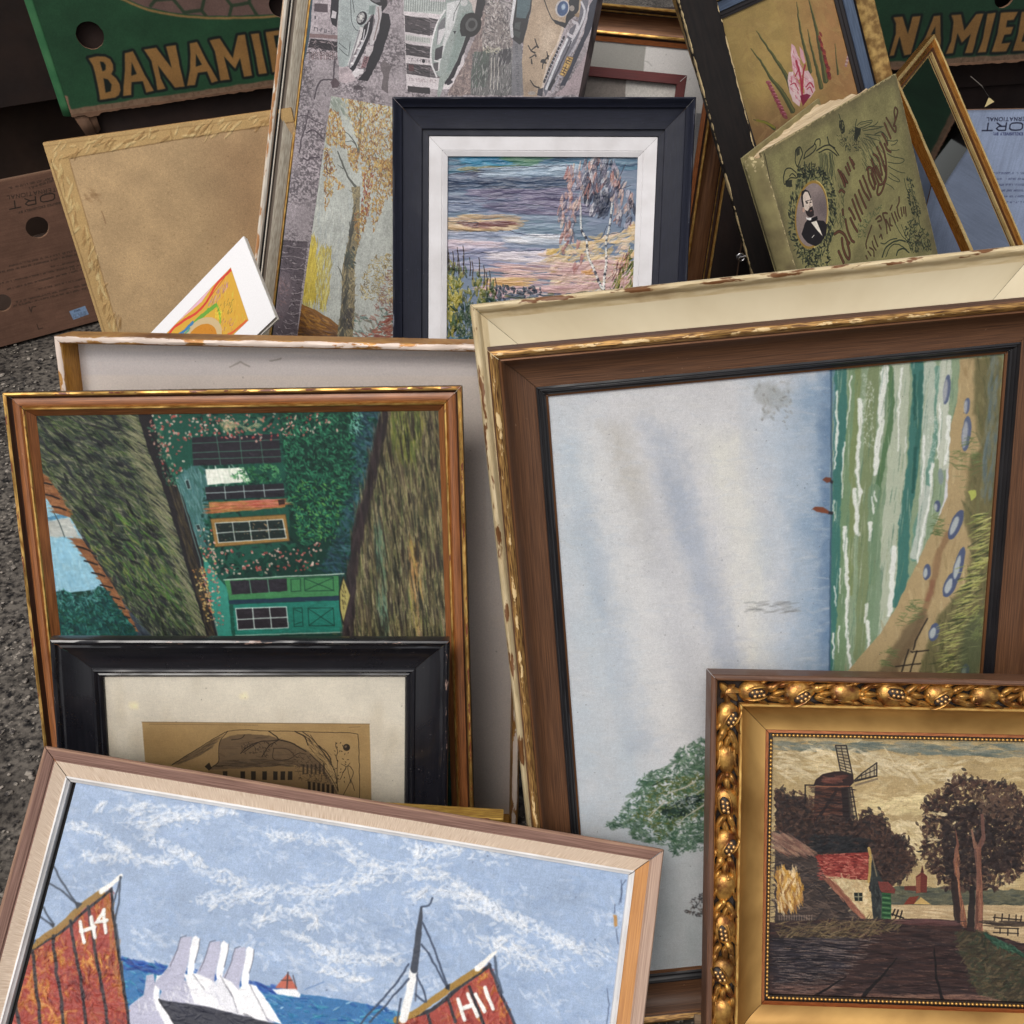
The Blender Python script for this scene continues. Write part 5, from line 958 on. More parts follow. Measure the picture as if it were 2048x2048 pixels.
    bb = c2((1110, -300), (1600, -300), (1590, 60), (1530, 140), (1420, 200), (1380, 260), (1390, 280), (1300, 520), (1220, 700), (1180, 860), (1130, 930), (1000, 930), (985, 600), (1000, 400), (1070, 120))
    S.poly(bb, (178, 152, 122), rough=1); S.tint(S.mask(bb, 3)*np.clip(S.N(60, 90, 22, 2)-.25, 0, .6), (196, 172, 144))
    S.tint(S.mask(c2((1180, 280), (1260, 250), (1330, 300), (1260, 480), (1180, 560), (1160, 440)), 22)*.6, (206, 184, 158)); S.tint(S.mask(c2((1000, 780), (1110, 800), (1130, 930), (1000, 930)), 14)*.5, (140, 116, 92))
    S.line(spline(c2((1380, 260), (1330, 420), (1240, 600), (1180, 860)), 6), 5, (214, 196, 180), .8)
    S.poly(c2((1270, 180), (1320, 200), (1400, 220), (1420, 120), (1440, 0), (1440, -200), (1560, -200), (1530, 100), (1490, 160), (1440, 200), (1400, 270), (1310, 230)), (44, 46, 58), rough=1)
    S.line(spline(c2((1200, 0), (1240, 110), (1290, 200), (1390, 260)), 5), 2, (60, 54, 56)); S.poly(ell(*c2((1375, 80))[0], 14, 18, 12), (190, 184, 184)); S.poly(ell(*c2((1378, 82))[0], 11, 15, 12), (60, 96, 150)); S.poly(ell(*c2((1385, 66))[0], 4, 6, 12), (186, 206, 224), .8, soft=3)
    S.poly(ell(*c2((1468, 80))[0], 5, 6), (150, 140, 132)); S.poly(c2((1490, 140), (1530, 120), (1560, 170), (1510, 165)), (160, 130, 96))
    chrome = c2((1560, 0), (1640, -100), (1620, 80), (1560, 260), (1500, 420), (1400, 600), (1260, 840), (1210, 930), (1190, 860), (1290, 640), (1400, 420), (1450, 280), (1530, 200)); S.poly(chrome, (112, 112, 126), rough=1)
    for p, w, c_ in (([(1560, 20), (1590, 120), (1530, 280), (1440, 440)], 6, (196, 196, 204)), ([(1480, 210), (1520, 240), (1480, 350), (1430, 330)], 8, (200, 196, 204)), ([(1420, 380), (1330, 580), (1220, 860)], 7, (206, 208, 214)), ([(1390, 360), (1290, 570), (1200, 790)], 6, (50, 52, 66)), ([(1460, 400), (1370, 600), (1260, 830)], 4, (60, 60, 76)), ([(1520, 400), (1400, 620), (1280, 880)], 5, (160, 158, 170)), ([(1630, 60), (1570, 280), (1480, 500)], 4, (180, 178, 188)), ([(1290, 780), (1250, 860)], 10, (44, 46, 60))):
        S.line(spline(c2(*p), 6), w*.8, c_, .92, rough=1)
    for i in range(12): S.line(c2((1385-i*15, 390+i*34), (1370-i*15, 380+i*34)), 2, (190, 190, 198), .8)
    S.poly(c2((1640, 50), (1720, -100), (1700, 160), (1620, 340), (1540, 520), (1400, 830), (1350, 830), (1480, 540), (1580, 330)), (50, 56, 80), rough=1.5)
    S.poly(c2((1420, 545), (1482, 555), (1450, 640), (1395, 740), (1348, 720)), (206, 164, 76), rough=.8); S.smallprint(*c2((1445, 565), (1375, 720)), 9, (84, 56, 40), .9, 1); S.line(c2((1420, 545), (1482, 555), (1395, 740), (1348, 720), (1420, 545)), 1.2, (110, 80, 40), .8)
    S.poly(c2((1580, 560), (1650, 380), (1660, 920), (1300, 920), (1400, 830)), (172, 152, 158), .9, rough=2)
    for p in ([(1110, 375), (1130, 440), (1140, 460)], [(1045, 440), (1075, 490), (1110, 510)], [(1080, 480), (1120, 450)], [(1060, 560), (1110, 530), (1120, 545)], [(1075, 570), (1080, 615)], [(1180, 660), (1190, 610), (1240, 540)], [(1165, 600), (1215, 610)], [(1225, 500), (1235, 570)], [(1065, 775), (1100, 830), (1150, 850)]): S.line(spline(c2(*p), 5), 2.2, (50, 44, 46), .95, w2=3.6, rough=1)
    S.poly(ell(*c2((1190, 590))[0], 5, 4), (60, 56, 60)); S.poly(ell(*c2((1080, 900))[0], 8, 4), (160, 150, 140)); S.poly(c2((1140, 860), (1190, 850), (1180, 930), (1130, 920)), (70, 70, 84), rough=1)
    finish(S, 0, .66, .93, .22, (1.01, 1, 1), gam=1.18, brush=.12); S.specks(120, (60, 54, 62)); S.grain(.08); return S

def paint_flowers():
    S = Sheet('M', (.036, .036, .1635, .49), -.012, 2200, (176, 148, 84), 91)
    z = Zm(1340, 0, 420/1932)
    yy, xx = np.mgrid[0:S.h, 0:S.w].astype(np.float32)
    m = S.mask(z((1100, -600), (2200, -600), (2200, 1400), (1400, 1000), (1250, 300)), 120); S.tint(m*.8, (164, 118, 74))
    m = S.mask(z((700, 1100), (1000, 1000), (1400, 1200), (1200, 1800), (700, 1600)), 120); S.tint(m*.75, (126, 88, 62))
    S.img *= (.88+.22*S.N(50, 60, 2, 4))[..., None]
    S.dabs([(1400, -100), (1760, -100), (1760, 500), (1400, 500)], 380, [(184, 158, 92), (150, 124, 72), (196, 170, 104), (160, 126, 76)], (20, 60), (6, 14), 1.1, .8, .22)
    lf = (70, 76, 46)
    for p, w in (([(740, 450), (830, 560), (930, 720), (1040, 860), (1130, 1020)], 13), ([(795, 285), (870, 400), (960, 530), (1060, 680), (1120, 840)], 12), ([(1165, 20), (1180, 160), (1220, 380), (1260, 520), (1290, 660)], 10), ([(1260, -60), (1320, 180), (1370, 400), (1430, 740)], 13), ([(1265, 270), (1300, 450), (1350, 640), (1390, 800)], 11), ([(1515, 400), (1530, 560), (1545, 680)], 4), ([(770, 1100), (860, 1120), (960, 1180)], 9)):
        S.line(spline(z(*p), 8), 1.2, lf, .92, w2=w, rough=1.5); sp = z(*p); S.line(spline([(a+2, b) for a, b in sp], 8), .8, (124, 122, 64), .6, w2=w*.35, rough=1.5)
    S.line(spline(z((800, 1105), (880, 1130), (960, 1170)), 6), 5, (140, 132, 40), .8, rough=1)
    S.poly(z((1115, 400), (1150, 430), (1190, 540), (1215, 680), (1180, 740), (1130, 640), (1110, 500)), (216, 168, 176), rough=1); S.poly(z((1190, 425), (1225, 470), (1245, 570), (1230, 590), (1200, 520)), (212, 160, 168), rough=1)
    S.poly(z((1095, 660), (1130, 660), (1180, 760), (1210, 860), (1190, 980), (1130, 930), (1100, 850), (1080, 740)), (214, 184, 184), rough=1); S.poly(z((1230, 650), (1270, 650), (1320, 730), (1335, 830), (1290, 900), (1240, 920), (1230, 780)), (208, 170, 174), rough=1)
    S.dabs(z((1115, 450), (1180, 520), (1240, 650), (1310, 760), (1250, 900), (1180, 950), (1100, 800), (1120, 600)), 110, [(222, 190, 192), (206, 130, 144), (190, 90, 110), (228, 206, 206)], (8, 24), (2, 4), 1.4, .5, .7)
    for p, w in (([(1160, 560), (1190, 680), (1210, 800), (1215, 930)], 6), ([(1240, 600), (1220, 700), (1215, 820)], 5), ([(1180, 640), (1150, 700)], 3), ([(1110, 780), (1150, 770), (1180, 830)], 3), ([(1250, 800), (1290, 760), (1320, 800)], 4), ([(1260, 820), (1290, 800), (1310, 850)], 3)): S.line(spline(z(*p), 5), w*.8, (170, 34, 64), .85, rough=1.5)
    S.poly(z((1195, 880), (1260, 860), (1290, 880), (1220, 980)), (130, 24, 60), .9, rough=1.5)
    for k in range(12):
        t = k/11; p = z((905+t*150, 760+t*310))[0]; q = S.P([p])[0]
        S.dab(q[0], q[1], 15+k*.5, 9, .7+.3*(k % 2), (126, 34, 66) if k % 2 else (150, 56, 84), .95, .6); S.dab(q[0]+2, q[1]-3, 9, 3, .5, (196, 130, 140), .8, .4)
    for k in range(16):
        t = k/15; p = z((1372+t*95, 320+t*390))[0]; q = S.P([p])[0]; S.dab(q[0]+S.rs.randn()*2, q[1], 15, 6+t*4, 1.3, [(130, 34, 40), (156, 48, 48), (104, 26, 38)][k % 3], .95, .6)
    for k in range(7): p = z((1640-k*4, 510+k*16))[0]; q = S.P([p])[0]; S.dab(q[0], q[1], 8, 5, .6, [(150, 110, 130), (190, 170, 180)][k % 2], .9, .4)
    finish(S, 0, .88, .95, .1, gam=1.1); S.specks(40, (110, 90, 56)); S.weave(.02, 3); S.grain(.025); return S
def paint_book():
    S = Sheet('N', (0, 0, .194, .4396), 0., 2400, (134, 128, 88), 101)
    n = Zm(1480, 130, 420/1887); p1 = Zm(1640, 190, 220/1932); p2 = Zm(1640, 340, 240/1932); p3 = Zm(1540, 280, 160/1189)
    S.img *= (.86+.26*S.N(40, 60, 1, 4))[..., None]; S.img *= (.94+.12*S.N(3, 3, 2, 2))[..., None]
    S.tint(np.clip(S.mask(n((350, 900), (900, 620), (1300, 900), (1650, 1600), (1700, 2400), (500, 2400)), 120)*.55, 0, 1), (152, 146, 98))
    S.tint(np.clip((S.N(70, 50, 7, 3)-.5)*2.2, 0, .5), (104, 98, 70))
    ed = np.minimum.reduce([np.mgrid[0:S.h, 0:S.w][1], S.w-np.mgrid[0:S.h, 0:S.w][1], np.mgrid[0:S.h, 0:S.w][0]]).astype(np.float32)
    S.tint(np.clip(1-ed/26, 0, 1)*(.35+.4*S.N(12, 12, 8, 2)), (98, 88, 66)); S.tint(np.clip(1-ed/4, 0, 1)*(S.N(6, 6, 9) > .45), (176, 160, 120))
    S.line(n((222, 800), (300, 1200), (470, 1820)), 2.2, (52, 44, 34), .8, rough=1)
    ink, gi = (30, 34, 30), (44, 54, 42)
    # eagle wings and plumes
    for p, w in (([(330, 340), (360, 430)], 3), ([(640, 430), (620, 560), (600, 800)], 3), ([(650, 540), (720, 480), (800, 465), (910, 445), (880, 510), (760, 560), (640, 610)], 2.6), ([(700, 520), (820, 490), (890, 480)], 2), ([(860, 560), (960, 530), (1015, 470)], 2.2), ([(740, 600), (900, 560), (1110, 560)], 2.2), ([(750, 630), (900, 610), (1080, 570)], 2.2), ([(780, 690), (900, 700), (1060, 720)], 2.2), ([(960, 690), (1080, 650), (1180, 760), (1190, 880)], 3), ([(800, 720), (960, 780), (1050, 810)], 2), ([(760, 760), (860, 800), (940, 900)], 2), ([(1180, 800), (1280, 810), (1360, 795), (1320, 860), (1250, 885)], 2.4), ([(1250, 970), (1330, 975), (1385, 965)], 2.2), ([(1180, 1030), (1300, 1090), (1470, 1130), (1440, 1190), (1330, 1200), (1190, 1180)], 2.6), ([(1200, 1250), (1300, 1310), (1420, 1365), (1490, 1370)], 2.4), ([(1220, 1370), (1310, 1430), (1400, 1500), (1370, 1525), (1270, 1490), (1200, 1440)], 2.4), ([(1160, 1560), (1250, 1610), (1300, 1660)], 2.2)):
        S.line(spline(p1(*p), 6), w*.75, gi, .85, rough=1)
    for p in ([(380, 690), (330, 560), (340, 450), (400, 440), (435, 560), (430, 650)], [(620, 560), (720, 600), (700, 680), (640, 820), (615, 760)]): S.poly(p1(*p), ink, .8, rough=2); 
    S.dabs(p1((340, 480), (430, 480), (420, 640), (350, 640)), 12, [(130, 124, 84)], (3, 7), (2, 3), 1, .8, .8)
    S.dabs(p1((260, 660), (480, 660), (600, 560), (720, 700), (700, 1000), (480, 1000), (350, 900)), 110, [gi, ink], (4, 14), (1.2, 2.6), 1.1, .8, .75)
    for k in range(46):
        x = 680+S.rs.rand()*360; y = 700+S.rs.rand()*560; S.line(spline(p1((x, y), (x+40, y+70), (x+60+S.rs.rand()*60, y+150)), 5), 1.3, gi, .6, rough=1.5)
    for p in ([(-60, 980), (60, 900), (180, 880), (260, 960), (330, 1060)], [(-20, 1010), (120, 950), (230, 1010), (300, 1070)], [(130, 740), (160, 860), (260, 930)]): S.line(spline(p1(*p), 6), 3, ink, .85, rough=1)
    for k in range(40):
        x = -40+S.rs.rand()*300; S.line(spline(p1((x, 1000+S.rs.rand()*60), (x+20, 1200), (x+20+S.rs.randn()*40, 1400+S.rs.rand()*200)), 5), 1.2, gi, .5, rough=1.5)
    for k in range(60):
        x = 80+S.rs.rand()*330; y = 150+S.rs.rand()*700; S.line(spline(p2((x, y), (x+10, y+50), (x+S.rs.randn()*30, y+110)), 4), 1.3, gi, .6, rough=1.5)
    # ribbon bows
    for p in ([(375, 250), (380, 160), (440, 100), (480, 190), (460, 270), (410, 390), (380, 330), (375, 250)], [(500, 280), (530, 180), (640, 90), (670, 60), (680, 120), (620, 200), (500, 280)], [(660, 60), (690, 0), (740, -10), (740, 90)], [(200, 560), (230, 440), (300, 420), (390, 490), (400, 560), (290, 570), (220, 660), (200, 560)], [(290, 540), (330, 500), (380, 540)]): S.line(spline(p3(*p), 5), 2.6, ink, .9, rough=1)
    S.poly(p3((380, 150), (440, 105), (440, 220), (390, 250)), ink, .7, rough=2); S.poly(p3((230, 610), (330, 590), (330, 690), (240, 700)), ink, .8, rough=3)
    # wreath
    ctr = np.array(p3((615, 1110))[0]); 
    for k in range(560):
        a = S.rs.rand()*2*math.pi; r = 1.0+S.rs.rand()*.36
        x = 625+(245*r+30*(r-1))*math.cos(a)*1.02-40*math.sin(a)*r*.6; y = 1115+(520*r)*math.sin(a)
        if y > 1500 and r > 1.25 and S.rs.rand() < .4: continue
        q = S.P(p3((x, y)))[0]; t = a+1.2+S.rs.randn()*.5
        S.dab(q[0], q[1], 9+S.rs.rand()*7, 3.4+S.rs.rand()*2, t, [ink, (38, 46, 38), (52, 60, 46), (136, 134, 92), (108, 110, 76)][S.rs.randint(5)], .95, .2)
    S.dabs(p3((400, 420), (560, 300), (760, 420), (860, 620), (660, 560), (420, 620)), 130, [ink, (44, 52, 40), (132, 130, 88)], (7, 15), (3, 5), .6, .9, .95)
    S.dabs(p3((440, 1600), (860, 1580), (900, 1900), (500, 1900)), 150, [ink, (44, 52, 40), (132, 130, 88)], (7, 15), (3, 5), .9, .9, .95)
    ov = [p3((615+245*math.cos(a)+36*-math.sin(a)*1.0, 1110+510*math.sin(a)))[0] for a in np.linspace(0, 2*math.pi, 40, endpoint=False)]
    iv = [p3((617+225*math.cos(a)+34*-math.sin(a), 1112+470*math.sin(a)))[0] for a in np.linspace(0, 2*math.pi, 40, endpoint=False)]
    S.poly(ov, (150, 122, 62)); S.line(ov[-9:]+ov[:9], 2, (206, 184, 120), .9); S.poly(iv, (140, 126, 122)); m = S.mask(iv)
    S.tint(m*S.mask(p3((640, 900), (900, 800), (900, 1300), (700, 1150)), 40)*.6, (92, 82, 84)); S.tint(m*S.mask(p3((340, 900), (520, 900), (520, 1300), (340, 1300)), 60)*.5, (160, 142, 130))
    skin, dk = (206, 190, 176), (36, 32, 36)
    S.poly(p3((470, 1400), (520, 1230), (560, 1180), (680, 1190), (800, 1200), (850, 1260), (830, 1400), (760, 1530), (680, 1580), (560, 1530), (500, 1460)), dk, rough=.8)
    S.poly(p3((465, 850), (480, 770), (540, 745), (590, 790), (625, 900), (640, 1000), (655, 1090), (620, 1150), (560, 1130), (520, 1060), (480, 980)), skin, rough=.5)
    S.poly(p3((462, 860), (470, 770), (520, 735), (570, 760), (610, 850), (612, 890), (590, 840), (560, 775), (520, 770), (490, 820), (490, 900), (505, 1000), (480, 990)), dk, rough=1)
    S.poly(p3((520, 1040), (560, 1060), (590, 1000), (630, 980), (650, 1060), (655, 1120), (610, 1160), (560, 1130), (535, 1090)), (52, 44, 44), rough=1); S.line(p3((595, 1055), (620, 1050)), 2, (150, 110, 100))
    S.line(p3((530, 915), (570, 900)), 2.4, dk, .9); S.line(p3((590, 895), (615, 890)), 2.2, dk, .9); S.poly(ell(*p3((550, 935))[0], 2.4, 1.5), (30, 26, 28)); S.poly(ell(*p3((603, 925))[0], 2, 1.4), (30, 26, 28)); S.line(p3((585, 930), (600, 985), (580, 995)), 1.4, (140, 112, 100), .8); S.poly(ell(*p3((500, 1040))[0], 2.4, 4.5), (180, 150, 134))
    S.poly(p3((535, 1140), (560, 1160), (640, 1150), (650, 1180), (590, 1195), (545, 1180)), (224, 220, 214)); S.poly(p3((615, 1160), (700, 1130), (710, 1180), (650, 1210), (610, 1200)), (26, 24, 28)); S.poly(p3((610, 1225), (690, 1200), (740, 1320), (780, 1430), (700, 1340)), (222, 214, 200)); S.line(p3((625, 1450), (655, 1415)), 1.8, (200, 196, 186))
    # big lettering "Zimmermann", running uphill, and the smaller words
    br, ol = (100, 66, 48), (44, 34, 28)
    def script(z, strokes, w):
        for s_ in strokes: S.line(spline(z(*s_), 7), w*.82+2., ol, .9, rough=.6)
        for s_ in strokes: S.line(spline(z(*s_), 7), w*.82, br, .95, rough=.4)
    script(p2, [[(235, 1030), (310, 990), (390, 1040), (440, 1150), (470, 1180)], [(350, 1100), (370, 1250), (420, 1390), (470, 1430), (475, 1330), (440, 1180)], [(300, 1310), (340, 1400), (380, 1490)]], 7)
    script(p2, [[(410, 800), (440, 960), (500, 1120), (545, 1160)], [(365, 640), (372, 720)], [(470, 620), (520, 700), (560, 790)], [(490, 780), (540, 890), (600, 990)]], 6)
    script(p2, [[(520, 480), (570, 620), (650, 820)], [(560, 400), (620, 560), (680, 700)], [(620, 330), (680, 480), (740, 610)], [(640, 180), (700, 330), (790, 480)], [(690, 100), (750, 250), (820, 430)]], 5.5)
    script(p2, [[(770, 0), (790, 150), (850, 290), (880, 300), (870, 200), (820, 60)], [(850, -30), (900, 110), (950, 230)], [(900, -60), (960, 60), (990, 180)], [(940, 240), (1010, 220), (1060, 90), (1040, -60)], [(940, 240), (920, 360), (945, 400), (1000, 330), (1060, 150)]], 5)
    script(p1, [[(820, 1310), (850, 1270), (900, 1290), (930, 1420), (980, 1560)], [(900, 1130), (960, 1290), (1030, 1430), (1060, 1480)], [(940, 1040), (1010, 1100), (1060, 1260), (1090, 1400)], [(1000, 920), (1060, 1060), (1110, 1200), (1140, 1330)], [(1050, 840), (1110, 960), (1150, 1120), (1165, 1300), (1160, 1450)], [(1130, 860), (1180, 960), (1240, 1000)], [(1090, 680), (1140, 760), (1180, 870)], [(1130, 500), (1180, 620), (1240, 760)]], 5)
    script(p1, [[(1160, 400), (1220, 500), (1290, 620), (1325, 650), (1330, 560), (1290, 540)], [(1290, 540), (1340, 400), (1360, 280), (1320, 220), (1300, 300), (1320, 420), (1310, 500)]], 3.4)
    script(p1, [[(320, 1320), (370, 1420), (440, 1560)], [(360, 1350), (420, 1440), (480, 1540)], [(450, 1270), (510, 1400)], [(520, 1100), (560, 1200), (600, 1290)], [(480, 1200), (530, 1330)], [(560, 1150), (600, 1220)]], 5)
    script(p2, [[(320, 60), (360, 150), (400, 260)], [(370, 80), (420, 190)], [(310, 350), (340, 320), (390, 360)]], 6)
    script(p2, [[(900, 790), (960, 740), (990, 800), (930, 830)], [(950, 890), (980, 950)], [(1010, 700), (1050, 690), (1080, 700)], [(1010, 720), (1060, 860), (1080, 1020)], [(1060, 800), (1110, 900), (1130, 970)], [(1120, 780), (1130, 880), (1160, 900)], [(1150, 700), (1180, 780), (1210, 850)], [(1200, 680), (1230, 760), (1250, 820)], [(1240, 620), (1260, 720), (1290, 780)], [(1300, 610), (1320, 740)], [(1340, 600), (1350, 700)], [(1370, 600), (1385, 740)], [(1270, 440), (1270, 520), (1235, 600)], [(1160, 570), (1130, 640)]], 3)
    script(p2, [[(830, 900), (780, 1040), (740, 1180), (750, 1260)], [(770, 1310), (820, 1380)], [(800, 1250), (860, 1300), (870, 1390)], [(840, 1150), (860, 1230), (900, 1290)], [(870, 1060), (900, 1160), (930, 1230)], [(960, 1080), (980, 1040), (1000, 1110)], [(740, 1380), (760, 1430)]], 2.6)
    # thistle spray, lower right
    for p, w in (([(1000, 1400), (1060, 1250), (1160, 1170), (1280, 1130), (1370, 1150)], 5), ([(1060, 1400), (1140, 1230), (1260, 1200), (1400, 1290)], 3.4), ([(1230, 1370), (1260, 1290), (1350, 1270), (1430, 1330)], 5), ([(980, 1180), (1040, 1190), (1120, 1130), (1240, 1100)], 3.4), ([(1440, 130), (1470, 260), (1500, 420), (1560, 640), (1600, 880), (1640, 1000)], 3), ([(1350, 140), (1390, 300), (1450, 430)], 2.4), ([(1200, 850), (1280, 1000), (1400, 1150), (1480, 1280)], 2.6), ([(1300, 880), (1380, 1060), (1470, 1220)], 2)):
        S.line(spline(p2(*p), 6), w*.8, gi, .9, rough=1.5)
    S.dabs(p2((1400, 130), (1480, 140), (1540, 440), (1600, 560), (1620, 760), (1500, 720), (1440, 560), (1400, 460)), 90, [gi, ink, (60, 68, 52)], (5, 13), (2.4, 4.4), .9, .7, .9)
    S.dabs(p2((1400, 840), (1500, 760), (1640, 940), (1740, 1000), (1800, 1300), (1480, 1330), (1380, 1100), (1340, 960)), 280, [gi, ink, (60, 68, 52), (120, 120, 82)], (5, 14), (2.4, 4.4), .9, .9, .9)
    S.dabs(p2((620, 840), (760, 700), (1000, 560), (1000, 640), (760, 900), (720, 1100), (600, 1080)), 110, [(84, 96, 66), (70, 82, 58)], (4, 10), (2, 3), .9, .9, .7)
    finish(S, 0, .95, 1.0, .12, gam=1.12, brush=.1); S.grain(.05); return S

LET_L = dict(z=(0, 0, 560/1932), glyphs=[
  ([(610, 402), (668, 388), (722, 390), (760, 408), (780, 445), (782, 482), (768, 512), (800, 540), (826, 580), (832, 622), (820, 656), (795, 672), (690, 690), (684, 640), (660, 520), (640, 450)], [[(690, 424), (714, 428), (730, 452), (728, 480), (706, 492)], [(714, 540), (744, 548), (770, 584), (764, 630), (730, 640)]]),
  ([(860, 366), (916, 352), (1000, 520), (1062, 626), (1010, 640), (985, 560), (908, 566), (905, 656), (850, 664), (852, 600), (862, 480)], [[(908, 430), (942, 510), (906, 524)]]),
  ([(992, 342), (1076, 328), (1185, 470), (1145, 322), (1212, 310), (1245, 480), (1274, 596), (1206, 606), (1090, 450), (1108, 540), (1142, 612), (1086, 622), (1072, 540), (1045, 420)], []),
  ([(1308, 300), (1358, 288), (1430, 430), (1505, 558), (1460, 572), (1428, 494), (1364, 502), (1345, 586), (1290, 594), (1310, 480), (1314, 380)], [[(1352, 372), (1392, 446), (1350, 460)]]),
  ([(1445, 278), (1515, 265), (1605, 400), (1640, 245), (1690, 238), (1706, 330), (1740, 522), (1682, 530), (1655, 400), (1622, 474), (1545, 390), (1586, 548), (1520, 556), (1502, 450), (1480, 350)], []),
  ([(1730, 235), (1785, 228), (1812, 370), (1842, 505), (1785, 513), (1766, 400)], []),
  ([(1832, 222), (1935, 206), (1940, 240), (1890, 246), (1902, 330), (1945, 322), (1950, 360), (1908, 368), (1925, 455), (1975, 445), (1978, 485), (1880, 500), (1860, 380)], []),
  ([(1990, 198), (2046, 190), (2084, 430), (2150, 418), (2152, 460), (2030, 478)], [])])
LET_R = dict(z=(1720, 0, 328/1932), glyphs=[
  ([(-560, 260), (-470, 250), (-400, 300), (-400, 380), (-440, 420), (-400, 480), (-420, 600), (-500, 660), (-620, 670), (-590, 480)], [[(-490, 310), (-460, 310), (-460, 380), (-500, 390)], [(-510, 460), (-470, 470), (-480, 580), (-530, 590)]]),
  ([(-120, 232), (-50, 226), (-10, 460), (20, 680), (-70, 690), (-80, 560), (-190, 570), (-250, 690), (-340, 690), (-240, 480)], [[(-100, 330), (-90, 470), (-160, 480)]]),
  ([(395, 205), (500, 197), (565, 400), (620, 195), (715, 188), (672, 370), (600, 640), (520, 655), (466, 430), (400, 652), (345, 660), (420, 400), (425, 280)], []),
  ([(870, 190), (945, 183), (952, 480), (940, 640), (870, 644), (886, 470), (800, 480), (720, 650), (650, 655), (780, 420)], [[(886, 310), (884, 400), (836, 412)]]),
  ([(1075, 180), (1190, 172), (1228, 360), (1370, 165), (1455, 160), (1400, 330), (1325, 620), (1235, 628), (1305, 400), (1200, 505), (1150, 390), (1095, 626), (1012, 634), (1075, 480), (1102, 260)], []),
  ([(1500, 160), (1600, 152), (1562, 300), (1482, 614), (1388, 622), (1450, 450)], []),
  ([(1660, 150), (1862, 138), (1812, 235), (1735, 240), (1720, 320), (1806, 316), (1776, 402), (1700, 410), (1668, 512), (1772, 500), (1722, 606), (1552, 614), (1620, 400)], []),
  ([(1905, 140), (2000, 134), (1962, 300), (1902, 492), (2050, 480), (2000, 592), (1798, 602), (1862, 400)], [])])

def lid_sheet(key, let, green, seed, H, sc):
    S = Sheet(key, (0, 0, POSE[key][6], H), 0., 1500, green, seed)
    S.img *= (.9+.18*S.N(60, 50, 1, 4))[..., None]; S.img *= (.96+.08*S.N(2, 2, 3))[..., None]
    z = Zm(*let['z'])
    if key == 'P':
        big = [(830, -10), (1000, 60), (1180, 100), (1400, 122), (1600, 124), (1880, 112), (2300, 40), (2500, -60), (2600, -400), (700, -400)]
        S.poly(z(*[(x, y-14 if y > -100 else y) for x, y in big]), (128, 96, 86), rough=.6)
        for p in ([(1040, 40), (1070, 0), (1060, -60)], [(1070, 0), (1190, -10), (1270, 85), (1390, 72), (1410, -20), (1380, -60)], [(1390, 72), (1430, 120)], [(1190, -10), (1230, -80)], [(1560, -10), (1600, 40), (1580, 120)], [(1600, 40), (1720, 20), (1770, 100)], [(1720, 20), (1720, -60)], [(1900, 90), (1960, 40), (2100, 30), (2140, 80)], [(1960, 40), (1940, -60)]): S.line(z(*p), 6, (52, 76, 50), .9, rough=1)
        S.line(spline(z(*big[:8]), 6), 4.4, (176, 134, 72), .95, rough=.8)
    else:
        z2 = z; S.poly(ell(*z((1000, -900))[0], 260, 118, -3), (128, 96, 86)); S.line(ell(*z((1000, -900))[0], 260, 118, -3, 60), 4, (176, 134, 72))
    for pts, holes in let['glyphs']:
        S.poly(z(*pts), (24, 32, 30), .95, grow=6.5*sc, rough=.6)
    for pts, holes in let['glyphs']:
        hz = [z(*h) for h in holes]
        S.poly(z(*pts), (176, 124, 60), rough=.5, holes=hz)
    S.img *= (.93+.14*S.N(30, 30, 4, 3))[..., None]
    m = np.zeros((S.h, S.w), np.float32); yy = np.mgrid[0:S.h, 0:S.w][0].astype(np.float32)
    edge = np.clip((yy-(S.h-13-4*S.N(30, 8, 6, 2)))/2, 0, 1); S.tint(edge, (150, 116, 88)); S.tint(edge*(S.N(5, 5, 7) > .6)*.5, (120, 88, 64))
    if key == 'P':
        S.poly(z((395, 640), (465, 660), (500, 790), (430, 800)), (160, 120, 92), rough=3)
    finish(S, 1, .82, .86 if key == 'P' else .72, .16); S.specks(60, (150, 150, 130), (.6, 1.2), .4); S.grain(.04); return S
def paint_lidl(): return lid_sheet('P', LET_L, (40, 90, 56), 111, .22, .75)
def paint_lidr(): return lid_sheet('R', LET_R, (36, 80, 52), 112, .22, .75)  # same label green as the left carton, darkened for the shade there

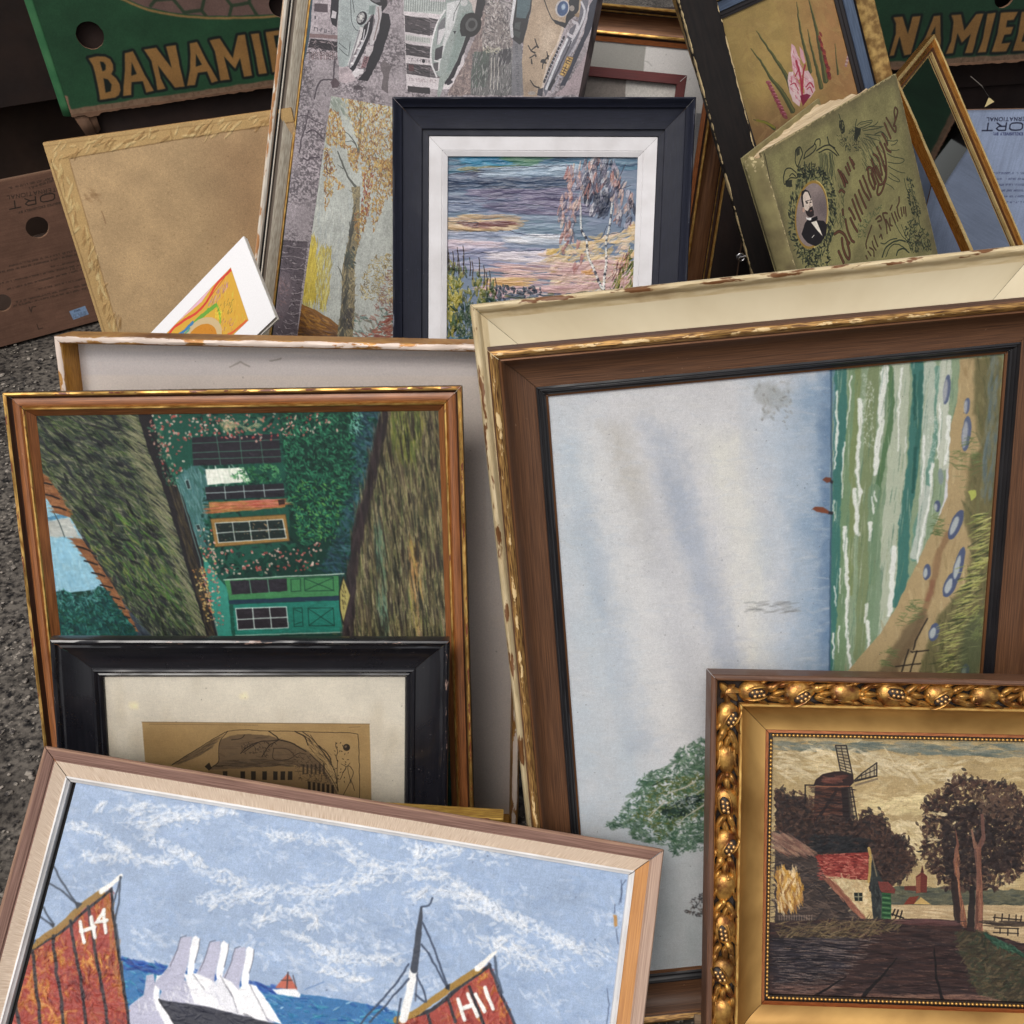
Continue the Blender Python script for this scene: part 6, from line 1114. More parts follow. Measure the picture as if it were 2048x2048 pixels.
def paint_carton():
    S = Sheet('Q', (0, 0, .50, .2293), 0., 1700, (126, 94, 78), 121)
    z = Zm(0, 330, 200/1171)
    S.img *= (.88+.24*S.N(50, 40, 1, 4))[..., None]; S.img *= (.95+.1*S.N(40, 2, 2))[..., None]
    ink = (48, 44, 40)
    S.text('EXPORT', z((1153, 301))[0], (-29.6, 6.2), (-1.5, -14.5), 2.4, ink, .95, .33)
    S.text('INTERNATIONAL', z((735, 294))[0], (-8.5, 1.45), (-.8, -7.2), 1.2, ink, .9, .4)
    S.text('DISTRIBUTED EXCLUSIVELY BY:', z((790, 430))[0], (-3.9, .94), (-.6, -3.7), .9, ink, .9, .4)
    for a, b in (((620, 180), (300, 290)), ((640, 150), (110, 270))): S.smallprint(z(a)[0], z(b)[0], 4, ink, .8, .9)
    for a, b in (((1300, 905), (90, 1185)), ((1300, 950), (0, 1255)), ((1200, 1060), (600, 1190)), ((1300, 1080), (0, 1388)), ((1300, 1130), (80, 1455)), ((1300, 1250), (420, 1460)), ((1300, 1320), (170, 1610)), ((1300, 1370), (160, 1650)), ((900, 1205), (820, 1220))):
        S.smallprint(z(a)[0], z(b)[0], 3.8, ink, .8, .88)
    for p in ([(340, 1660), (365, 1720), (375, 1660), (420, 1655)], [(430, 1860), (450, 1920), (500, 1905)]): S.line(z(*p), 1.6, ink, .9)
    S.poly(z((808, 1710), (995, 1645), (1040, 1745), (858, 1810)), (150, 178, 214)); S.smallprint(z((870, 1712))[0], z((945, 1690))[0], 4.4, (70, 84, 110), .9, 1)
    for k in range(3): S.smallprint(z((860, 1755+k*18))[0], z((1010, 1712+k*18))[0], 2.6, (90, 104, 130), .8, .8)
    S.img *= (.96+.08*S.N(20, 20, 9, 3))[..., None]
    yy = np.mgrid[0:S.h, 0:S.w][0]; S.tint(np.clip(1-yy/5, 0, 1)*.7, (176, 138, 112)); S.grain(.04); return S

def paint_blue():
    S = Sheet('V', (0, 0, .50, .2653), 0., 1700, (150, 164, 192), 131)
    z = Zm(1760, 180, 288/1739)
    S.img *= (.92+.16*S.N(50, 60, 1, 4))[..., None]; S.img *= (.96+.08*S.N(3, 40, 2))[..., None]
    ink = (26, 28, 48)
    S.text('EXPORT', z((2171, 480))[0], (-26.5, .3), (2, -14.9), 2.8, ink, .95, .3)
    S.text('INTERNATIONAL', z((1872, 368))[0], (-7.4, .1), (.5, -6.8), 1.4, ink, .95, .4)
    S.text('DISTRIBUTED EXCLUSIVELY BY:', z((2010, 545))[0], (-4.2, 0), (0, -5), 1.2, (40, 46, 90), .95, .4)
    for k in range(6): S.smallprint(z((2600, 1000+k*70))[0], z((1350, 1005+k*70))[0], 4, (50, 56, 90), .8)
    yy = np.mgrid[0:S.h, 0:S.w][0]; S.tint(np.clip(1-yy/6, 0, 1)*.6, (110, 120, 140)); S.grain(.03); return S

def paint_card():
    S = Sheet('T', (0, 0, .30, .0961), 0., 3600, (232, 231, 232), 141)
    z = Zm(0, 320, 560/1932)
    S.img *= (.985+.03*S.N(60, 60, 1, 3))[..., None]
    pic = z((1592, 742), (1714, 1105), (1500, 1310), (1240, 1560), (900, 1720), (860, 1500), (1140, 1205))
    S.poly(pic, (206, 160, 60), soft=1.2); m = S.mask(pic, 1.2)
    keep = S.img.copy()
    S.dabs(z((1560, 780), (1700, 1100), (1400, 1400), (1200, 1300), (1420, 1000)), 240, [(216, 150, 60), (224, 176, 70), (200, 130, 50), (214, 190, 80), (190, 180, 70)], (8, 26), (2, 4), -.9, .3, .8)
    S.poly(z((1560, 770), (1480, 850), (1390, 980), (1260, 1090), (1170, 1160), (1050, 1400), (900, 1500), (1140, 1180)), (222, 176, 200), .95, rough=2); S.dabs(z((1420, 900), (1250, 1080), (1200, 1130), (1300, 1040)), 26, [(230, 200, 214), (206, 150, 190)], (8, 20), (2, 4), -.8, .2, .7)
    S.line(spline(z((1592, 760), (1500, 850), (1430, 970), (1360, 1050), (1250, 1120), (1180, 1180), (1120, 1300)), 8), 10, (206, 62, 54), .95, rough=2); S.line(spline(z((1590, 750), (1500, 880), (1400, 1010)), 8), 3, (170, 40, 44), .7, rough=1)
    S.dabs(z((1560, 830), (1590, 860), (1480, 1000), (1430, 1010), (1480, 920)), 60, [(166, 110, 170), (190, 150, 196), (120, 70, 130)], (10, 26), (1.6, 3), -.7, .25, .85)
    S.line(spline(z((1490, 1000), (1400, 1070), (1330, 1140), (1280, 1250), (1240, 1400)), 8), 16, (92, 158, 60), .9, rough=3); S.line(spline(z((1500, 1010), (1520, 1090), (1500, 1170), (1440, 1260)), 8), 10, (120, 170, 50), .9, rough=3)
    S.dabs(z((1480, 1020), (1540, 1020), (1520, 1100), (1480, 1080)), 24, [(226, 210, 60), (206, 200, 70)], (8, 16), (3, 5), -.6, .5, .9)
    S.poly(ell(*z((1400, 1220))[0], 33, 44, 40), (196, 172, 130), rough=1); S.poly(ell(*z((1390, 1240))[0], 26, 36, 40), (194, 128, 40), rough=1); S.dabs(ell(*z((1390, 1240))[0], 24, 33, 40), 40, [(206, 140, 50), (176, 110, 30)], (6, 14), (2, 4), -.7, .4, .7)
    S.line(spline(z((1330, 1120), (1260, 1190), (1200, 1230), (1150, 1330)), 8), 11, (48, 116, 176), .9, rough=3); S.line(spline(z((1310, 1160), (1250, 1230), (1200, 1300)), 8), 7, (60, 150, 130), .8, rough=3)
    for cx, cy, cols in ((1570, 1000, [(70, 84, 50), (60, 70, 44)]), (1590, 1130, [(150, 84, 150), (110, 50, 110), (180, 130, 180)])):
        S.dabs(z((cx-60, cy-30), (cx+50, cy-40), (cx+30, cy+60), (cx-70, cy+60)), 26, cols, (8, 18), (1.4, 2.4), -.5, .3, .9)
    S.line(spline(z((1700, 1110), (1600, 1190), (1500, 1240)), 6), 9, (206, 80, 50), .8, rough=2)
    S.img = S.img*m[..., None]+np.where((m < 1)[..., None], (np.array((232, 231, 232), np.float32)/255)*(1-m[..., None]), 0)
    S.line(pic+[pic[0]], 1.6, (180, 150, 110), .8); S.grain(.015); return S

def paint_backboard():
    S = Sheet('S', (0, 0, .275, .3637), 0., 2000, (186, 152, 106), 151)
    S.img *= (.86+.26*S.N(120, 100, 1, 4))[..., None]; S.img *= (.95+.1*S.N(2.2, 2.2, 2, 2))[..., None]
    S.tint(np.clip(S.mask([(420, 280), (560, 230), (560, 640), (480, 600)], 120)*.5, 0, 1), (140, 104, 70))
    z = Zm(0, 320, 560/1932)
    S.dabs(z((560, 190), (690, 200), (690, 290), (600, 280)), 20, [(140, 104, 66), (150, 116, 76)], (8, 24), (3, 7), .7, .4, .4); S.line(z((700, 350), (730, 440)), 2, (120, 84, 54), .7, rough=1.5)
    S.dabs(z((500, 60), (1740, -60), (1700, 900), (800, 1150)), 260, [(120, 88, 56), (150, 112, 72), (96, 70, 44)], (2, 8), (1, 2), .6, 1, .5)
    S.specks(130, (90, 62, 40), (.5, 1.4), .7)
    # paper tape round the edge
    t0 = z((0, -60), (0, 1200)); zz = Zm(0, 0, 560/1932)
    inner = zz((468, 1096), (1100, 985), (1600, 905), (2700, 740))+z((2700, 1600), (900, 1600), (815, 1175), (640, 560), (475, -10))
    outm = 1-S.mask(inner, 2.2, rough=1)
    S.tint(outm*(.85+.15*S.N(20, 20, 4)), (190, 152, 92))
    S.hgt += outm*1.5
    a = S.P(zz((300, 985), (1850, 765))); 
    for k in range(70):
        t = S.rs.rand(); c = a[0]+(a[1]-a[0])*t+np.array([0, 8+S.rs.rand()*26]); S.dab(c[0], c[1], 14+S.rs.rand()*26, 3+S.rs.rand()*4, 2.6+S.rs.randn()*.25, [(206, 176, 112), (212, 186, 126), (150, 112, 62), (166, 126, 72)][S.rs.randint(4)], .75, 3)
    b = S.P(z((330, 0), (760, 1190)))
    for k in range(80):
        t = S.rs.rand(); c = b[0]+(b[1]-b[0])*t+np.array([4+S.rs.rand()*28, 0]); S.dab(c[0], c[1], 14+S.rs.rand()*24, 3+S.rs.rand()*4, 1.9+S.rs.randn()*.3, [(206, 176, 112), (214, 190, 130), (150, 112, 62), (166, 126, 72)][S.rs.randint(4)], .75, 3)
    S.line(inner, 1.4, (120, 86, 50), .6, rough=1); S.line([tuple(x) for x in zz((300, 1010), (1850, 800))], 1.4, (130, 96, 52), .6, rough=1)
    S.line(z((352, 0), (724, 1190)), 1.6, (110, 80, 44), .7, rough=1)
    finish(S, 1, .84, .97, .1); S.grain(.05); return S

def paint_mat():
    S = Sheet('B', (.006, .006, .3304, .3906), -.0212, 1500, (236, 226, 218), 161)
    S.img *= (.95+.08*S.N(120, 90, 1, 4))[..., None]
    S.tint(S.mask([(160, 700), (960, 715), (960, 752), (160, 750)], 3)*.6, (226, 220, 220))
    for p in ([(460, 735), (480, 725), (500, 732)], [(540, 722), (560, 716)]): S.line(p, 1.4, (150, 140, 130), .7, rough=2)
    S.specks(60, (120, 110, 104), (.5, 1.2), .7); S.grain(.015); return S

def paint_panel():
    S = Sheet('K', (.036, .036, .384, .44), -.0188, 1300, (216, 213, 210), 171)
    S.img *= (.95+.08*S.N(70, 60, 1, 3))[..., None]
    S.poly([(900, 60), (1291, 92), (1288, 122), (1272, 420), (1255, 700), (900, 700)], (158, 156, 150), rough=.8)
    S.poly([(1392, 226), (1460, 232), (1460, 800), (1300, 800), (1380, 330)], (140, 140, 142), rough=.8)
    S.line([(1288, 122), (1296, 124), (1303, 132)], 1.2, (170, 168, 164), .8)
    S.specks(90, (110, 106, 100), (.5, 1.2), .7); S.grain(.02); return S
def paint_maroon():
    S = Sheet('W', (.010, .010, .17, .30), -.006, 1500, (204, 200, 194), 181)
    S.poly([(1100, 140), (1253, 150), (1247, 260), (1240, 500), (1000, 500)], (136, 128, 122), rough=.8)
    S.img *= (.92+.14*S.N(3, 3, 1, 2))[..., None]; S.grain(.03); return S
# ------------------------------------------------------------------ materials
def lin(c): 
    return tuple(((v/255)/12.92 if v/255 <= .04045 else ((v/255+.055)/1.055)**2.4) for v in c)+(1,)

def mat(name, col, rough=.5, metal=0., col2=None, nscale=30., stretch=(1, 1, 1), mixlo=.35, mixhi=.65, coords='Object', coat=0., spec=.5,
        bump=0., bscale=120., bstretch=None, wear=None, wamt=.5, wscale=220., dust=None, damt=.62, dscale=500., grime=None, gamt=.5, detail=4, roughvar=.12, chips=None, camt=.7, cscale=60):
    m = bpy.data.materials.new(name); m.use_nodes = True
    nt = m.node_tree; nd, lk = nt.nodes, nt.links
    bs = nd['Principled BSDF']
    tc = nd.new('ShaderNodeTexCoord'); co = tc.outputs[coords]
    def noise(scale, st=(1, 1, 1), det=4, rough_=.55, seed=0.):
        mp = nd.new('ShaderNodeMapping'); mp.inputs['Scale'].default_value = st; mp.inputs['Location'].default_value = (seed, seed*.7, seed*1.3)
        lk.new(co, mp.inputs[0])
        n = nd.new('ShaderNodeTexNoise'); n.inputs['Scale'].default_value = scale; n.inputs['Detail'].default_value = det; n.inputs['Roughness'].default_value = rough_
        lk.new(mp.outputs[0], n.inputs['Vector']); return n.outputs['Fac']
    def ramp(f, lo, hi):
        r = nd.new('ShaderNodeMapRange'); r.inputs['From Min'].default_value = lo; r.inputs['From Max'].default_value = hi
        lk.new(f, r.inputs['Value']); return r.outputs['Result']
    def mul(a, b):
        x = nd.new('ShaderNodeMath'); x.operation = 'MULTIPLY'
        lk.new(a, x.inputs[0]); 
        if isinstance(b, (int, float)): x.inputs[1].default_value = b
        else: lk.new(b, x.inputs[1])
        return x.outputs[0]
    def mix(f, a, b):
        x = nd.new('ShaderNodeMix'); x.data_type = 'RGBA'
        lk.new(f, x.inputs[0])
        for v, i in ((a, 6), (b, 7)):
            if isinstance(v, tuple): x.inputs[i].default_value = v
            else: lk.new(v, x.inputs[i])
        return x.outputs[2]
    c = lin(col); cur = c
    if col2: cur = mix(ramp(noise(nscale, stretch, detail), mixlo, mixhi), c, lin(col2))
    metv = None
    if grime: cur = mix(mul(ramp(noise(14, (1, 1, 1), 5, .6, 3.1), gamt, gamt+.22), .8), cur, lin(grime))
    if chips: cur = mix(ramp(noise(cscale, (1, 1, 1), 3, .6, 9.3), camt, camt+.02), cur, lin(chips))
    if dust: cur = mix(mul(mul(ramp(noise(dscale, (1, 1, 1), 3, .65, 5.7), damt, damt+.05), ramp(noise(dscale*.035, (1, 1, 1), 3, .6, 8.1), .46, .66)), .75), cur, lin(dust))
    if wear:
        at = nd.new('ShaderNodeAttribute'); at.attribute_name = 'wear'
        f = ramp(mul(ramp(noise(wscale, (.35, 1, 1), 4, .65, 1.7), .2, .8), at.outputs['Fac']), wamt, wamt+.06)
        cur = mix(f, cur, lin(wear))
        if metal:
            x = nd.new('ShaderNodeMath'); x.operation = 'MULTIPLY_ADD'; lk.new(f, x.inputs[0]); x.inputs[1].default_value = -metal; x.inputs[2].default_value = metal
            lk.new(x.outputs[0], bs.inputs['Metallic']); metv = 1
    if isinstance(cur, tuple): bs.inputs['Base Color'].default_value = cur
    else: lk.new(cur, bs.inputs['Base Color'])
    if metal and not metv: bs.inputs['Metallic'].default_value = metal
    rr = ramp(noise(60, (1, 1, 1), 3, .6, 2.2), 0, 1)
    x = nd.new('ShaderNodeMath'); x.operation = 'MULTIPLY_ADD'; lk.new(rr, x.inputs[0]); x.inputs[1].default_value = roughvar*2; x.inputs[2].default_value = rough-roughvar
    lk.new(x.outputs[0], bs.inputs['Roughness'])
    bs.inputs['Specular IOR Level'].default_value = spec
    if coat: bs.inputs['Coat Weight'].default_value = coat; bs.inputs['Coat Roughness'].default_value = .12
    if bump:
        b = nd.new('ShaderNodeBump'); b.inputs['Strength'].default_value = bump; b.inputs['Distance'].default_value = .0006
        lk.new(noise(bscale, bstretch or stretch, 4, .6, 4.4), b.inputs['Height']); lk.new(b.outputs[0], bs.inputs['Normal'])
    return m

def wood(name, c1, c2, rough=.45, coat=0., **k):
    return mat(name, c1, rough, col2=c2, nscale=9, stretch=(3, 160, 1), coords='UV', mixlo=.3, mixhi=.7, coat=coat, bump=k.pop('bump', .25), bscale=9, detail=6, **k)

def picture_mat(name, S, rough=.5, bump=.35, dist=.0006, spec=.4, coat=0.):
    """the painted sheet as a material: colour from the sheet, relief from its brush strokes"""
    m = bpy.data.materials.new(name); m.use_nodes = True
    nt = m.node_tree; nd, lk = nt.nodes, nt.links; bs = nd['Principled BSDF']
    def img(nm, a, cs):
        im = bpy.data.images.new(nm, S.w, S.h, alpha=False); im.colorspace_settings.name = cs
        px = np.ones((S.h, S.w, 4), np.float32); px[..., :3] = np.clip(a, 0, 1)[::-1]
        im.pixels.foreach_set(px.ravel()); im.update(); im.pack(); return im
    t = nd.new('ShaderNodeTexImage'); t.image = img(name, S.img, 'sRGB'); t.extension = 'EXTEND'
    lk.new(t.outputs[0], bs.inputs['Base Color'])
    bs.inputs['Roughness'].default_value = rough; bs.inputs['Specular IOR Level'].default_value = spec
    if coat: bs.inputs['Coat Weight'].default_value = coat; bs.inputs['Coat Roughness'].default_value = .2
    if bump:
        h = S.hgt; h = (h-h.min())/max(1e-6, np.percentile(h, 99.5)-h.min()); h = np.clip(h, 0, 1)
        t2 = nd.new('ShaderNodeTexImage'); t2.image = img(name+'_relief', np.repeat(h[..., None], 3, 2), 'Non-Color'); t2.extension = 'EXTEND'
        b = nd.new('ShaderNodeBump'); b.inputs['Strength'].default_value = bump; b.inputs['Distance'].default_value = dist
        lk.new(t2.outputs[0], b.inputs['Height']); lk.new(b.outputs[0], bs.inputs['Normal'])
    return m

def glass_mat():
    m = bpy.data.materials.new('window_glass'); m.use_nodes = True
    nt = m.node_tree; nd, lk = nt.nodes, nt.links; nd.remove(nd['Principled BSDF'])
    tr = nd.new('ShaderNodeBsdfTransparent'); gl = nd.new('ShaderNodeBsdfGlossy'); gl.inputs['Roughness'].default_value = .03
    fr = nd.new('ShaderNodeFresnel'); fr.inputs[0].default_value = 1.5; mx = nd.new('ShaderNodeMixShader')
    lk.new(fr.outputs[0], mx.inputs[0]); lk.new(tr.outputs[0], mx.inputs[1]); lk.new(gl.outputs[0], mx.inputs[2]); lk.new(mx.outputs[0], nd['Material Output'].inputs[0])
    return m

# ------------------------------------------------------------------ objects
def tag(o, label, cat, group=None):
    o['label'] = label; o['category'] = cat
    if group: o['group'] = group
    return o

def empty(name, key):
    b, u, v, n, W, H = pose_frame(key)
    o = bpy.data.objects.new(name, None); o.empty_display_size = .02; COL.objects.link(o)
    M = Matrix.Identity(4)
    for i in range(3):
        M[i][0] = u[i]; M[i][1] = -n[i]; M[i][2] = v[i]; M[i][3] = b[i]
    o.matrix_world = M
    return o, W, H

def add(name, verts, faces, mats, parent=None, midx=None, uv=None, wear=None, smooth=True, angle=35):
    me = bpy.data.meshes.new(name); me.from_pydata(verts, [], faces); me.update()
    for m in (mats if isinstance(mats, (list, tuple)) else [mats]): me.materials.append(m)
    if midx is not None: me.polygons.foreach_set('material_index', midx)
    if uv is not None:
        l = me.uv_layers.new(name='UVMap'); l.data.foreach_set('uv', np.asarray(uv, np.float32).ravel())
    if wear is not None:
        a = me.attributes.new('wear', 'FLOAT', 'POINT'); a.data.foreach_set('value', np.asarray(wear, np.float32))
    if smooth:
        me.polygons.foreach_set('use_smooth', [True]*len(me.polygons)); me.set_sharp_from_angle(angle=math.radians(angle))
    o = bpy.data.objects.new(name, me); COL.objects.link(o)
    if parent: o.parent = parent
    return o

def frame_rails(W, H, prof, mats, rails='BRTL', step=.006, jit=.00012, gap=.00018, seed=0, railmats=None, inset=0.):
    """mitred mouldings. prof: rows (inward, out, material index of the strip that starts here, wear, [wave])"""
    rs = np.random.RandomState(seed)
    V, F, MI, UV, WR = [], [], [], [], []
    cum = [0]
    for a, b in zip(prof, prof[1:]): cum.append(cum[-1]+math.hypot(b[0]-a[0], b[1]-a[1]))
    for ri, r in enumerate('BRTL'):
        if r not in rails: continue
        L = (W if r in 'BT' else H)-2*inset
        n = max(2, int(L/step)); base = len(V)
        nz = np.cumsum(rs.randn(n+1)*.3); nz -= np.linspace(nz[0], nz[-1], n+1); nz *= jit
        for i in range(n+1):
            t = i/n
            for (d, z, mi, wr, *ex) in prof:
                s = d+gap+(L-2*d-2*gap)*t
                dz = 0.
                if wr: dz = nz[i]+rs.randn()*jit*wr*1.2
                if ex: dz += ex[0]*math.sin(s*2*math.pi/ex[1]+d*900)+ex[0]*.5*math.sin(s*2*math.pi/(ex[1]*.63))
                dd = d+inset
                if r == 'B': p = (-W/2+inset+s, -(z+dz), dd)
                elif r == 'T': p = (W/2-inset-s, -(z+dz), H-dd)
                elif r == 'R': p = (W/2-dd, -(z+dz), inset+s)
                else: p = (-W/2+dd, -(z+dz), H-inset-s)
                V.append(p); WR.append(wr)
        k = len(prof)
        for i in range(n):
            for j in range(k-1):
                a = base+i*k+j
                F.append((a, a+k, a+k+1, a+1))
                mi = prof[j][2]
                if railmats and r in railmats: mi = railmats[r].get(mi, mi)
                MI.append(mi)
                u0, u1 = L*i/n+ri*3.7, L*(i+1)/n+ri*3.7
                v0, v1 = cum[j]+ri*.31, cum[j+1]+ri*.31
                UV += [(u0, v0), (u1, v0), (u1, v1), (u0, v1)]
    return V, F, MI, UV, WR

def frame(name, root, W, H, prof, mats, **k):
    V, F, MI, UV, WR = frame_rails(W, H, prof, mats, **k)
    return add(name, V, F, mats, root, MI, UV, WR)

def plate(name, root, W, H, rect, off, m, sag=0., n=2, seed=0):
    """flat sheet, rect given from the top left corner, out of plane by off; a canvas sags a little"""
    a0, b0, a1, b1 = rect
    rs = np.random.RandomState(seed); ph = rs.rand(4)*6
    V, F, UV = [], [], []
    for j in range(n+1):
        for i in range(n+1):
            s, t = i/n, j/n
            y = -off+sag*(math.sin(math.pi*s)*math.sin(math.pi*t))*(1+.4*math.sin(5*s+ph[0])*math.cos(4*t+ph[1]))
            V.append((-W/2+a0+(a1-a0)*s, y, H-(b0+(b1-b0)*t)))
    for j in range(n):
        for i in range(n):
            a = j*(n+1)+i
            F.append((a+n+1, a+n+2, a+1, a))
            UV += [(i/n, 1-(j+1)/n), ((i+1)/n, 1-(j+1)/n), ((i+1)/n, 1-j/n), (i/n, 1-j/n)]
    return add(name, V, F, m, root, None, UV, None)

def box(name, root, x0, x1, y0, y1, z0, z1, mats, bev=.0008, midx=None, front_uv=True, seg=2):
    bm = bmesh.new()
    bmesh.ops.create_cube(bm, size=1)
    for v in bm.verts: v.co = ((x0+x1)/2+v.co.x*(x1-x0), (y0+y1)/2+v.co.y*(y1-y0), (z0+z1)/2+v.co.z*(z1-z0))
    uvl = bm.loops.layers.uv.new('UVMap')
    if bev: bmesh.ops.bevel(bm, geom=bm.edges[:], offset=bev, segments=seg, affect='EDGES', profile=.6)
    for f in bm.faces:
        f.smooth = True
        n = f.normal
        ax = max(range(3), key=lambda i: abs(n[i]))
        for l in f.loops:
            c = l.vert.co
            if ax == 1: l[uvl].uv = ((c.x-x0)/(x1-x0), (c.z-z0)/(z1-z0)) if front_uv else (c.x, c.z)
            elif ax == 0: l[uvl].uv = (c.y, c.z)
            else: l[uvl].uv = (c.x, c.y)
        if midx and n.y < -.9: f.material_index = midx
    me = bpy.data.meshes.new(name); bm.to_mesh(me); bm.free()
    for m in (mats if isinstance(mats, (list, tuple)) else [mats]): me.materials.append(m)
    me.set_sharp_from_angle(angle=math.radians(40))
    o = bpy.data.objects.new(name, me); COL.objects.link(o)
    if root: o.parent = root
    return o

def holed_panel(name, root, w, h, holes, thick, mats, x0=0., z0=0., edge=1):
    """upright card panel with round hand holes: front in plane y=0, real thickness behind"""
    loops = [[(0, 0), (w, 0), (w, h), (0, h)]]
    for (cx, cz, r) in holes:
        loops.append([(cx+r*math.cos(a)*(1+.02*math.sin(3*a)), cz+r*math.sin(a)) for a in np.linspace(0, 2*math.pi, 28, endpoint=False)])
    vs, es, base = [], [], 0
    for lp in loops:
        n = len(lp); vs += [Vector(p) for p in lp]; es += [(base+i, base+(i+1) % n) for i in range(n)]; base += n
    ov, oe, of, *_ = delaunay_2d_cdt(vs, es, [], 0, 1e-6)
    keep = []
    for f in of:
        c = sum((ov[i] for i in f), Vector((0, 0)))/len(f)
        if all((c.x-cx)**2+(c.y-cz)**2 > (r*.97)**2 for cx, cz, r in holes) and 0 < c.x < w and 0 < c.y < h: keep.append(f)
    k = len(ov)
    V = [(x0+p.x, 0, z0+p.y) for p in ov]+[(x0+p.x, thick, z0+p.y) for p in ov]
    F = []; MI = []; UV = []
    for f in keep:
        a = [ov[i] for i in f]
        s = sum(a[i].x*a[(i+1) % len(a)].y-a[(i+1) % len(a)].x*a[i].y for i in range(len(a)))
        g = list(f) if s > 0 else list(f)[::-1]
        F.append(g); MI.append(0); UV += [(ov[i].x/w, ov[i].y/h) for i in g]
        F.append([i+k for i in g[::-1]]); MI.append(edge); UV += [(ov[i].x/w, ov[i].y/h) for i in g[::-1]]
    cnt = {}
    for f in keep:
        for i in range(len(f)):
            e = (f[i], f[(i+1) % len(f)]); cnt[tuple(sorted(e))] = cnt.get(tuple(sorted(e)), 0)+1
    for (a, b), c in cnt.items():
        if c == 1: F.append([a, b, b+k, a+k]); MI.append(edge); UV += [(0, 0)]*4
    return add(name, V, F, mats, root, MI, UV, None, smooth=False)

# ---- shared materials
GOLD = mat('worn_gilt', (214, 160, 74), .36, .85, col2=(150, 96, 42), nscale=90, coords='UV', stretch=(1, 3, 1), wear=(226, 214, 196), wamt=.52, grime=(70, 46, 26), gamt=.62)
GOLD2 = mat('pale_gilt', (226, 186, 108), .34, .8, col2=(176, 124, 62), nscale=120, coords='UV', stretch=(1, 4, 1), wear=(120, 64, 40), wamt=.55)
BROWNGOLD = mat('bronze_gilt', (168, 100, 54), .38, .45, col2=(124, 70, 36), nscale=60, coords='UV', stretch=(2, 30, 1), grime=(60, 36, 24), gamt=.62, bump=.1)
DKBROWN = mat('dark_brown_stain', (62, 38, 24), .4, col2=(40, 25, 17), nscale=50, coords='UV', stretch=(2, 20, 1))
BACK = mat('backing_card', (112, 88, 64), .85, col2=(88, 68, 50), nscale=60)
BLACKGAP = mat('gap_shade_black', (26, 22, 20), .8)
GLASS = glass_mat()
RAW = mat('raw_pine', (188, 150, 104), .7, col2=(156, 116, 74), nscale=30, stretch=(1, 1, 12))

def backing(root, W, H, y, m=None, inset=.006):
    return box('backing_board', root, -W/2+inset, W/2-inset, y, y+.003, inset, H-inset, m or BACK, bev=.0004)

# ================================================================== the ground
def build_ground():
    m = mat('gravelly_asphalt', (104, 98, 91), .9, col2=(26, 25, 26), nscale=170, mixlo=.40, mixhi=.64, bump=.9, bscale=260, dust=(190, 180, 166), damt=.58, dscale=200, grime=(34, 30, 28), gamt=.48, spec=.2)
    far = 120.
    nx, ny = 150, 190
    X = np.concatenate([[-far, -20, -4], np.linspace(-.95, .95, nx), [4, 20, far]]); Y = np.concatenate([[-far, -20, -3], np.linspace(-.3, 2.1, ny), [5, 20, far]])
    gx, gy = np.meshgrid(X, Y)
    Z = np.zeros_like(gx)
    n = fieldnoise(ny, nx, 2.2, seed=4, octs=2)+.8*fieldnoise(ny, nx, 5, seed=6, octs=2)
    Z[3:-3, 3:-3] = -.008*np.clip(n-.7, -1, 0)-.0075*(1)+.006*n
    Z[3:-3, 3:-3] -= Z[3:-3, 3:-3].max()
    Z[:3] = Z[-3:] = -.004; Z[:, :3] = Z[:, -3:] = -.004
    V = list(zip(gx.ravel().tolist(), gy.ravel().tolist(), Z.ravel().tolist()))
    w = gx.shape[1]; F = [(j*w+i, j*w+i+1, (j+1)*w+i+1, (j+1)*w+i) for j in range(gx.shape[0]-1) for i in range(w-1)]
    g = add('ground', V, F, m, angle=180); g['kind'] = 'structure'
    # loose stones pressed into the tarmac where it shows
    rs = np.random.RandomState(8); V, F = [], []
    ico = bmesh.new(); bmesh.ops.create_icosphere(ico, subdivisions=1, radius=1); iv = np.array([v.co for v in ico.verts]); fi = [[v.index for v in f.verts] for f in ico.faces]; ico.free()
    for k in range(2600):
        y = .28+rs.rand()*1.05; x = -.42-rs.rand()*.42*(.4+y*.6)+.1
        r = .0010+.0026*rs.rand()**3
        A = iv*(r*(.7+.6*rs.rand(len(iv), 1)))*np.array([1+.5*rs.rand(), 1, .6]); t = rs.rand()*6.28
        A = A@np.array([[math.cos(t), -math.sin(t), 0], [math.sin(t), math.cos(t), 0], [0, 0, 1]])+np.array([x, y, -.003+r*.25])
        b = len(V); V += A.tolist(); F += [[b+i for i in f] for f in fi]
    st = add('gravel', V, F, mat('grey_stone_chips', (150, 142, 132), .9, col2=(58, 55, 54), nscale=120, mixlo=.44, mixhi=.56, bump=.5, bscale=400, spec=.2), angle=50); st['kind'] = 'stuff'

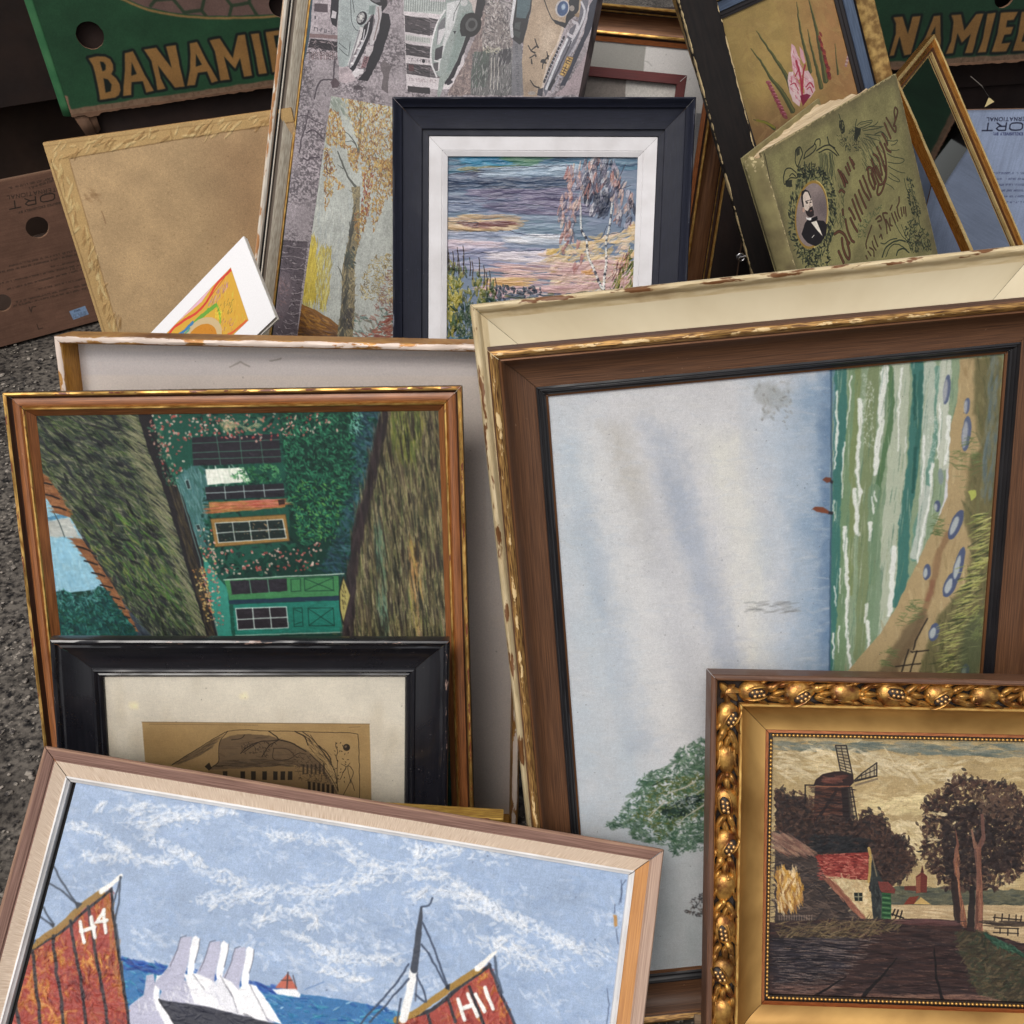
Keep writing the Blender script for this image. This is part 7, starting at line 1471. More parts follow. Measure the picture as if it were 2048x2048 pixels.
# ================================================================== front stack
def build_cottage():
    r, W, H = empty('framed_painting', 'A')
    tag(r, 'green ivy-covered cottage painting turned sideways in a copper-brown and gold frame', 'painting', 'secondhand pictures leaning in a heap')
    BROWN = mat('copper_brown_paint', (160, 100, 56), .42, .1, col2=(114, 68, 38), nscale=20, coords='UV', stretch=(2, 60, 1), coat=.1, dust=(206, 190, 170), damt=.69, dscale=300)
    DK = mat('brown_cove', (64, 38, 24), .45, .1, col2=(44, 26, 17), nscale=20, coords='UV', stretch=(2, 60, 1), coat=.2)
    prof = [(0, -.008, 1, 0), (0, -.0012, 2, .5), (.0005, -.0002, 2, 1), (.0016, 0, 2, 1), (.0026, -.0006, 1, .3), (.0034, -.0030, 1, 0), (.0044, -.0040, 0, 0), (.0058, -.0036, 0, 0), (.0076, -.0030, 0, 0), (.0092, -.0034, 0, 0), (.0102, -.0046, 2, 0), (.0109, -.0036, 2, .8), (.0119, -.0038, 2, .8), (.0124, -.0048, 0, 0), (.0140, -.0066, 0, 0), (.0160, -.0088, 0, 0), (.0168, -.0098, 0, 0), (.0168, -.013, 0, 0)]
    frame('frame', r, W, H, prof, [BROWN, DK, GOLD2], seed=1)
    S = paint_cottage()
    plate('canvas', r, W, H, S.rect, S.off-.0005, picture_mat('cottage_paint', S, .55, .6, .0007, .25), sag=.0012, n=20)
    backing(r, W, H, .0125)

def build_pale():
    r, W, H = empty('framed_print', 'B')
    tag(r, 'wide blank pale mount in a thin worn gilt box frame, behind the cottage painting', 'framed print', 'secondhand pictures leaning in a heap')
    G = mat('worn_gilt_inside', (206, 152, 62), .4, .55, col2=(160, 108, 40), nscale=30, coords='UV', stretch=(3, 40, 1), grime=(84, 56, 26), gamt=.55)
    T = mat('chipped_gilt_edge', (170, 110, 60), .45, .35, col2=(206, 160, 90), nscale=40, coords='UV', stretch=(4, 20, 1), wear=(224, 206, 192), wamt=.36, wscale=120, grime=(96, 52, 34), gamt=.5)
    prof = [(0, -.030, 1, 0), (0, -.0014, 1, .6), (.0008, -.0003, 1, 1), (.0024, 0, 1, 1), (.0042, -.0006, 1, .8), (.0052, -.0018, 0, .2), (.0064, -.0120, 0, 0), (.0074, -.0212, 0, 0), (.0074, -.024, 0, 0)]
    frame('frame', r, W, H, prof, [G, T], seed=2, jit=.0002)
    S = paint_mat(); plate('mount', r, W, H, S.rect, -.0212, picture_mat('pale_mount', S, .7, 0))
    plate('glass', r, W, H, (.006, .006, W-.006, H-.006), -.0195, GLASS)
    backing(r, W, H, .0245)

def build_print():
    r, W, H = empty('framed_print', 'C')
    tag(r, 'brown etching of a hillside building with bare trees in a scuffed black frame', 'framed print', 'secondhand pictures leaning in a heap')
    K = mat('black_lacquer', (18, 19, 25), .3, col2=(27, 27, 33), nscale=8, coords='UV', stretch=(3, 60, 1), coat=.35, dust=(110, 104, 104), damt=.67, dscale=420, grime=(58, 42, 34), gamt=.64, wear=(140, 116, 106), wamt=.66, wscale=240, roughvar=.12)
    prof = [(0, -.0085, 0, 0), (0, -.0022, 0, .4), (.0006, -.0006, 0, .9), (.0018, 0, 0, 1), (.0032, -.0007, 0, .9), (.0040, -.0024, 0, .3), (.0048, -.0028, 0, .3), (.0062, -.0026, 0, .5), (.0072, -.0032, 0, 0), (.0100, -.0052, 0, 0), (.0140, -.0070, 0, 0), (.0185, -.0082, 0, 0), (.0225, -.0087, 0, 0), (.0232, -.0076, 0, .4), (.0244, -.0072, 0, .5), (.0254, -.0080, 0, .2), (.0262, -.0090, 0, 0), (.0272, -.0086, 0, .3), (.0290, -.0100, 0, 0), (.0296, -.0112, 0, 0), (.0296, -.016, 0, 0)]
    frame('frame', r, W, H, prof, [K], seed=3)
    S = paint_print(); plate('etching', r, W, H, S.rect, -.0120, picture_mat('etching_ink', S, .75, 0))
    plate('glass', r, W, H, (.0285, .0285, W-.0285, H-.0285), -.0108, GLASS)
    backing(r, W, H, .0152)

def build_ships():
    r, W, H = empty('framed_painting', 'D')
    tag(r, 'blue sea painting of red sails marked H4 and H11 in a brown wooden frame', 'painting', 'secondhand pictures leaning in a heap')
    DW = wood('weathered_brown_wood', (152, 118, 104), (98, 68, 58), .75, dust=(190, 160, 140), damt=.70, dscale=200)
    LN = mat('pale_linen_wood', (222, 204, 184), .8, col2=(186, 160, 136), nscale=60, coords='UV', stretch=(60, 2, 1), bump=.3, bscale=60)
    WS = mat('white_slip', (232, 231, 230), .5, col2=(206, 202, 198), nscale=30)
    OR = wood('orange_veneer', (198, 140, 74), (160, 104, 50), .55)
    PG = wood('pale_greyed_wood', (186, 158, 138), (146, 118, 102), .65)
    EDG = wood('sawn_edge', (176, 140, 116), (130, 96, 78), .7)
    prof = [(0, -.0095, 5, 0), (0, -.0010, 5, .4), (.0008, 0, 5, .6), (.0018, -.0003, 0, .4), (.0045, -.0014, 0, 0), (.0066, -.0024, 0, 0), (.0070, -.0034, 0, 0), (.0078, -.0032, 1, 0), (.0110, -.0046, 1, 0), (.0156, -.0066, 2, 0), (.0157, -.0056, 2, .3), (.0168, -.0054, 2, .3), (.0173, -.0066, 2, 0), (.0186, -.0076, 2, 0), (.0188, -.0100, 2, 0), (.0188, -.0125, 2, 0)]
    frame('frame', r, W, H, prof, [DW, LN, WS, OR, PG, EDG], seed=4, gap=.0003, railmats={'R': {0: 4, 1: 3, 5: 4}})
    S = paint_ships()
    S2 = S
    plate('canvas', r, W, H, (.0215, .0152, .3715, .2500), -.0102, picture_mat('ships_paint', S2, .48, .9, .0009, .3), n=4)
    plate('gap_sheet', r, W, H, (.015, .013, W-.013, H-.013), -.0122, BLACKGAP)  # near-black sheet behind the canvas, shade of the gap as colour
    backing(r, W, H, .0135)

def build_beach():
    r, W, H = empty('framed_painting', 'E')
    tag(r, 'large beach and pale sky painting turned sideways in a wide brown wooden frame', 'painting', 'secondhand pictures leaning in a heap')
    BW = wood('walnut_brown_wood', (112, 76, 50), (66, 42, 28), .5, coat=.05, dust=(196, 170, 140), damt=.705, dscale=260)
    BK = mat('black_reeded_lip', (24, 23, 26), .35, col2=(34, 32, 34), nscale=30, coords='UV', wear=(150, 104, 66), wamt=.57, wscale=200)
    GB = mat('rubbed_gold_bead', (190, 146, 84), .42, .45, col2=(84, 52, 30), nscale=26, coords='UV', stretch=(4, 60, 1), mixlo=.42, mixhi=.62, wear=(222, 192, 140), wamt=.5)
    FL = mat('thin_bronze_line', (112, 74, 46), .4, .4)
    prof = [(0, -.011, 0, 0), (0, -.0020, 0, .3), (.0008, -.0010, 2, .5), (.0018, -.0002, 2, .9, .00022, .0135), (.0030, 0, 2, .9, .00025, .0135), (.0044, -.0008, 2, .6), (.0054, -.0024, 0, 0), (.0060, -.0028, 3, 0), (.0068, -.0024, 3, .4), (.0076, -.0034, 0, 0), (.0088, -.0062, 0, 0), (.0108, -.0090, 0, 0), (.0136, -.0110, 0, 0), (.0172, -.0122, 0, 0), (.0210, -.0127, 0, 0), (.0246, -.0128, 0, .2), (.0249, -.0116, 1, .7), (.0260, -.0112, 1, .6), (.0266, -.0122, 1, 0), (.0272, -.0120, 1, .4), (.0280, -.0126, 1, .2), (.0286, -.0136, 1, 0), (.0296, -.0138, 1, .3), (.0304, -.0150, 3, 0), (.0316, -.0154, 3, .2), (.0318, -.0165, 3, 0), (.0318, -.019, 3, 0)]
    frame('frame', r, W, H, prof, [BW, BK, GB, FL], seed=5, gap=.0002)
    S = paint_beach(); plate('canvas', r, W, H, S.rect, -.0166, picture_mat('beach_paint', S, .5, .4, .0007, .4), sag=.0008, n=16)
    backing(r, W, H, .0185)

def build_cream():
    r, W, H = empty('framed_painting', 'F')
    tag(r, 'large cream painted frame with chipped rounded edge standing behind the beach painting', 'picture frame', 'secondhand pictures leaning in a heap')
    CR = mat('chipped_cream_paint', (218, 200, 162), .45, col2=(200, 178, 136), nscale=16, coords='UV', stretch=(4, 20, 1), wear=(120, 80, 48), wamt=.53, wscale=90, grime=(146, 108, 66), gamt=.62, dust=(120, 90, 60), damt=.715, dscale=300)
    FLT = mat('cream_flat', (222, 208, 176), .55, col2=(210, 194, 160), nscale=14, coords='UV', dust=(150, 126, 90), damt=.725, dscale=160)
    ART = mat('plain_olive_canvas', (96, 96, 78), .6, col2=(66, 70, 62), nscale=14, bump=.3)
    prof = [(0, -.013, 0, 0), (0, -.0044, 0, .7), (.0004, -.0024, 0, 1), (.0012, -.0008, 0, 1), (.0024, 0, 0, 1), (.0038, -.0004, 0, .9), (.0050, -.0016, 0, .5), (.0058, -.0034, 0, .2), (.0066, -.0048, 0, 0), (.0080, -.0054, 0, .1), (.0094, -.0060, 0, 0), (.0106, -.0068, 1, 0), (.0300, -.0076, 1, 0), (.0640, -.0090, 1, 0), (.0650, -.0110, 0, 0), (.0680, -.0130, 0, 0), (.0680, -.019, 0, 0)]
    frame('frame', r, W, H, prof, [CR, FLT], seed=6, jit=.00025, gap=.00016)
    plate('canvas', r, W, H, (.067, .067, W-.067, H-.067), -.015, ART)
    backing(r, W, H, .0185)

def ornament_mesh(start, n, pitch, seed):
    """fruit and leaf garland along +x: pomegranates (some burst open with seeds) packed between pointed leaves"""
    rs = np.random.RandomState(seed); V, F, MI = [], [], []
    def blob(cx, cy, cz, rx, ry, rz, rot=0., taper=0., bend=0., nu=9, nv=7, mi=0):
        b = len(V); c, s = math.cos(rot), math.sin(rot); w = .9+.2*rs.rand(); w2 = .9+.2*rs.rand()
        for j in range(nv+1):
            ph = -math.pi/2+math.pi*j/nv
            for i in range(nu):
                th = 2*math.pi*i/nu
                x = math.sin(ph); rr = math.cos(ph); y = rr*math.cos(th); z = rr*math.sin(th)
                k = (1-taper*x)*w
                X = x*rx*w2; Y = y*ry*k+bend*x*x*ry; Z = z*rz*k
                V.append((cx+X*c-Y*s, -(cz+Z), cy+X*s+Y*c))
        for j in range(nv):
            for i in range(nu):
                a = b+j*nu+i; d = b+j*nu+(i+1) % nu
                F.append((a, d, d+nu, a+nu)); MI.append(mi)
    def leaf(x, y, z, ln, wd, rt):
        blob(x, y, z, ln, wd, .0026, rt, .45, .3); blob(x-ln*.1*math.cos(rt), y-ln*.1*math.sin(rt), z+.0018, ln*.8, wd*.28, .0012, rt, .5, .3, 7, 6)
    for k in range(n):
        x = start+k*pitch; kind = (k+seed) % 3; fl = 1 if ((k+seed)//2) % 2 else -1
        if kind == 2:
            blob(x, 0, .0004, .0092, .0064, .0042, .1*fl, .2, 0, 12, 9); blob(x+.0088, .0004*fl, .0018, .0020, .0018, .0020)
            for q in (-1.5, -.5, .5, 1.5): blob(x-.001, q*.0028, .0034-.0008*abs(q), .0066, .0010, .0012, q*.10, 0, q*.8)
        else:
            blob(x, .0004*fl, .0004, .0090, .0066, .0040, .25*fl, .2, 0, 12, 9)
            cx, cy, rt = (x+.0010, -.0008*fl, .15*fl) if kind == 0 else (x+.0006, -.0026*fl, .5*fl)
            blob(cx, cy, .0036, .0052, .0032, .0019, rt, 0, 0, 10, 7, 1)
            for q in (-1, 1): blob(cx, cy+q*.0036, .0032, .0064, .0011, .0022, rt, 0, -q*1.1)
            for sx in range(3):
                for sy in range(2):
                    dx, dy = -.0026+sx*.0026+sy*.0012, -.0012+sy*.0024
                    blob(cx+dx*math.cos(rt)-dy*math.sin(rt), cy+dx*math.sin(rt)+dy*math.cos(rt), .0052, .0011, .0011, .0011, 0, 0, 0, 6, 5, 2)
            blob(x+.0090*math.cos(.25*fl), .0024*fl, .0014, .0028, .0020, .0020, .4*fl, -.5)
        for (dx, dy, rt, ln, wd) in ((.0126, .0040, .5, .0056, .0021), (.0122, -.0038, -.55, .0054, .0021), (.0150, .0004, .2*fl, .0056, .0020), (.0178, .0050, .2, .0046, .0017), (.0182, -.0048, -.25, .0046, .0017), (.0196, .0012, 1.2*fl, .0034, .0015), (.0060, .0058, .3, .0042, .0012), (.0058, -.0058, -.3, .0042, .0012)):
            leaf(x+dx+rs.randn()*.0004, dy+rs.randn()*.0003, .0004+rs.rand()*.0010, ln*(.9+.2*rs.rand()), wd, rt+rs.randn()*.14)
    return V, F, MI

def build_mill():
    r, W, H = empty('framed_painting', 'G')
    tag(r, 'old brown windmill and country lane painting in an ornate gold frame carved with pomegranates', 'painting', 'secondhand pictures leaning in a heap')
    WR = wood('brown_frame_edge', (112, 76, 52), (70, 44, 30), .5, wear=(206, 184, 150), wamt=.6)
    DK = mat('black_recess', (40, 28, 22), .55, col2=(24, 17, 14), nscale=60)
    SCO = mat('satin_gold_scoop', (196, 154, 90), .40, .62, col2=(150, 112, 60), nscale=7, coords='UV', stretch=(2, 3, 1), dust=(60, 42, 26), damt=.72, dscale=140, roughvar=.05)
    prof = [(0, -.021, 0, 0), (0, -.0012, 0, .4), (.0006, -.0004, 0, .8), (.0022, 0, 0, .4), (.0032, -.0004, 4, .6), (.0036, -.0012, 4, .4), (.0040, -.0050, 1, 0), (.0060, -.0060, 1, 0), (.0158, -.0060, 1, 0), (.0168, -.0044, 4, 0), (.0176, -.0034, 4, .6), (.0188, -.0034, 4, .4), (.0194, -.0046, 2, 0), (.0206, -.0070, 2, 0), (.0228, -.0096, 2, 0), (.0256, -.0116, 2, 0), (.0290, -.0130, 2, 0), (.0330, -.0138, 2, 0), (.0346, -.0138, 3, 0), (.0350, -.0150, 3, 0), (.0366, -.0146, 1, 0), (.0370, -.0160, 1, 0), (.0394, -.0160, 1, 0), (.0396, -.0190, 1, 0), (.0396, -.024, 1, 0)]
    frame('frame', r, W, H, prof, [WR, DK, SCO, BROWNGOLD, GOLD2], seed=7, gap=.00022)
    OG = mat('antique_gold_leaf', (206, 158, 82), .34, .72, col2=(112, 62, 32), nscale=150, mixlo=.36, mixhi=.66, grime=(40, 26, 18), gamt=.52, bump=.5, bscale=420, dust=(150, 130, 100), damt=.62, dscale=260)
    SEED = mat('seed_gold', (216, 170, 110), .25, .7)
    MO = [OG, DK, SEED]
    mid = .0100
    for si, rail in enumerate('TLBR'):
        L = W if rail in 'TB' else H
        n = max(2, round((L-.034)/.0262)); pt = (L-.034)/n
        V, F, MI = ornament_mesh(-L/2+.0255, n, pt, si)
        out = []
        for x, y, z in V:
            y += .0046
            if rail == 'T': out.append((x, y, H-mid-z))
            elif rail == 'B': out.append((-x, y, mid+z))
            elif rail == 'L': out.append((-W/2+mid+z, y, H/2-x))
            else: out.append((W/2-mid-z, y, H/2+x))
        add('carved_ornament', out, F, MO, r, MI, angle=60)
    # mitre leaves, a three-lobed acanthus at each corner
    for sx, sz in ((-1, 1), (1, 1), (-1, -1), (1, -1)):
        V, F, MI = [], [], []
        cx, cz = sx*(W/2-.0092), H/2+sz*(H/2-.0092)
        for (ax, az, ln, wd) in ((-.7, -.7, .0062, .0030), (-1, -.12, .0066, .0024), (-.12, -1, .0066, .0024), (.5, -.9, .0040, .0018), (-.9, .5, .0040, .0018), (.5, .5, .0034, .0026)):
            b = len(V); a = math.atan2(az*sz, ax*sx); nr = math.hypot(ax, az); ox, oz = cx+sx*ax/nr*ln*.55, cz+sz*az/nr*ln*.55
            for j in range(8):
                ph = -math.pi/2+math.pi*j/7
                for i in range(9):
                    th = 2*math.pi*i/9; k = 1-.4*math.sin(ph); X = ln*math.sin(ph); Y = wd*k*math.cos(ph)*math.cos(th); Z = .0030*k*math.cos(ph)*math.sin(th)+.0006*math.cos(3*th)*math.cos(ph)
                    V.append((ox+X*math.cos(a)-Y*math.sin(a), .0040-Z, oz+X*math.sin(a)+Y*math.cos(a)))
            for j in range(7):
                for i in range(9):
                    p = b+j*9+i; q = b+j*9+(i+1) % 9; F.append((p, q, q+9, p+9)); MI.append(0)
        add('corner_ornament', V, F, MO, r, MI, angle=60)
    # string of small beads on the inner lip
    V, F = [], []
    def bead(x, z, ax):
        b = len(V)
        for j in range(5):
            ph = -math.pi/2+math.pi*j/4
            for i in range(6):
                th = 2*math.pi*i/6; p = (math.sin(ph)*.00105, math.cos(ph)*math.cos(th)*.0010, math.cos(ph)*math.sin(th)*.0010)
                V.append((x+(p[0] if ax else p[1]), .0154-p[2], z+(p[1] if ax else p[0])))
        for j in range(4):
            for i in range(6):
                a = b+j*6+i; c = b+j*6+(i+1) % 6; F.append((a, c, c+6, a+6))
    x = -W/2+.0395
    while x < W/2-.0395: bead(x, H-.0382, 1); bead(x, .0382, 1); x += .0024
    z = .0395
    while z < H-.0395: bead(-W/2+.0382, z, 0); bead(W/2-.0382, z, 0); z += .0024
    add('beading', V, F, [GOLD2], r, angle=80)
    S = paint_mill(); plate('canvas', r, W, H, (S.rect[0], S.rect[1], S.rect[2], S.rect[3]), -.0178, picture_mat('mill_paint', S, .5, .5, .0006, .25), n=4)
    backing(r, W, H, .0235)

def build_small_gilt():
    r, W, H = empty('picture_frame', 'U')
    tag(r, 'worn yellow gilt frame corner poking up behind the red sails painting', 'picture frame', 'secondhand pictures leaning in a heap')
    Y = mat('flaked_yellow_gilt', (196, 160, 74), .5, .3, col2=(150, 108, 50), nscale=40, coords='UV', stretch=(3, 20, 1), wear=(120, 70, 40), wamt=.40, wscale=100)
    prof = [(0, -.012, 0, 0), (0, -.0006, 0, .6), (.0006, 0, 0, .9), (.0040, -.0002, 0, .7), (.0110, -.0030, 0, .3), (.0150, -.0070, 0, 0), (.0150, -.014, 0, 0)]
    frame('frame', r, W, H, prof, [Y], seed=8); plate('print', r, W, H, (.014, .014, W-.014, H-.014), -.011, BACK); backing(r, W, H, .0135)

# ================================================================== back row
def build_sunset():
    r, W, H = empty('framed_painting', 'H')
    tag(r, 'thickly painted sunset with weeping birches in a matte dark blue frame with white slip', 'painting', 'secondhand pictures leaning in a heap')
    NB = mat('matte_dark_navy', (27, 30, 46), .55, col2=(20, 23, 36), nscale=30, coords='UV', stretch=(2, 30, 1), dust=(130, 134, 146), damt=.70, dscale=420, wear=(120, 122, 134), wamt=.66, wscale=150, bump=.15, bscale=60, spec=.35)
    WL = mat('white_slip_board', (222, 220, 222), .65, col2=(208, 205, 206), nscale=40, dust=(150, 146, 146), damt=.72, dscale=300)
    prof = [(0, -.012, 0, 0), (0, -.0016, 0, .5), (.0006, -.0004, 0, .9), (.0014, 0, 0, 1), (.0022, -.0004, 0, .5), (.0040, -.0030, 0, 0), (.0064, -.0056, 0, 0), (.0082, -.0066, 0, .2), (.0086, -.0090, 0, 0), (.0100, -.0098, 0, 0), (.0260, -.0112, 0, 0), (.0270, -.0114, 0, .2), (.0273, -.0140, 0, 0), (.0330, -.0142, 0, .2), (.0333, -.0165, 0, 0), (.0333, -.022, 0, 0)]
    frame('frame', r, W, H, prof, [NB], seed=9)
    pl = [(.0334, -.0160, 0, 0), (.0337, -.0150, 0, 0), (.0460, -.0160, 0, 0), (.0464, -.0166, 0, 0), (.0470, -.0163, 0, 0), (.0515, -.0180, 0, 0), (.0516, -.0205, 0, 0), (.0516, -.022, 0, 0)]
    frame('slip', r, W, H, pl, [WL], seed=10, gap=.00012)
    S = paint_sunset(); plate('canvas', r, W, H, S.rect, -.0205, picture_mat('sunset_paint', S, .4, 1., .0016, .5), n=4)
    backing(r, W, H, .0225)

def build_birch():
    r, W, H = empty('canvas_painting', 'I')
    tag(r, 'unframed painting of a tall birch with falling orange leaves, beside the dark blue frame', 'painting', 'secondhand pictures leaning in a heap')
    S = paint_birch()
    box('board', r, -W/2, W/2, 0, .005, 0, H, [RAW, picture_mat('birch_paint', S, .55, .5, .0006, .4)], bev=.0005, midx=1)

def build_cars():
    r, W, H = empty('canvas_print', 'J')
    tag(r, 'canvas print of vintage cars turned sideways, standing behind the dark blue frame', 'canvas print', 'secondhand pictures leaning in a heap')
    S = paint_cars()
    SIDE = mat('wrapped_canvas_side', (120, 104, 104), .6, col2=(44, 40, 46), nscale=45, mixlo=.4, mixhi=.6, bump=.2, wear=None)
    box('canvas', r, -W/2, W/2, 0, .028, 0, H, [SIDE, picture_mat('car_print', S, .5, .15, .0004, .4)], bev=.001, midx=1)

def build_silver():
    r, W, H = empty('picture_frame', 'Js')
    tag(r, 'tall silver-grey frame with worn white edge and thin gold line, behind the vintage cars', 'picture frame', 'secondhand pictures leaning in a heap')
    SI = mat('rubbed_silver', (176, 168, 152), .42, .35, col2=(140, 130, 114), nscale=20, coords='UV', stretch=(4, 40, 1), dust=(90, 80, 70), damt=.72)
    WH = mat('worn_white_edge', (214, 206, 192), .5, col2=(196, 150, 104), nscale=7, coords='UV', stretch=(2, 60, 1), mixlo=.56, mixhi=.62, wear=(176, 124, 78), wamt=.5, wscale=60)
    BKL = mat('black_groove', (34, 32, 32), .5)
    TEAL = mat('plain_teal_board', (52, 76, 90), .6, col2=(40, 58, 70), nscale=12)
    prof = [(0, -.022, 1, 0), (0, -.0030, 1, .5), (.0008, -.0010, 1, .9), (.0028, 0, 1, .9), (.0052, -.0008, 1, .6), (.0066, -.0030, 2, 0), (.0072, -.0060, 2, 0), (.0084, -.0060, 1, 0), (.0087, -.0042, 1, .3), (.0096, -.0040, 1, .3), (.0100, -.0058, 2, 0), (.0106, -.0068, 3, 0), (.0130, -.0074, 3, 0), (.0136, -.0072, 0, 0), (.0190, -.0086, 0, 0), (.0242, -.0098, 0, 0), (.0246, -.0106, 4, 0), (.0252, -.0094, 4, 0), (.0266, -.0096, 4, 0), (.0272, -.0110, 2, 0), (.0280, -.0150, 2, 0), (.0280, -.018, 2, 0)]
    DKS = mat('brownish_silver_strip', (104, 92, 80), .45, .3)  # darker brownish strip next to the thin white line
    frame('frame', r, W, H, prof, [SI, WH, BKL, DKS, GOLD2], seed=11)
    plate('print', r, W, H, (.0275, .0275, W-.0275, H-.0275), -.0150, TEAL); backing(r, W, H, .0175)

def build_panel():
    r, W, H = empty('framed_print', 'K')
    tag(r, 'bronze-brown frame with gold beads round a white and grey panel, behind the maroon frame', 'framed print', 'secondhand pictures leaning in a heap')
    SCO = mat('bronze_scoop', (122, 84, 56), .36, .45, col2=(88, 58, 38), nscale=10, coords='UV', stretch=(2, 40, 1))
    prof = [(0, -.012, 1, 0), (0, -.0010, 2, 0), (.0006, 0, 2, 0), (.0022, 0, 2, .3), (.0032, -.0016, 1, 0), (.0046, -.0058, 1, 0), (.0066, -.0066, 2, 0), (.0072, -.0060, 2, 0), (.0080, -.0066, 1, 0), (.0092, -.0096, 0, 0), (.0120, -.0124, 0, 0), (.0160, -.0140, 0, 0), (.0210, -.0148, 0, 0), (.0260, -.0146, 0, 0), (.0280, -.0136, 2, 0), (.0290, -.0128, 2, .2), (.0304, -.0130, 2, 0), (.0312, -.0150, 1, 0), (.0332, -.0166, 1, 0), (.0338, -.0160, 3, 0), (.0388, -.0170, 3, 0), (.0392, -.0190, 1, 0), (.0392, -.024, 1, 0)]
    frame('frame', r, W, H, prof, [SCO, DKBROWN, GOLD2, BROWNGOLD], seed=12)
    S = paint_panel(); plate('panel', r, W, H, S.rect, -.0188, picture_mat('white_grey_panel', S, .6, 0)); backing(r, W, H, .0235)

def build_maroon():
    r, W, H = empty('framed_print', 'W')
    tag(r, 'small plain maroon wooden frame whose top right corner shows above the dark blue frame', 'framed print', 'secondhand pictures leaning in a heap')
    MR = wood('maroon_wood', (112, 42, 40), (78, 28, 28), .5, coat=.1)
    prof = [(0, -.012, 0, 0), (0, -.0008, 0, .2), (.0006, 0, 0, .2), (.0100, 0, 0, .2), (.0106, -.0006, 0, 0), (.0108, -.0080, 0, 0), (.0108, -.016, 0, 0)]
    frame('frame', r, W, H, prof, [MR], seed=13, gap=.0003)
    S = paint_maroon(); plate('print', r, W, H, S.rect, -.0070, picture_mat('maroon_inset', S, .7, 0)); backing(r, W, H, .0155)

def build_flowers():
    r, W, H = empty('framed_painting', 'M')
    tag(r, 'ochre painting of pink gladioli in a blue-banded rough gold frame behind the green book', 'painting', 'secondhand pictures leaning in a heap')
    TX = mat('rough_gold_stucco', (186, 154, 92), .55, .2, col2=(120, 90, 46), nscale=110, mixlo=.35, mixhi=.6, bump=1., bscale=170)
    BL = mat('slate_blue_band', (82, 98, 122), .5, col2=(66, 80, 102), nscale=24, coords='UV', stretch=(2, 30, 1), wear=(150, 140, 120), wamt=.62)
    BK = mat('black_flat_lip', (34, 30, 32), .45, wear=(160, 140, 110), wamt=.6)
    prof = [(0, -.022, 0, 0), (0, -.0020, 0, 0), (.0014, 0, 0, 0), (.0080, .0004, 0, 0), (.0170, -.0010, 0, 0), (.0192, -.0030, 2, 0), (.0200, -.0060, 2, 0), (.0206, -.0056, 1, .4), (.0300, -.0066, 1, .4), (.0308, -.0078, 2, .4), (.0312, -.0086, 2, .2), (.0344, -.0088, 2, 0), (.0348, -.0098, 2, .3), (.0380, -.0102, 2, .2), (.0384, -.0125, 2, 0), (.0384, -.017, 2, 0)]
    frame('frame', r, W, H, prof, [TX, BL, BK], seed=14)
    S = paint_flowers(); plate('canvas', r, W, H, S.rect, -.0120, picture_mat('gladioli_paint', S, .5, .3, .0005, .4), n=4); backing(r, W, H, .0165)

def build_bar():
    r, W, H = empty('wooden_bar', 'L')
    tag(r, 'flat dark brown-black wooden bar with chipped pale edges leaning across the ochre flower painting', 'wooden bar')
    DB = mat('dark_varnished_bar', (30, 24, 22), .6, col2=(20, 17, 17), nscale=14, coords='UV', stretch=(20, 2, 1), dust=(150, 140, 126), damt=.735, dscale=300, wear=(206, 184, 140), wamt=.40, wscale=45, bump=.2, spec=.25)
    prof = [(0, -.016, 0, .4), (0, -.0012, 0, 1.1), (.0005, -.0003, 0, 1.1), (.0012, 0, 0, .7), (.0030, .0002, 0, 0), (W/2, .0006, 0, 0), (W-.0030, .0002, 0, 0), (W-.0012, 0, 0, .8), (W-.0005, -.0003, 0, 1.1), (W, -.0012, 0, 1.0), (W, -.016, 0, .3), (0, -.016, 0, 0)]
    n = 110; V, F, UV, WR = [], [], [], []; k = len(prof); rs = np.random.RandomState(3)
    for i in range(n+1):
        for (d, z, mi, w) in prof:
            j = rs.randn()*.00022*w; V.append((-W/2+d+j*(1 if d < W/2 else -1), -z+abs(rs.randn())*.0002*w, H*i/n)); WR.append(w)
    for i in range(n):
        for j in range(k-1):
            a = i*k+j; F.append((a, a+1, a+k+1, a+k)); UV += [(prof[j][0], H*i/n), (prof[j+1][0], H*i/n), (prof[j+1][0], H*(i+1)/n), (prof[j][0], H*(i+1)/n)]
    F.append(tuple(range(k-1, -1, -1))); UV += [(0, 0)]*k; F.append(tuple(n*k+i for i in range(k))); UV += [(0, 0)]*k
    add('bar', V, F, DB, r, None, UV, WR)
    MT = mat('bright_steel', (206, 206, 210), .25, 1.)
    hk = local_pt('L', (1484, 513))
    V, F = tube([(hk[0]-.004, .010, hk[1]+.001), (hk[0]+.0105, .003, hk[1]-.002), (hk[0]-.0035, .002, hk[1]-.001)], .0011)
    V2, F2 = torus((hk[0]-.0005, .006, hk[1]-.0015), .0042, .0008)
    b = len(V); add('hook', V+V2, F+[tuple(i+b for i in f) for f in F2], MT, r)

def local_pt(key, px):
    b, u, v, n, W, H = pose_frame(key); a, bb = sketch_to_plane(key, [px])[0]
    return (-W/2+a, H-bb)

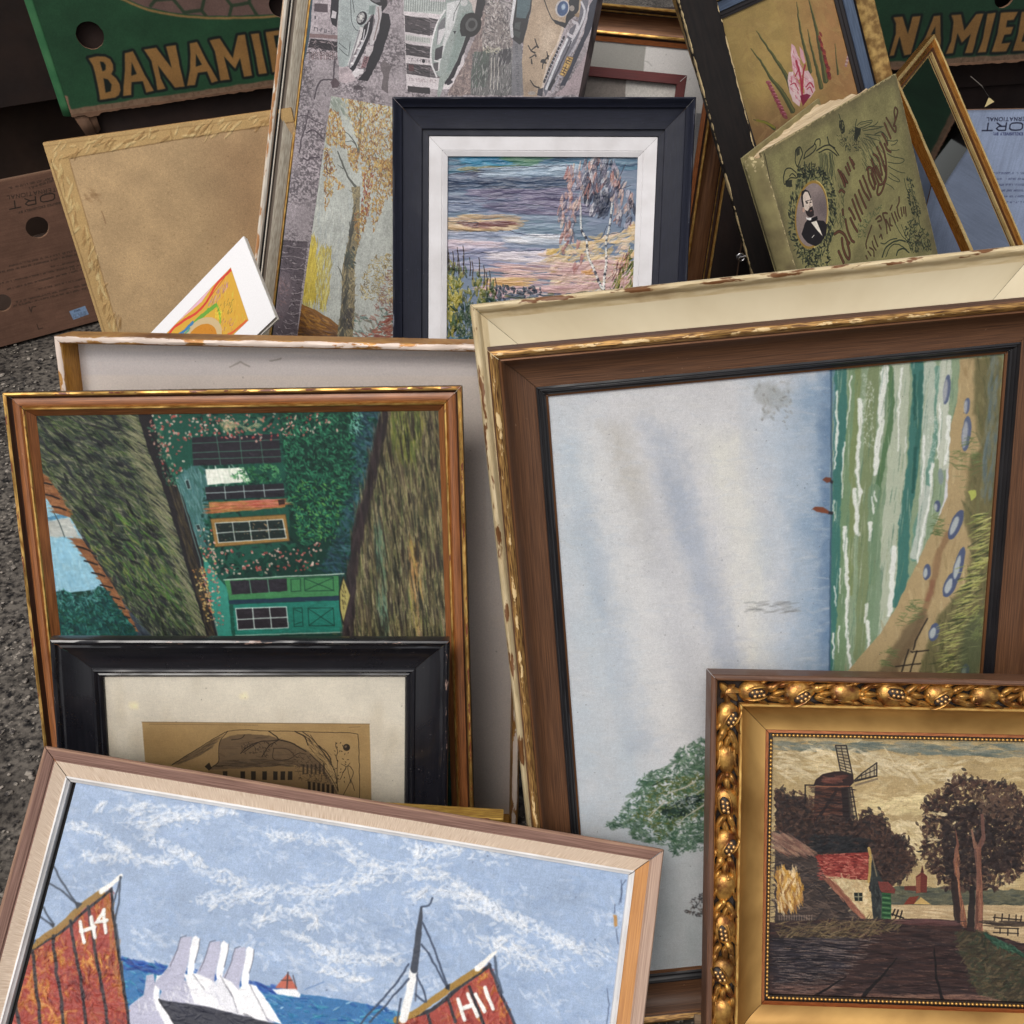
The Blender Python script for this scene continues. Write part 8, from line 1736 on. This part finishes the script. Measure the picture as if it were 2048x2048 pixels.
def tube(pts, rad, n=8):
    V, F = [], []; P = [Vector(p) for p in pts]
    for i, p in enumerate(P):
        d = (P[min(i+1, len(P)-1)]-P[max(i-1, 0)]).normalized(); a = d.orthogonal().normalized(); b = d.cross(a)
        for k in range(n):
            t = 2*math.pi*k/n; V.append(tuple(p+(a*math.cos(t)+b*math.sin(t))*rad))
    for i in range(len(P)-1):
        for k in range(n): F.append((i*n+k, i*n+(k+1) % n, (i+1)*n+(k+1) % n, (i+1)*n+k))
    return V, F
def torus(c, R, r, n=18, m=8):
    V, F = [], []
    for i in range(n):
        a = 2*math.pi*i/n
        for j in range(m):
            b = 2*math.pi*j/m; V.append((c[0]+(R+r*math.cos(b))*math.cos(a), c[1]+r*math.sin(b), c[2]+(R+r*math.cos(b))*math.sin(a)))
    for i in range(n):
        for j in range(m): F.append((i*m+j, i*m+(j+1) % m, ((i+1) % n)*m+(j+1) % m, ((i+1) % n)*m+j))
    return V, F

def build_book():
    r, W, H = empty('old_book', 'N')
    tag(r, 'old green album with an eagle, a wreathed portrait and brown lettering on its worn cover', 'book')
    S = paint_book()
    CL = mat('worn_book_cloth', (150, 140, 96), .85, col2=(112, 100, 70), nscale=30, mixlo=.35, mixhi=.65, bump=.5, bscale=300, wear=(196, 180, 136), wamt=.5)
    PG = mat('yellowed_pages', (214, 194, 160), .8, col2=(176, 150, 114), nscale=5, stretch=(2, 90, 2), mixlo=.35, mixhi=.7, bump=.4, bscale=6, bstretch=(2, 120, 2))
    cov = box('front_cover', r, -W/2, W/2, 0, .0032, 0, H, [CL, picture_mat('album_cover', S, .75, .2, .0005, .3)], bev=.0006, midx=1)
    # page block: fanned, uneven along the top
    rs = np.random.RandomState(5); V, F = [], []
    nl, nx = 16, 14
    for k in range(nl+1):
        t = k/nl
        y0 = .0036+.070*t
        for i in range(nx+1):
            s = i/nx
            x = -W/2+.001+(W*.955-.030*t)*s
            y = .0036+(y0-.0036)*(.24+.76*s**.75 if k else 1)+.0015*math.sin(s*5+k)*(k > 0)
            top = H-.004-.0035*rs.rand()*(k not in (0, nl))-.0015*math.sin(s*3+k*.7)**2+(.002 if k == nl else 0)
            V += [(x, y, top), (x, y, .004)]
    w = (nx+1)*2
    for k in range(nl):
        for i in range(nx):
            a = k*w+i*2
            F.append((a, a+2, a+w+2, a+w)); F.append((a+1, a+w+1, a+w+3, a+3))
        e = k*w+nx*2; F.append((e, e+1, e+w+1, e+w)); e = k*w; F.append((e, e+w, e+w+1, e+1))
    for i in range(nx): a = nl*w+i*2; F.append((a, a+2, a+3, a+1))
    add('page_block', V, F, PG, r, angle=50)
    # rounded spine, split at the head
    V, F = [], []
    for j, z in enumerate(np.linspace(0, H-.001, 40)):
        for i, t in enumerate(np.linspace(0, 1, 8)):
            V.append((-W/2+.0015-.006*math.sin(t*math.pi*.62)-.0006*rs.rand()*(j > 36), .0005+.020*t, z-(.004*rs.rand() if j == 39 else 0)))
    for j in range(39):
        for i in range(7): a = j*8+i; F.append((a, a+8, a+9, a+1))
    sp = add('spine', V, F, CL, r, wear=[.9 if (i % 8) in (0, 7) or i > 300 else .2 for i in range(len(V))])
    m = sp.modifiers.new('s', 'SOLIDIFY'); m.thickness = .0016; m.offset = 1
    V = []
    for (x, y) in ((-W/2-.003, .0208), (W/2-.030, .0752), (W/2-.0315, .0780), (-W/2-.0045, .0236)): V += [(x, y, 0), (x, y, H-.001)]
    add('back_cover', V, [(0, 2, 3, 1), (2, 4, 5, 3), (4, 6, 7, 5), (6, 0, 1, 7), (1, 3, 5, 7), (0, 6, 4, 2)], CL, r, smooth=False)

def build_mirror():
    r, W, H = empty('mirror', 'O')
    tag(r, 'narrow gold framed mirror leaning at an angle, reflecting the cartons beside it', 'mirror')
    GO = mat('bright_brass_gilt', (206, 146, 70), .28, .85, col2=(160, 98, 42), nscale=40, coords='UV', stretch=(2, 30, 1), wear=(140, 60, 40), wamt=.62)
    PL = mat('pale_gold_line', (236, 206, 142), .3, .7, col2=(214, 176, 110), nscale=40, coords='UV')
    BR = mat('ribbed_brown', (108, 66, 34), .35, .5, col2=(60, 36, 20), nscale=1, coords='UV')
    prof = [(0, -.012, 1, 0), (0, -.0010, 0, .3), (.0006, 0, 0, .5), (.0030, .0004, 0, .3), (.0040, -.0004, 1, 0), (.0050, -.0030, 1, 0), (.0074, -.0046, 1, 0), (.0098, -.0044, 1, 0), (.0104, -.0036, 2, 0, .00025, .0022), (.0118, -.0034, 2, 0, .00025, .0022), (.0124, -.0050, 2, 0), (.0140, -.0060, 0, 0), (.0148, -.0052, 0, 0), (.0156, -.0058, 0, 0), (.0160, -.0075, 1, 0), (.0160, -.010, 1, 0)]
    frame('frame', r, W, H, prof, [PL, GO, BR], seed=15, step=.0008)
    MI = bpy.data.materials.new('silvered_glass'); MI.use_nodes = True; b = MI.node_tree.nodes['Principled BSDF']
    b.inputs['Base Color'].default_value = (.42, .42, .41, 1); b.inputs['Metallic'].default_value = 1; b.inputs['Roughness'].default_value = .03
    plate('mirror_glass', r, W, H, (.0155, .0155, W-.0155, H-.0155), -.0074, MI); backing(r, W, H, .0095, inset=.003)

def build_backboard():
    r, W, H = empty('backing_panel', 'S')
    tag(r, 'tan hardboard back of a picture with yellowed paper tape round its edges', 'picture back', 'secondhand pictures leaning in a heap')
    S = paint_backboard()
    ED = mat('tan_board_edge', (176, 134, 78), .8, col2=(140, 102, 58), nscale=40)
    box('board', r, -W/2, W/2, 0, .010, 0, H, [ED, picture_mat('taped_hardboard', S, .75, .8, .0012, .25)], bev=.0012, midx=1)

def build_card():
    r, W, H = empty('mounted_drawing', 'T')
    tag(r, 'small bright crayon drawing in a thick white mount, tucked beside the tan board', 'drawing', 'secondhand pictures leaning in a heap')
    S = paint_card(); WH = mat('white_card_edge', (214, 208, 198), .8, col2=(190, 180, 166), nscale=50)
    box('mount', r, -W/2, W/2, 0, .0022, 0, H, [WH, picture_mat('crayon_drawing', S, .7, .15, .0003, .3)], bev=.0002, midx=1)
    box('backing_card', r, -W/2+.001, W/2-.0006, .0030, .0048, -.0012, H-.0010, WH, bev=.0002)

# ================================================================== cartons
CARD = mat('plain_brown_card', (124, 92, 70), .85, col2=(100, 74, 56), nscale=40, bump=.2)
CARDDK = mat('shade_brown_card', (52, 36, 30), .85, col2=(40, 28, 25), nscale=20, bump=.2)  # brown card, base colour darkened to stand in for deep shade
CARDIN = mat('carton_inside', (70, 52, 42), .9, col2=(56, 42, 34), nscale=20)

def hole_local(key, px, rp):
    c = local_pt(key, px); e = local_pt(key, (px[0]+rp, px[1]))
    b, u, v, n, W, H = pose_frame(key)
    return (c[0]+W/2, c[1], math.hypot(e[0]-c[0], e[1]-c[1]))

def build_lid(key, paint, holes, label, D=.38, green=(38, 96, 58)):
    r, W, H = empty('banana_carton', key)
    tag(r, label, 'cardboard box', 'green banana cartons')
    S = paint()
    PM = picture_mat('green_label_'+key.lower(), S, .7, 0, spec=.25)
    GR = mat('green_printed_card', green, .7, col2=(min(255, green[0]+26), green[1]+22, green[2]+16), nscale=24, mixlo=.4, mixhi=.7)
    hs = [hole_local(key, p, q) for p, q in holes]
    holed_panel('front_panel', r, W, H, hs, .004, [PM, CARD], x0=-W/2)
    R = .012; V, F = [], []
    # worn rounded corner and the side walls, one bent sheet
    path = [(-W/2-.0002, 0.0)]+[(-W/2-R*math.sin(t), R-R*math.cos(t)) for t in np.linspace(.2, math.pi/2, 6)]+[(-W/2-R, D)]
    nz = 14
    for j in range(nz+1):
        for (x, y) in path: V.append((x, y, H*j/nz))
    k = len(path)
    for j in range(nz):
        for i in range(k-1): a = j*k+i; F.append((a, a+k, a+k+1, a+1))
    b = len(V)
    for j in range(2): V += [(W/2+.0002, 0, H*j), (W/2+.0002, D, H*j), (-W/2-R, D, H*j)]
    F += [(b, b+1, b+4, b+3), (b+1, b+2, b+5, b+4)]
    o = add('side_walls', V, F, [GR], r); m = o.modifiers.new('s', 'SOLIDIFY'); m.thickness = .004; m.offset = -1
    box('top_panel', r, -W/2-R+.001, W/2, .001, D, H, H+.004, [GR], bev=.001)
    # raw fluted bottom edge
    V, F = [], []; rs = np.random.RandomState(2)
    for i in range(121):
        x = -W/2+W*i/120; z = -.0016+.0016*rs.rand()-(.003 if 4 < i < 9 else 0)
        V += [(x, -.0006, z), (x, .0046, z), (x, .0046, .0022), (x, -.0006, .0022)]
    for i in range(120):
        for j in range(4): a = i*4; F.append((a+j, a+4+j, a+4+(j+1) % 4, a+(j+1) % 4))
    add('torn_edge', V, F, [CARD], r)
    return r, W, H, D

def build_cartons():
    r, W, H, D = build_lid('P', paint_lidl, [((180, 71), 28), ((562, 10), 24)], 'green banana carton with dark-outlined yellow lettering, hand hole showing, above the tan board')
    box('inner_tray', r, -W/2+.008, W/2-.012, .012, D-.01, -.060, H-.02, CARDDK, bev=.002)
    for q in range(2):                       # crushed corrugated corner under the lid
        V = [(-W/2+.002+q*.012, .004+q*.003, .000), (-W/2+.020+q*.01, .004, -.002), (-W/2+.024+q*.006, .008, -.034+q*.01), (-W/2+.010+q*.012, .009, -.030)]
        o = add('torn_flap', V, [(0, 1, 2, 3)], CARD, r); o.modifiers.new('s', 'SOLIDIFY').thickness = .003
    r, W, H, D = build_lid('R', paint_lidr, [((2010, -8), 20)], 'green banana carton, its green darkened for shade, with yellow lettering, behind the gold mirror')
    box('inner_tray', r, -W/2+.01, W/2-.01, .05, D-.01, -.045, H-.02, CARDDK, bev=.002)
    # open brown export carton, printed upside down
    r, W, H = empty('export_carton', 'Q')
    tag(r, 'brown open-topped carton with upside-down export print and round hand holes', 'cardboard box')
    S = paint_carton()
    hs = [hole_local('Q', (75, 455), 23.5), hole_local('Q', (4, 606), 20)]
    D = .36
    holed_panel('front_panel', r, W, H, hs, .004, [picture_mat('export_print', S, .8, 0, spec=.2), CARD], x0=-W/2)
    for nm, a in (('side_panel', (-W/2, -W/2+.004, .0042, D, 0, H)), ('side_panel', (W/2-.004, W/2, .0042, D, 0, H)), ('back_panel', (-W/2, W/2, D+.0002, D+.004, 0, H)), ('bottom_panel', (-W/2+.0042, W/2-.0042, .0044, D, .001, .005))):
        box(nm, r, *a, [CARDIN], bev=.0006)
    # blue-white export carton on the right
    r, W, H = empty('export_carton', 'V')
    tag(r, 'pale blue carton with upside-down export print, half hidden by the gold mirror', 'cardboard box')
    S = paint_blue()
    BLU = mat('blue_white_card', (140, 154, 180), .75, col2=(120, 134, 160), nscale=20)
    holed_panel('front_panel', r, W, H, [], .004, [picture_mat('blue_export_print', S, .7, 0, spec=.25), CARD], x0=-W/2)
    for nm, a in (('side_panel', (-W/2, -W/2+.004, .0042, .36, 0, H)), ('side_panel', (W/2-.004, W/2, .0042, .36, 0, H)), ('back_panel', (-W/2, W/2, .3602, .364, 0, H)), ('bottom_panel', (-W/2+.0042, W/2-.0042, .0044, .36, .001, .005))):
        box(nm, r, *a, [BLU if nm == 'side_panel' else CARDIN], bev=.0006)

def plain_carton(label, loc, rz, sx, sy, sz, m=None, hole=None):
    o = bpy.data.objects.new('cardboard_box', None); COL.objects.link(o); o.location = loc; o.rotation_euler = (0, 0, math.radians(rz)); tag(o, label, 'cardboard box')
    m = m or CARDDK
    holed_panel('front_panel', o, sx, sz, [hole] if hole else [], .005, [m, CARD], x0=-sx/2)
    for nm, a in (('side_panel', (-sx/2, -sx/2+.004, .0052, sy, 0, sz)), ('side_panel', (sx/2-.004, sx/2, .0052, sy, 0, sz)), ('back_panel', (-sx/2, sx/2, sy+.0002, sy+.004, 0, sz)), ('top_panel', (-sx/2+.0042, sx/2-.0042, .0054, sy, sz-.005, sz-.001))):
        box(nm, o, *a, [m], bev=.0006)
    return o

def build_rest():
    plain_carton('added carton underneath the left green banana carton, coloured dark for the shade', (-.30, 1.50, 0), 15.2, .52, .40, .262)  # support added under the lid, dark so the gap reads black
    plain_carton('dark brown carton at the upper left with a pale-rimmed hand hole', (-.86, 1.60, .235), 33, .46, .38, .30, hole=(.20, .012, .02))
    plain_carton('added carton below the dark carton at the upper left, coloured dark as shade', (-.92, 1.66, 0), 33, .46, .36, .225)  # added to close the gap behind with a shade-dark face
    plain_carton('added carton underneath the right green banana carton, coloured dark as shade', (.62, 1.47, 0), 10.8, .58, .38, .318)  # added below the right lid, shade put into its colour
    plain_carton('added dark carton filling the gap between the two green banana cartons with shade', (.14, 1.62, 0), 5, .42, .38, .30)  # added dark backdrop so the opening between the lids stays black
    # low wooden box that carries the ornate gold frame
    WB = mat('weathered_box_wood', (130, 108, 84), .8, col2=(92, 72, 54), nscale=12, stretch=(2, 40, 40), bump=.4)
    o = bpy.data.objects.new('wooden_box', None); COL.objects.link(o); o.location = (.27, .235, 0); o.rotation_euler = (0, 0, math.radians(-3.2)); tag(o, 'low weathered wooden box under the ornate gold frame', 'wooden box')
    for nm, a in (('front_board', (-.16, .16, -.06, -.05, 0, .086)), ('back_board', (-.16, .16, .05, .06, 0, .086)), ('side_board', (-.16, -.15, -.0498, .0498, 0, .086)), ('side_board', (.15, .16, -.0498, .0498, 0, .086)), ('top_board', (-.162, .162, -.062, .062, .0862, .0900))): box(nm, o, *a, [WB], bev=.001)
    # a carton behind the cream frame that carries the album
    # paper tag hanging in the dark under the right carton
    PT = mat('cream_paper_tag', (226, 206, 150), .7)
    t = bpy.data.objects.new('paper_tag', None); COL.objects.link(t); t.location = (.60, 1.34, .325); t.rotation_euler = (0, 0, math.radians(10)); tag(t, 'tiny cream triangular paper tag hanging under the right green carton', 'paper tag')
    o = add('tag', [(0, 0, 0), (.011, 0, .006), (.002, 0, .012), (0, .0006, 0), (.011, .0006, .006), (.002, .0006, .012)], [(0, 1, 2), (5, 4, 3), (0, 3, 4, 1), (1, 4, 5, 2), (2, 5, 3, 0)], PT, t)
    V, F = tube([(.003, .0003, .011), (-.012, 0, .026), (-.030, .002, .038)], .0006); add('string', V, F, mat('grey_string', (110, 104, 96), .8), t)
    # dry leaves on the tarmac
    LF = mat('dry_brown_leaf', (120, 78, 46), .8, col2=(84, 52, 34), nscale=60)
    for (x, y, s, rz, lb) in ((-.475, .94, .026, .6, 'curled brown dead leaf on the tarmac by the export carton'), (-.505, .99, .018, 2.2, 'smaller brown dead leaf beside the curled one on the tarmac')):
        V, F = [], []; n = 9
        for i in range(n):
            t = i/(n-1); w = math.sin(math.pi*t)**.7*.42
            for j in (-1, 0, 1): V.append(((t-.5)*s, j*w*s*.6, .003+.18*s*abs(j)*math.sin(t*5)+.1*s*math.sin(t*3.1)))
        for i in range(n-1):
            for j in range(2): a = i*3+j; F.append((a, a+3, a+4, a+1))
        o = add('dead_leaf', V, F, LF); o.location = (x, y, 0); o.rotation_euler = (0, 0, rz); o.modifiers.new('s', 'SOLIDIFY').thickness = .0006
        tag(o, lb, 'leaf', 'dead leaves')

build_ground()
for f in (build_cottage, build_pale, build_print, build_ships, build_beach, build_cream, build_mill, build_small_gilt, build_sunset, build_birch, build_cars, build_silver,
          build_panel, build_maroon, build_flowers, build_bar, build_book, build_mirror, build_backboard, build_card, build_cartons, build_rest): f()
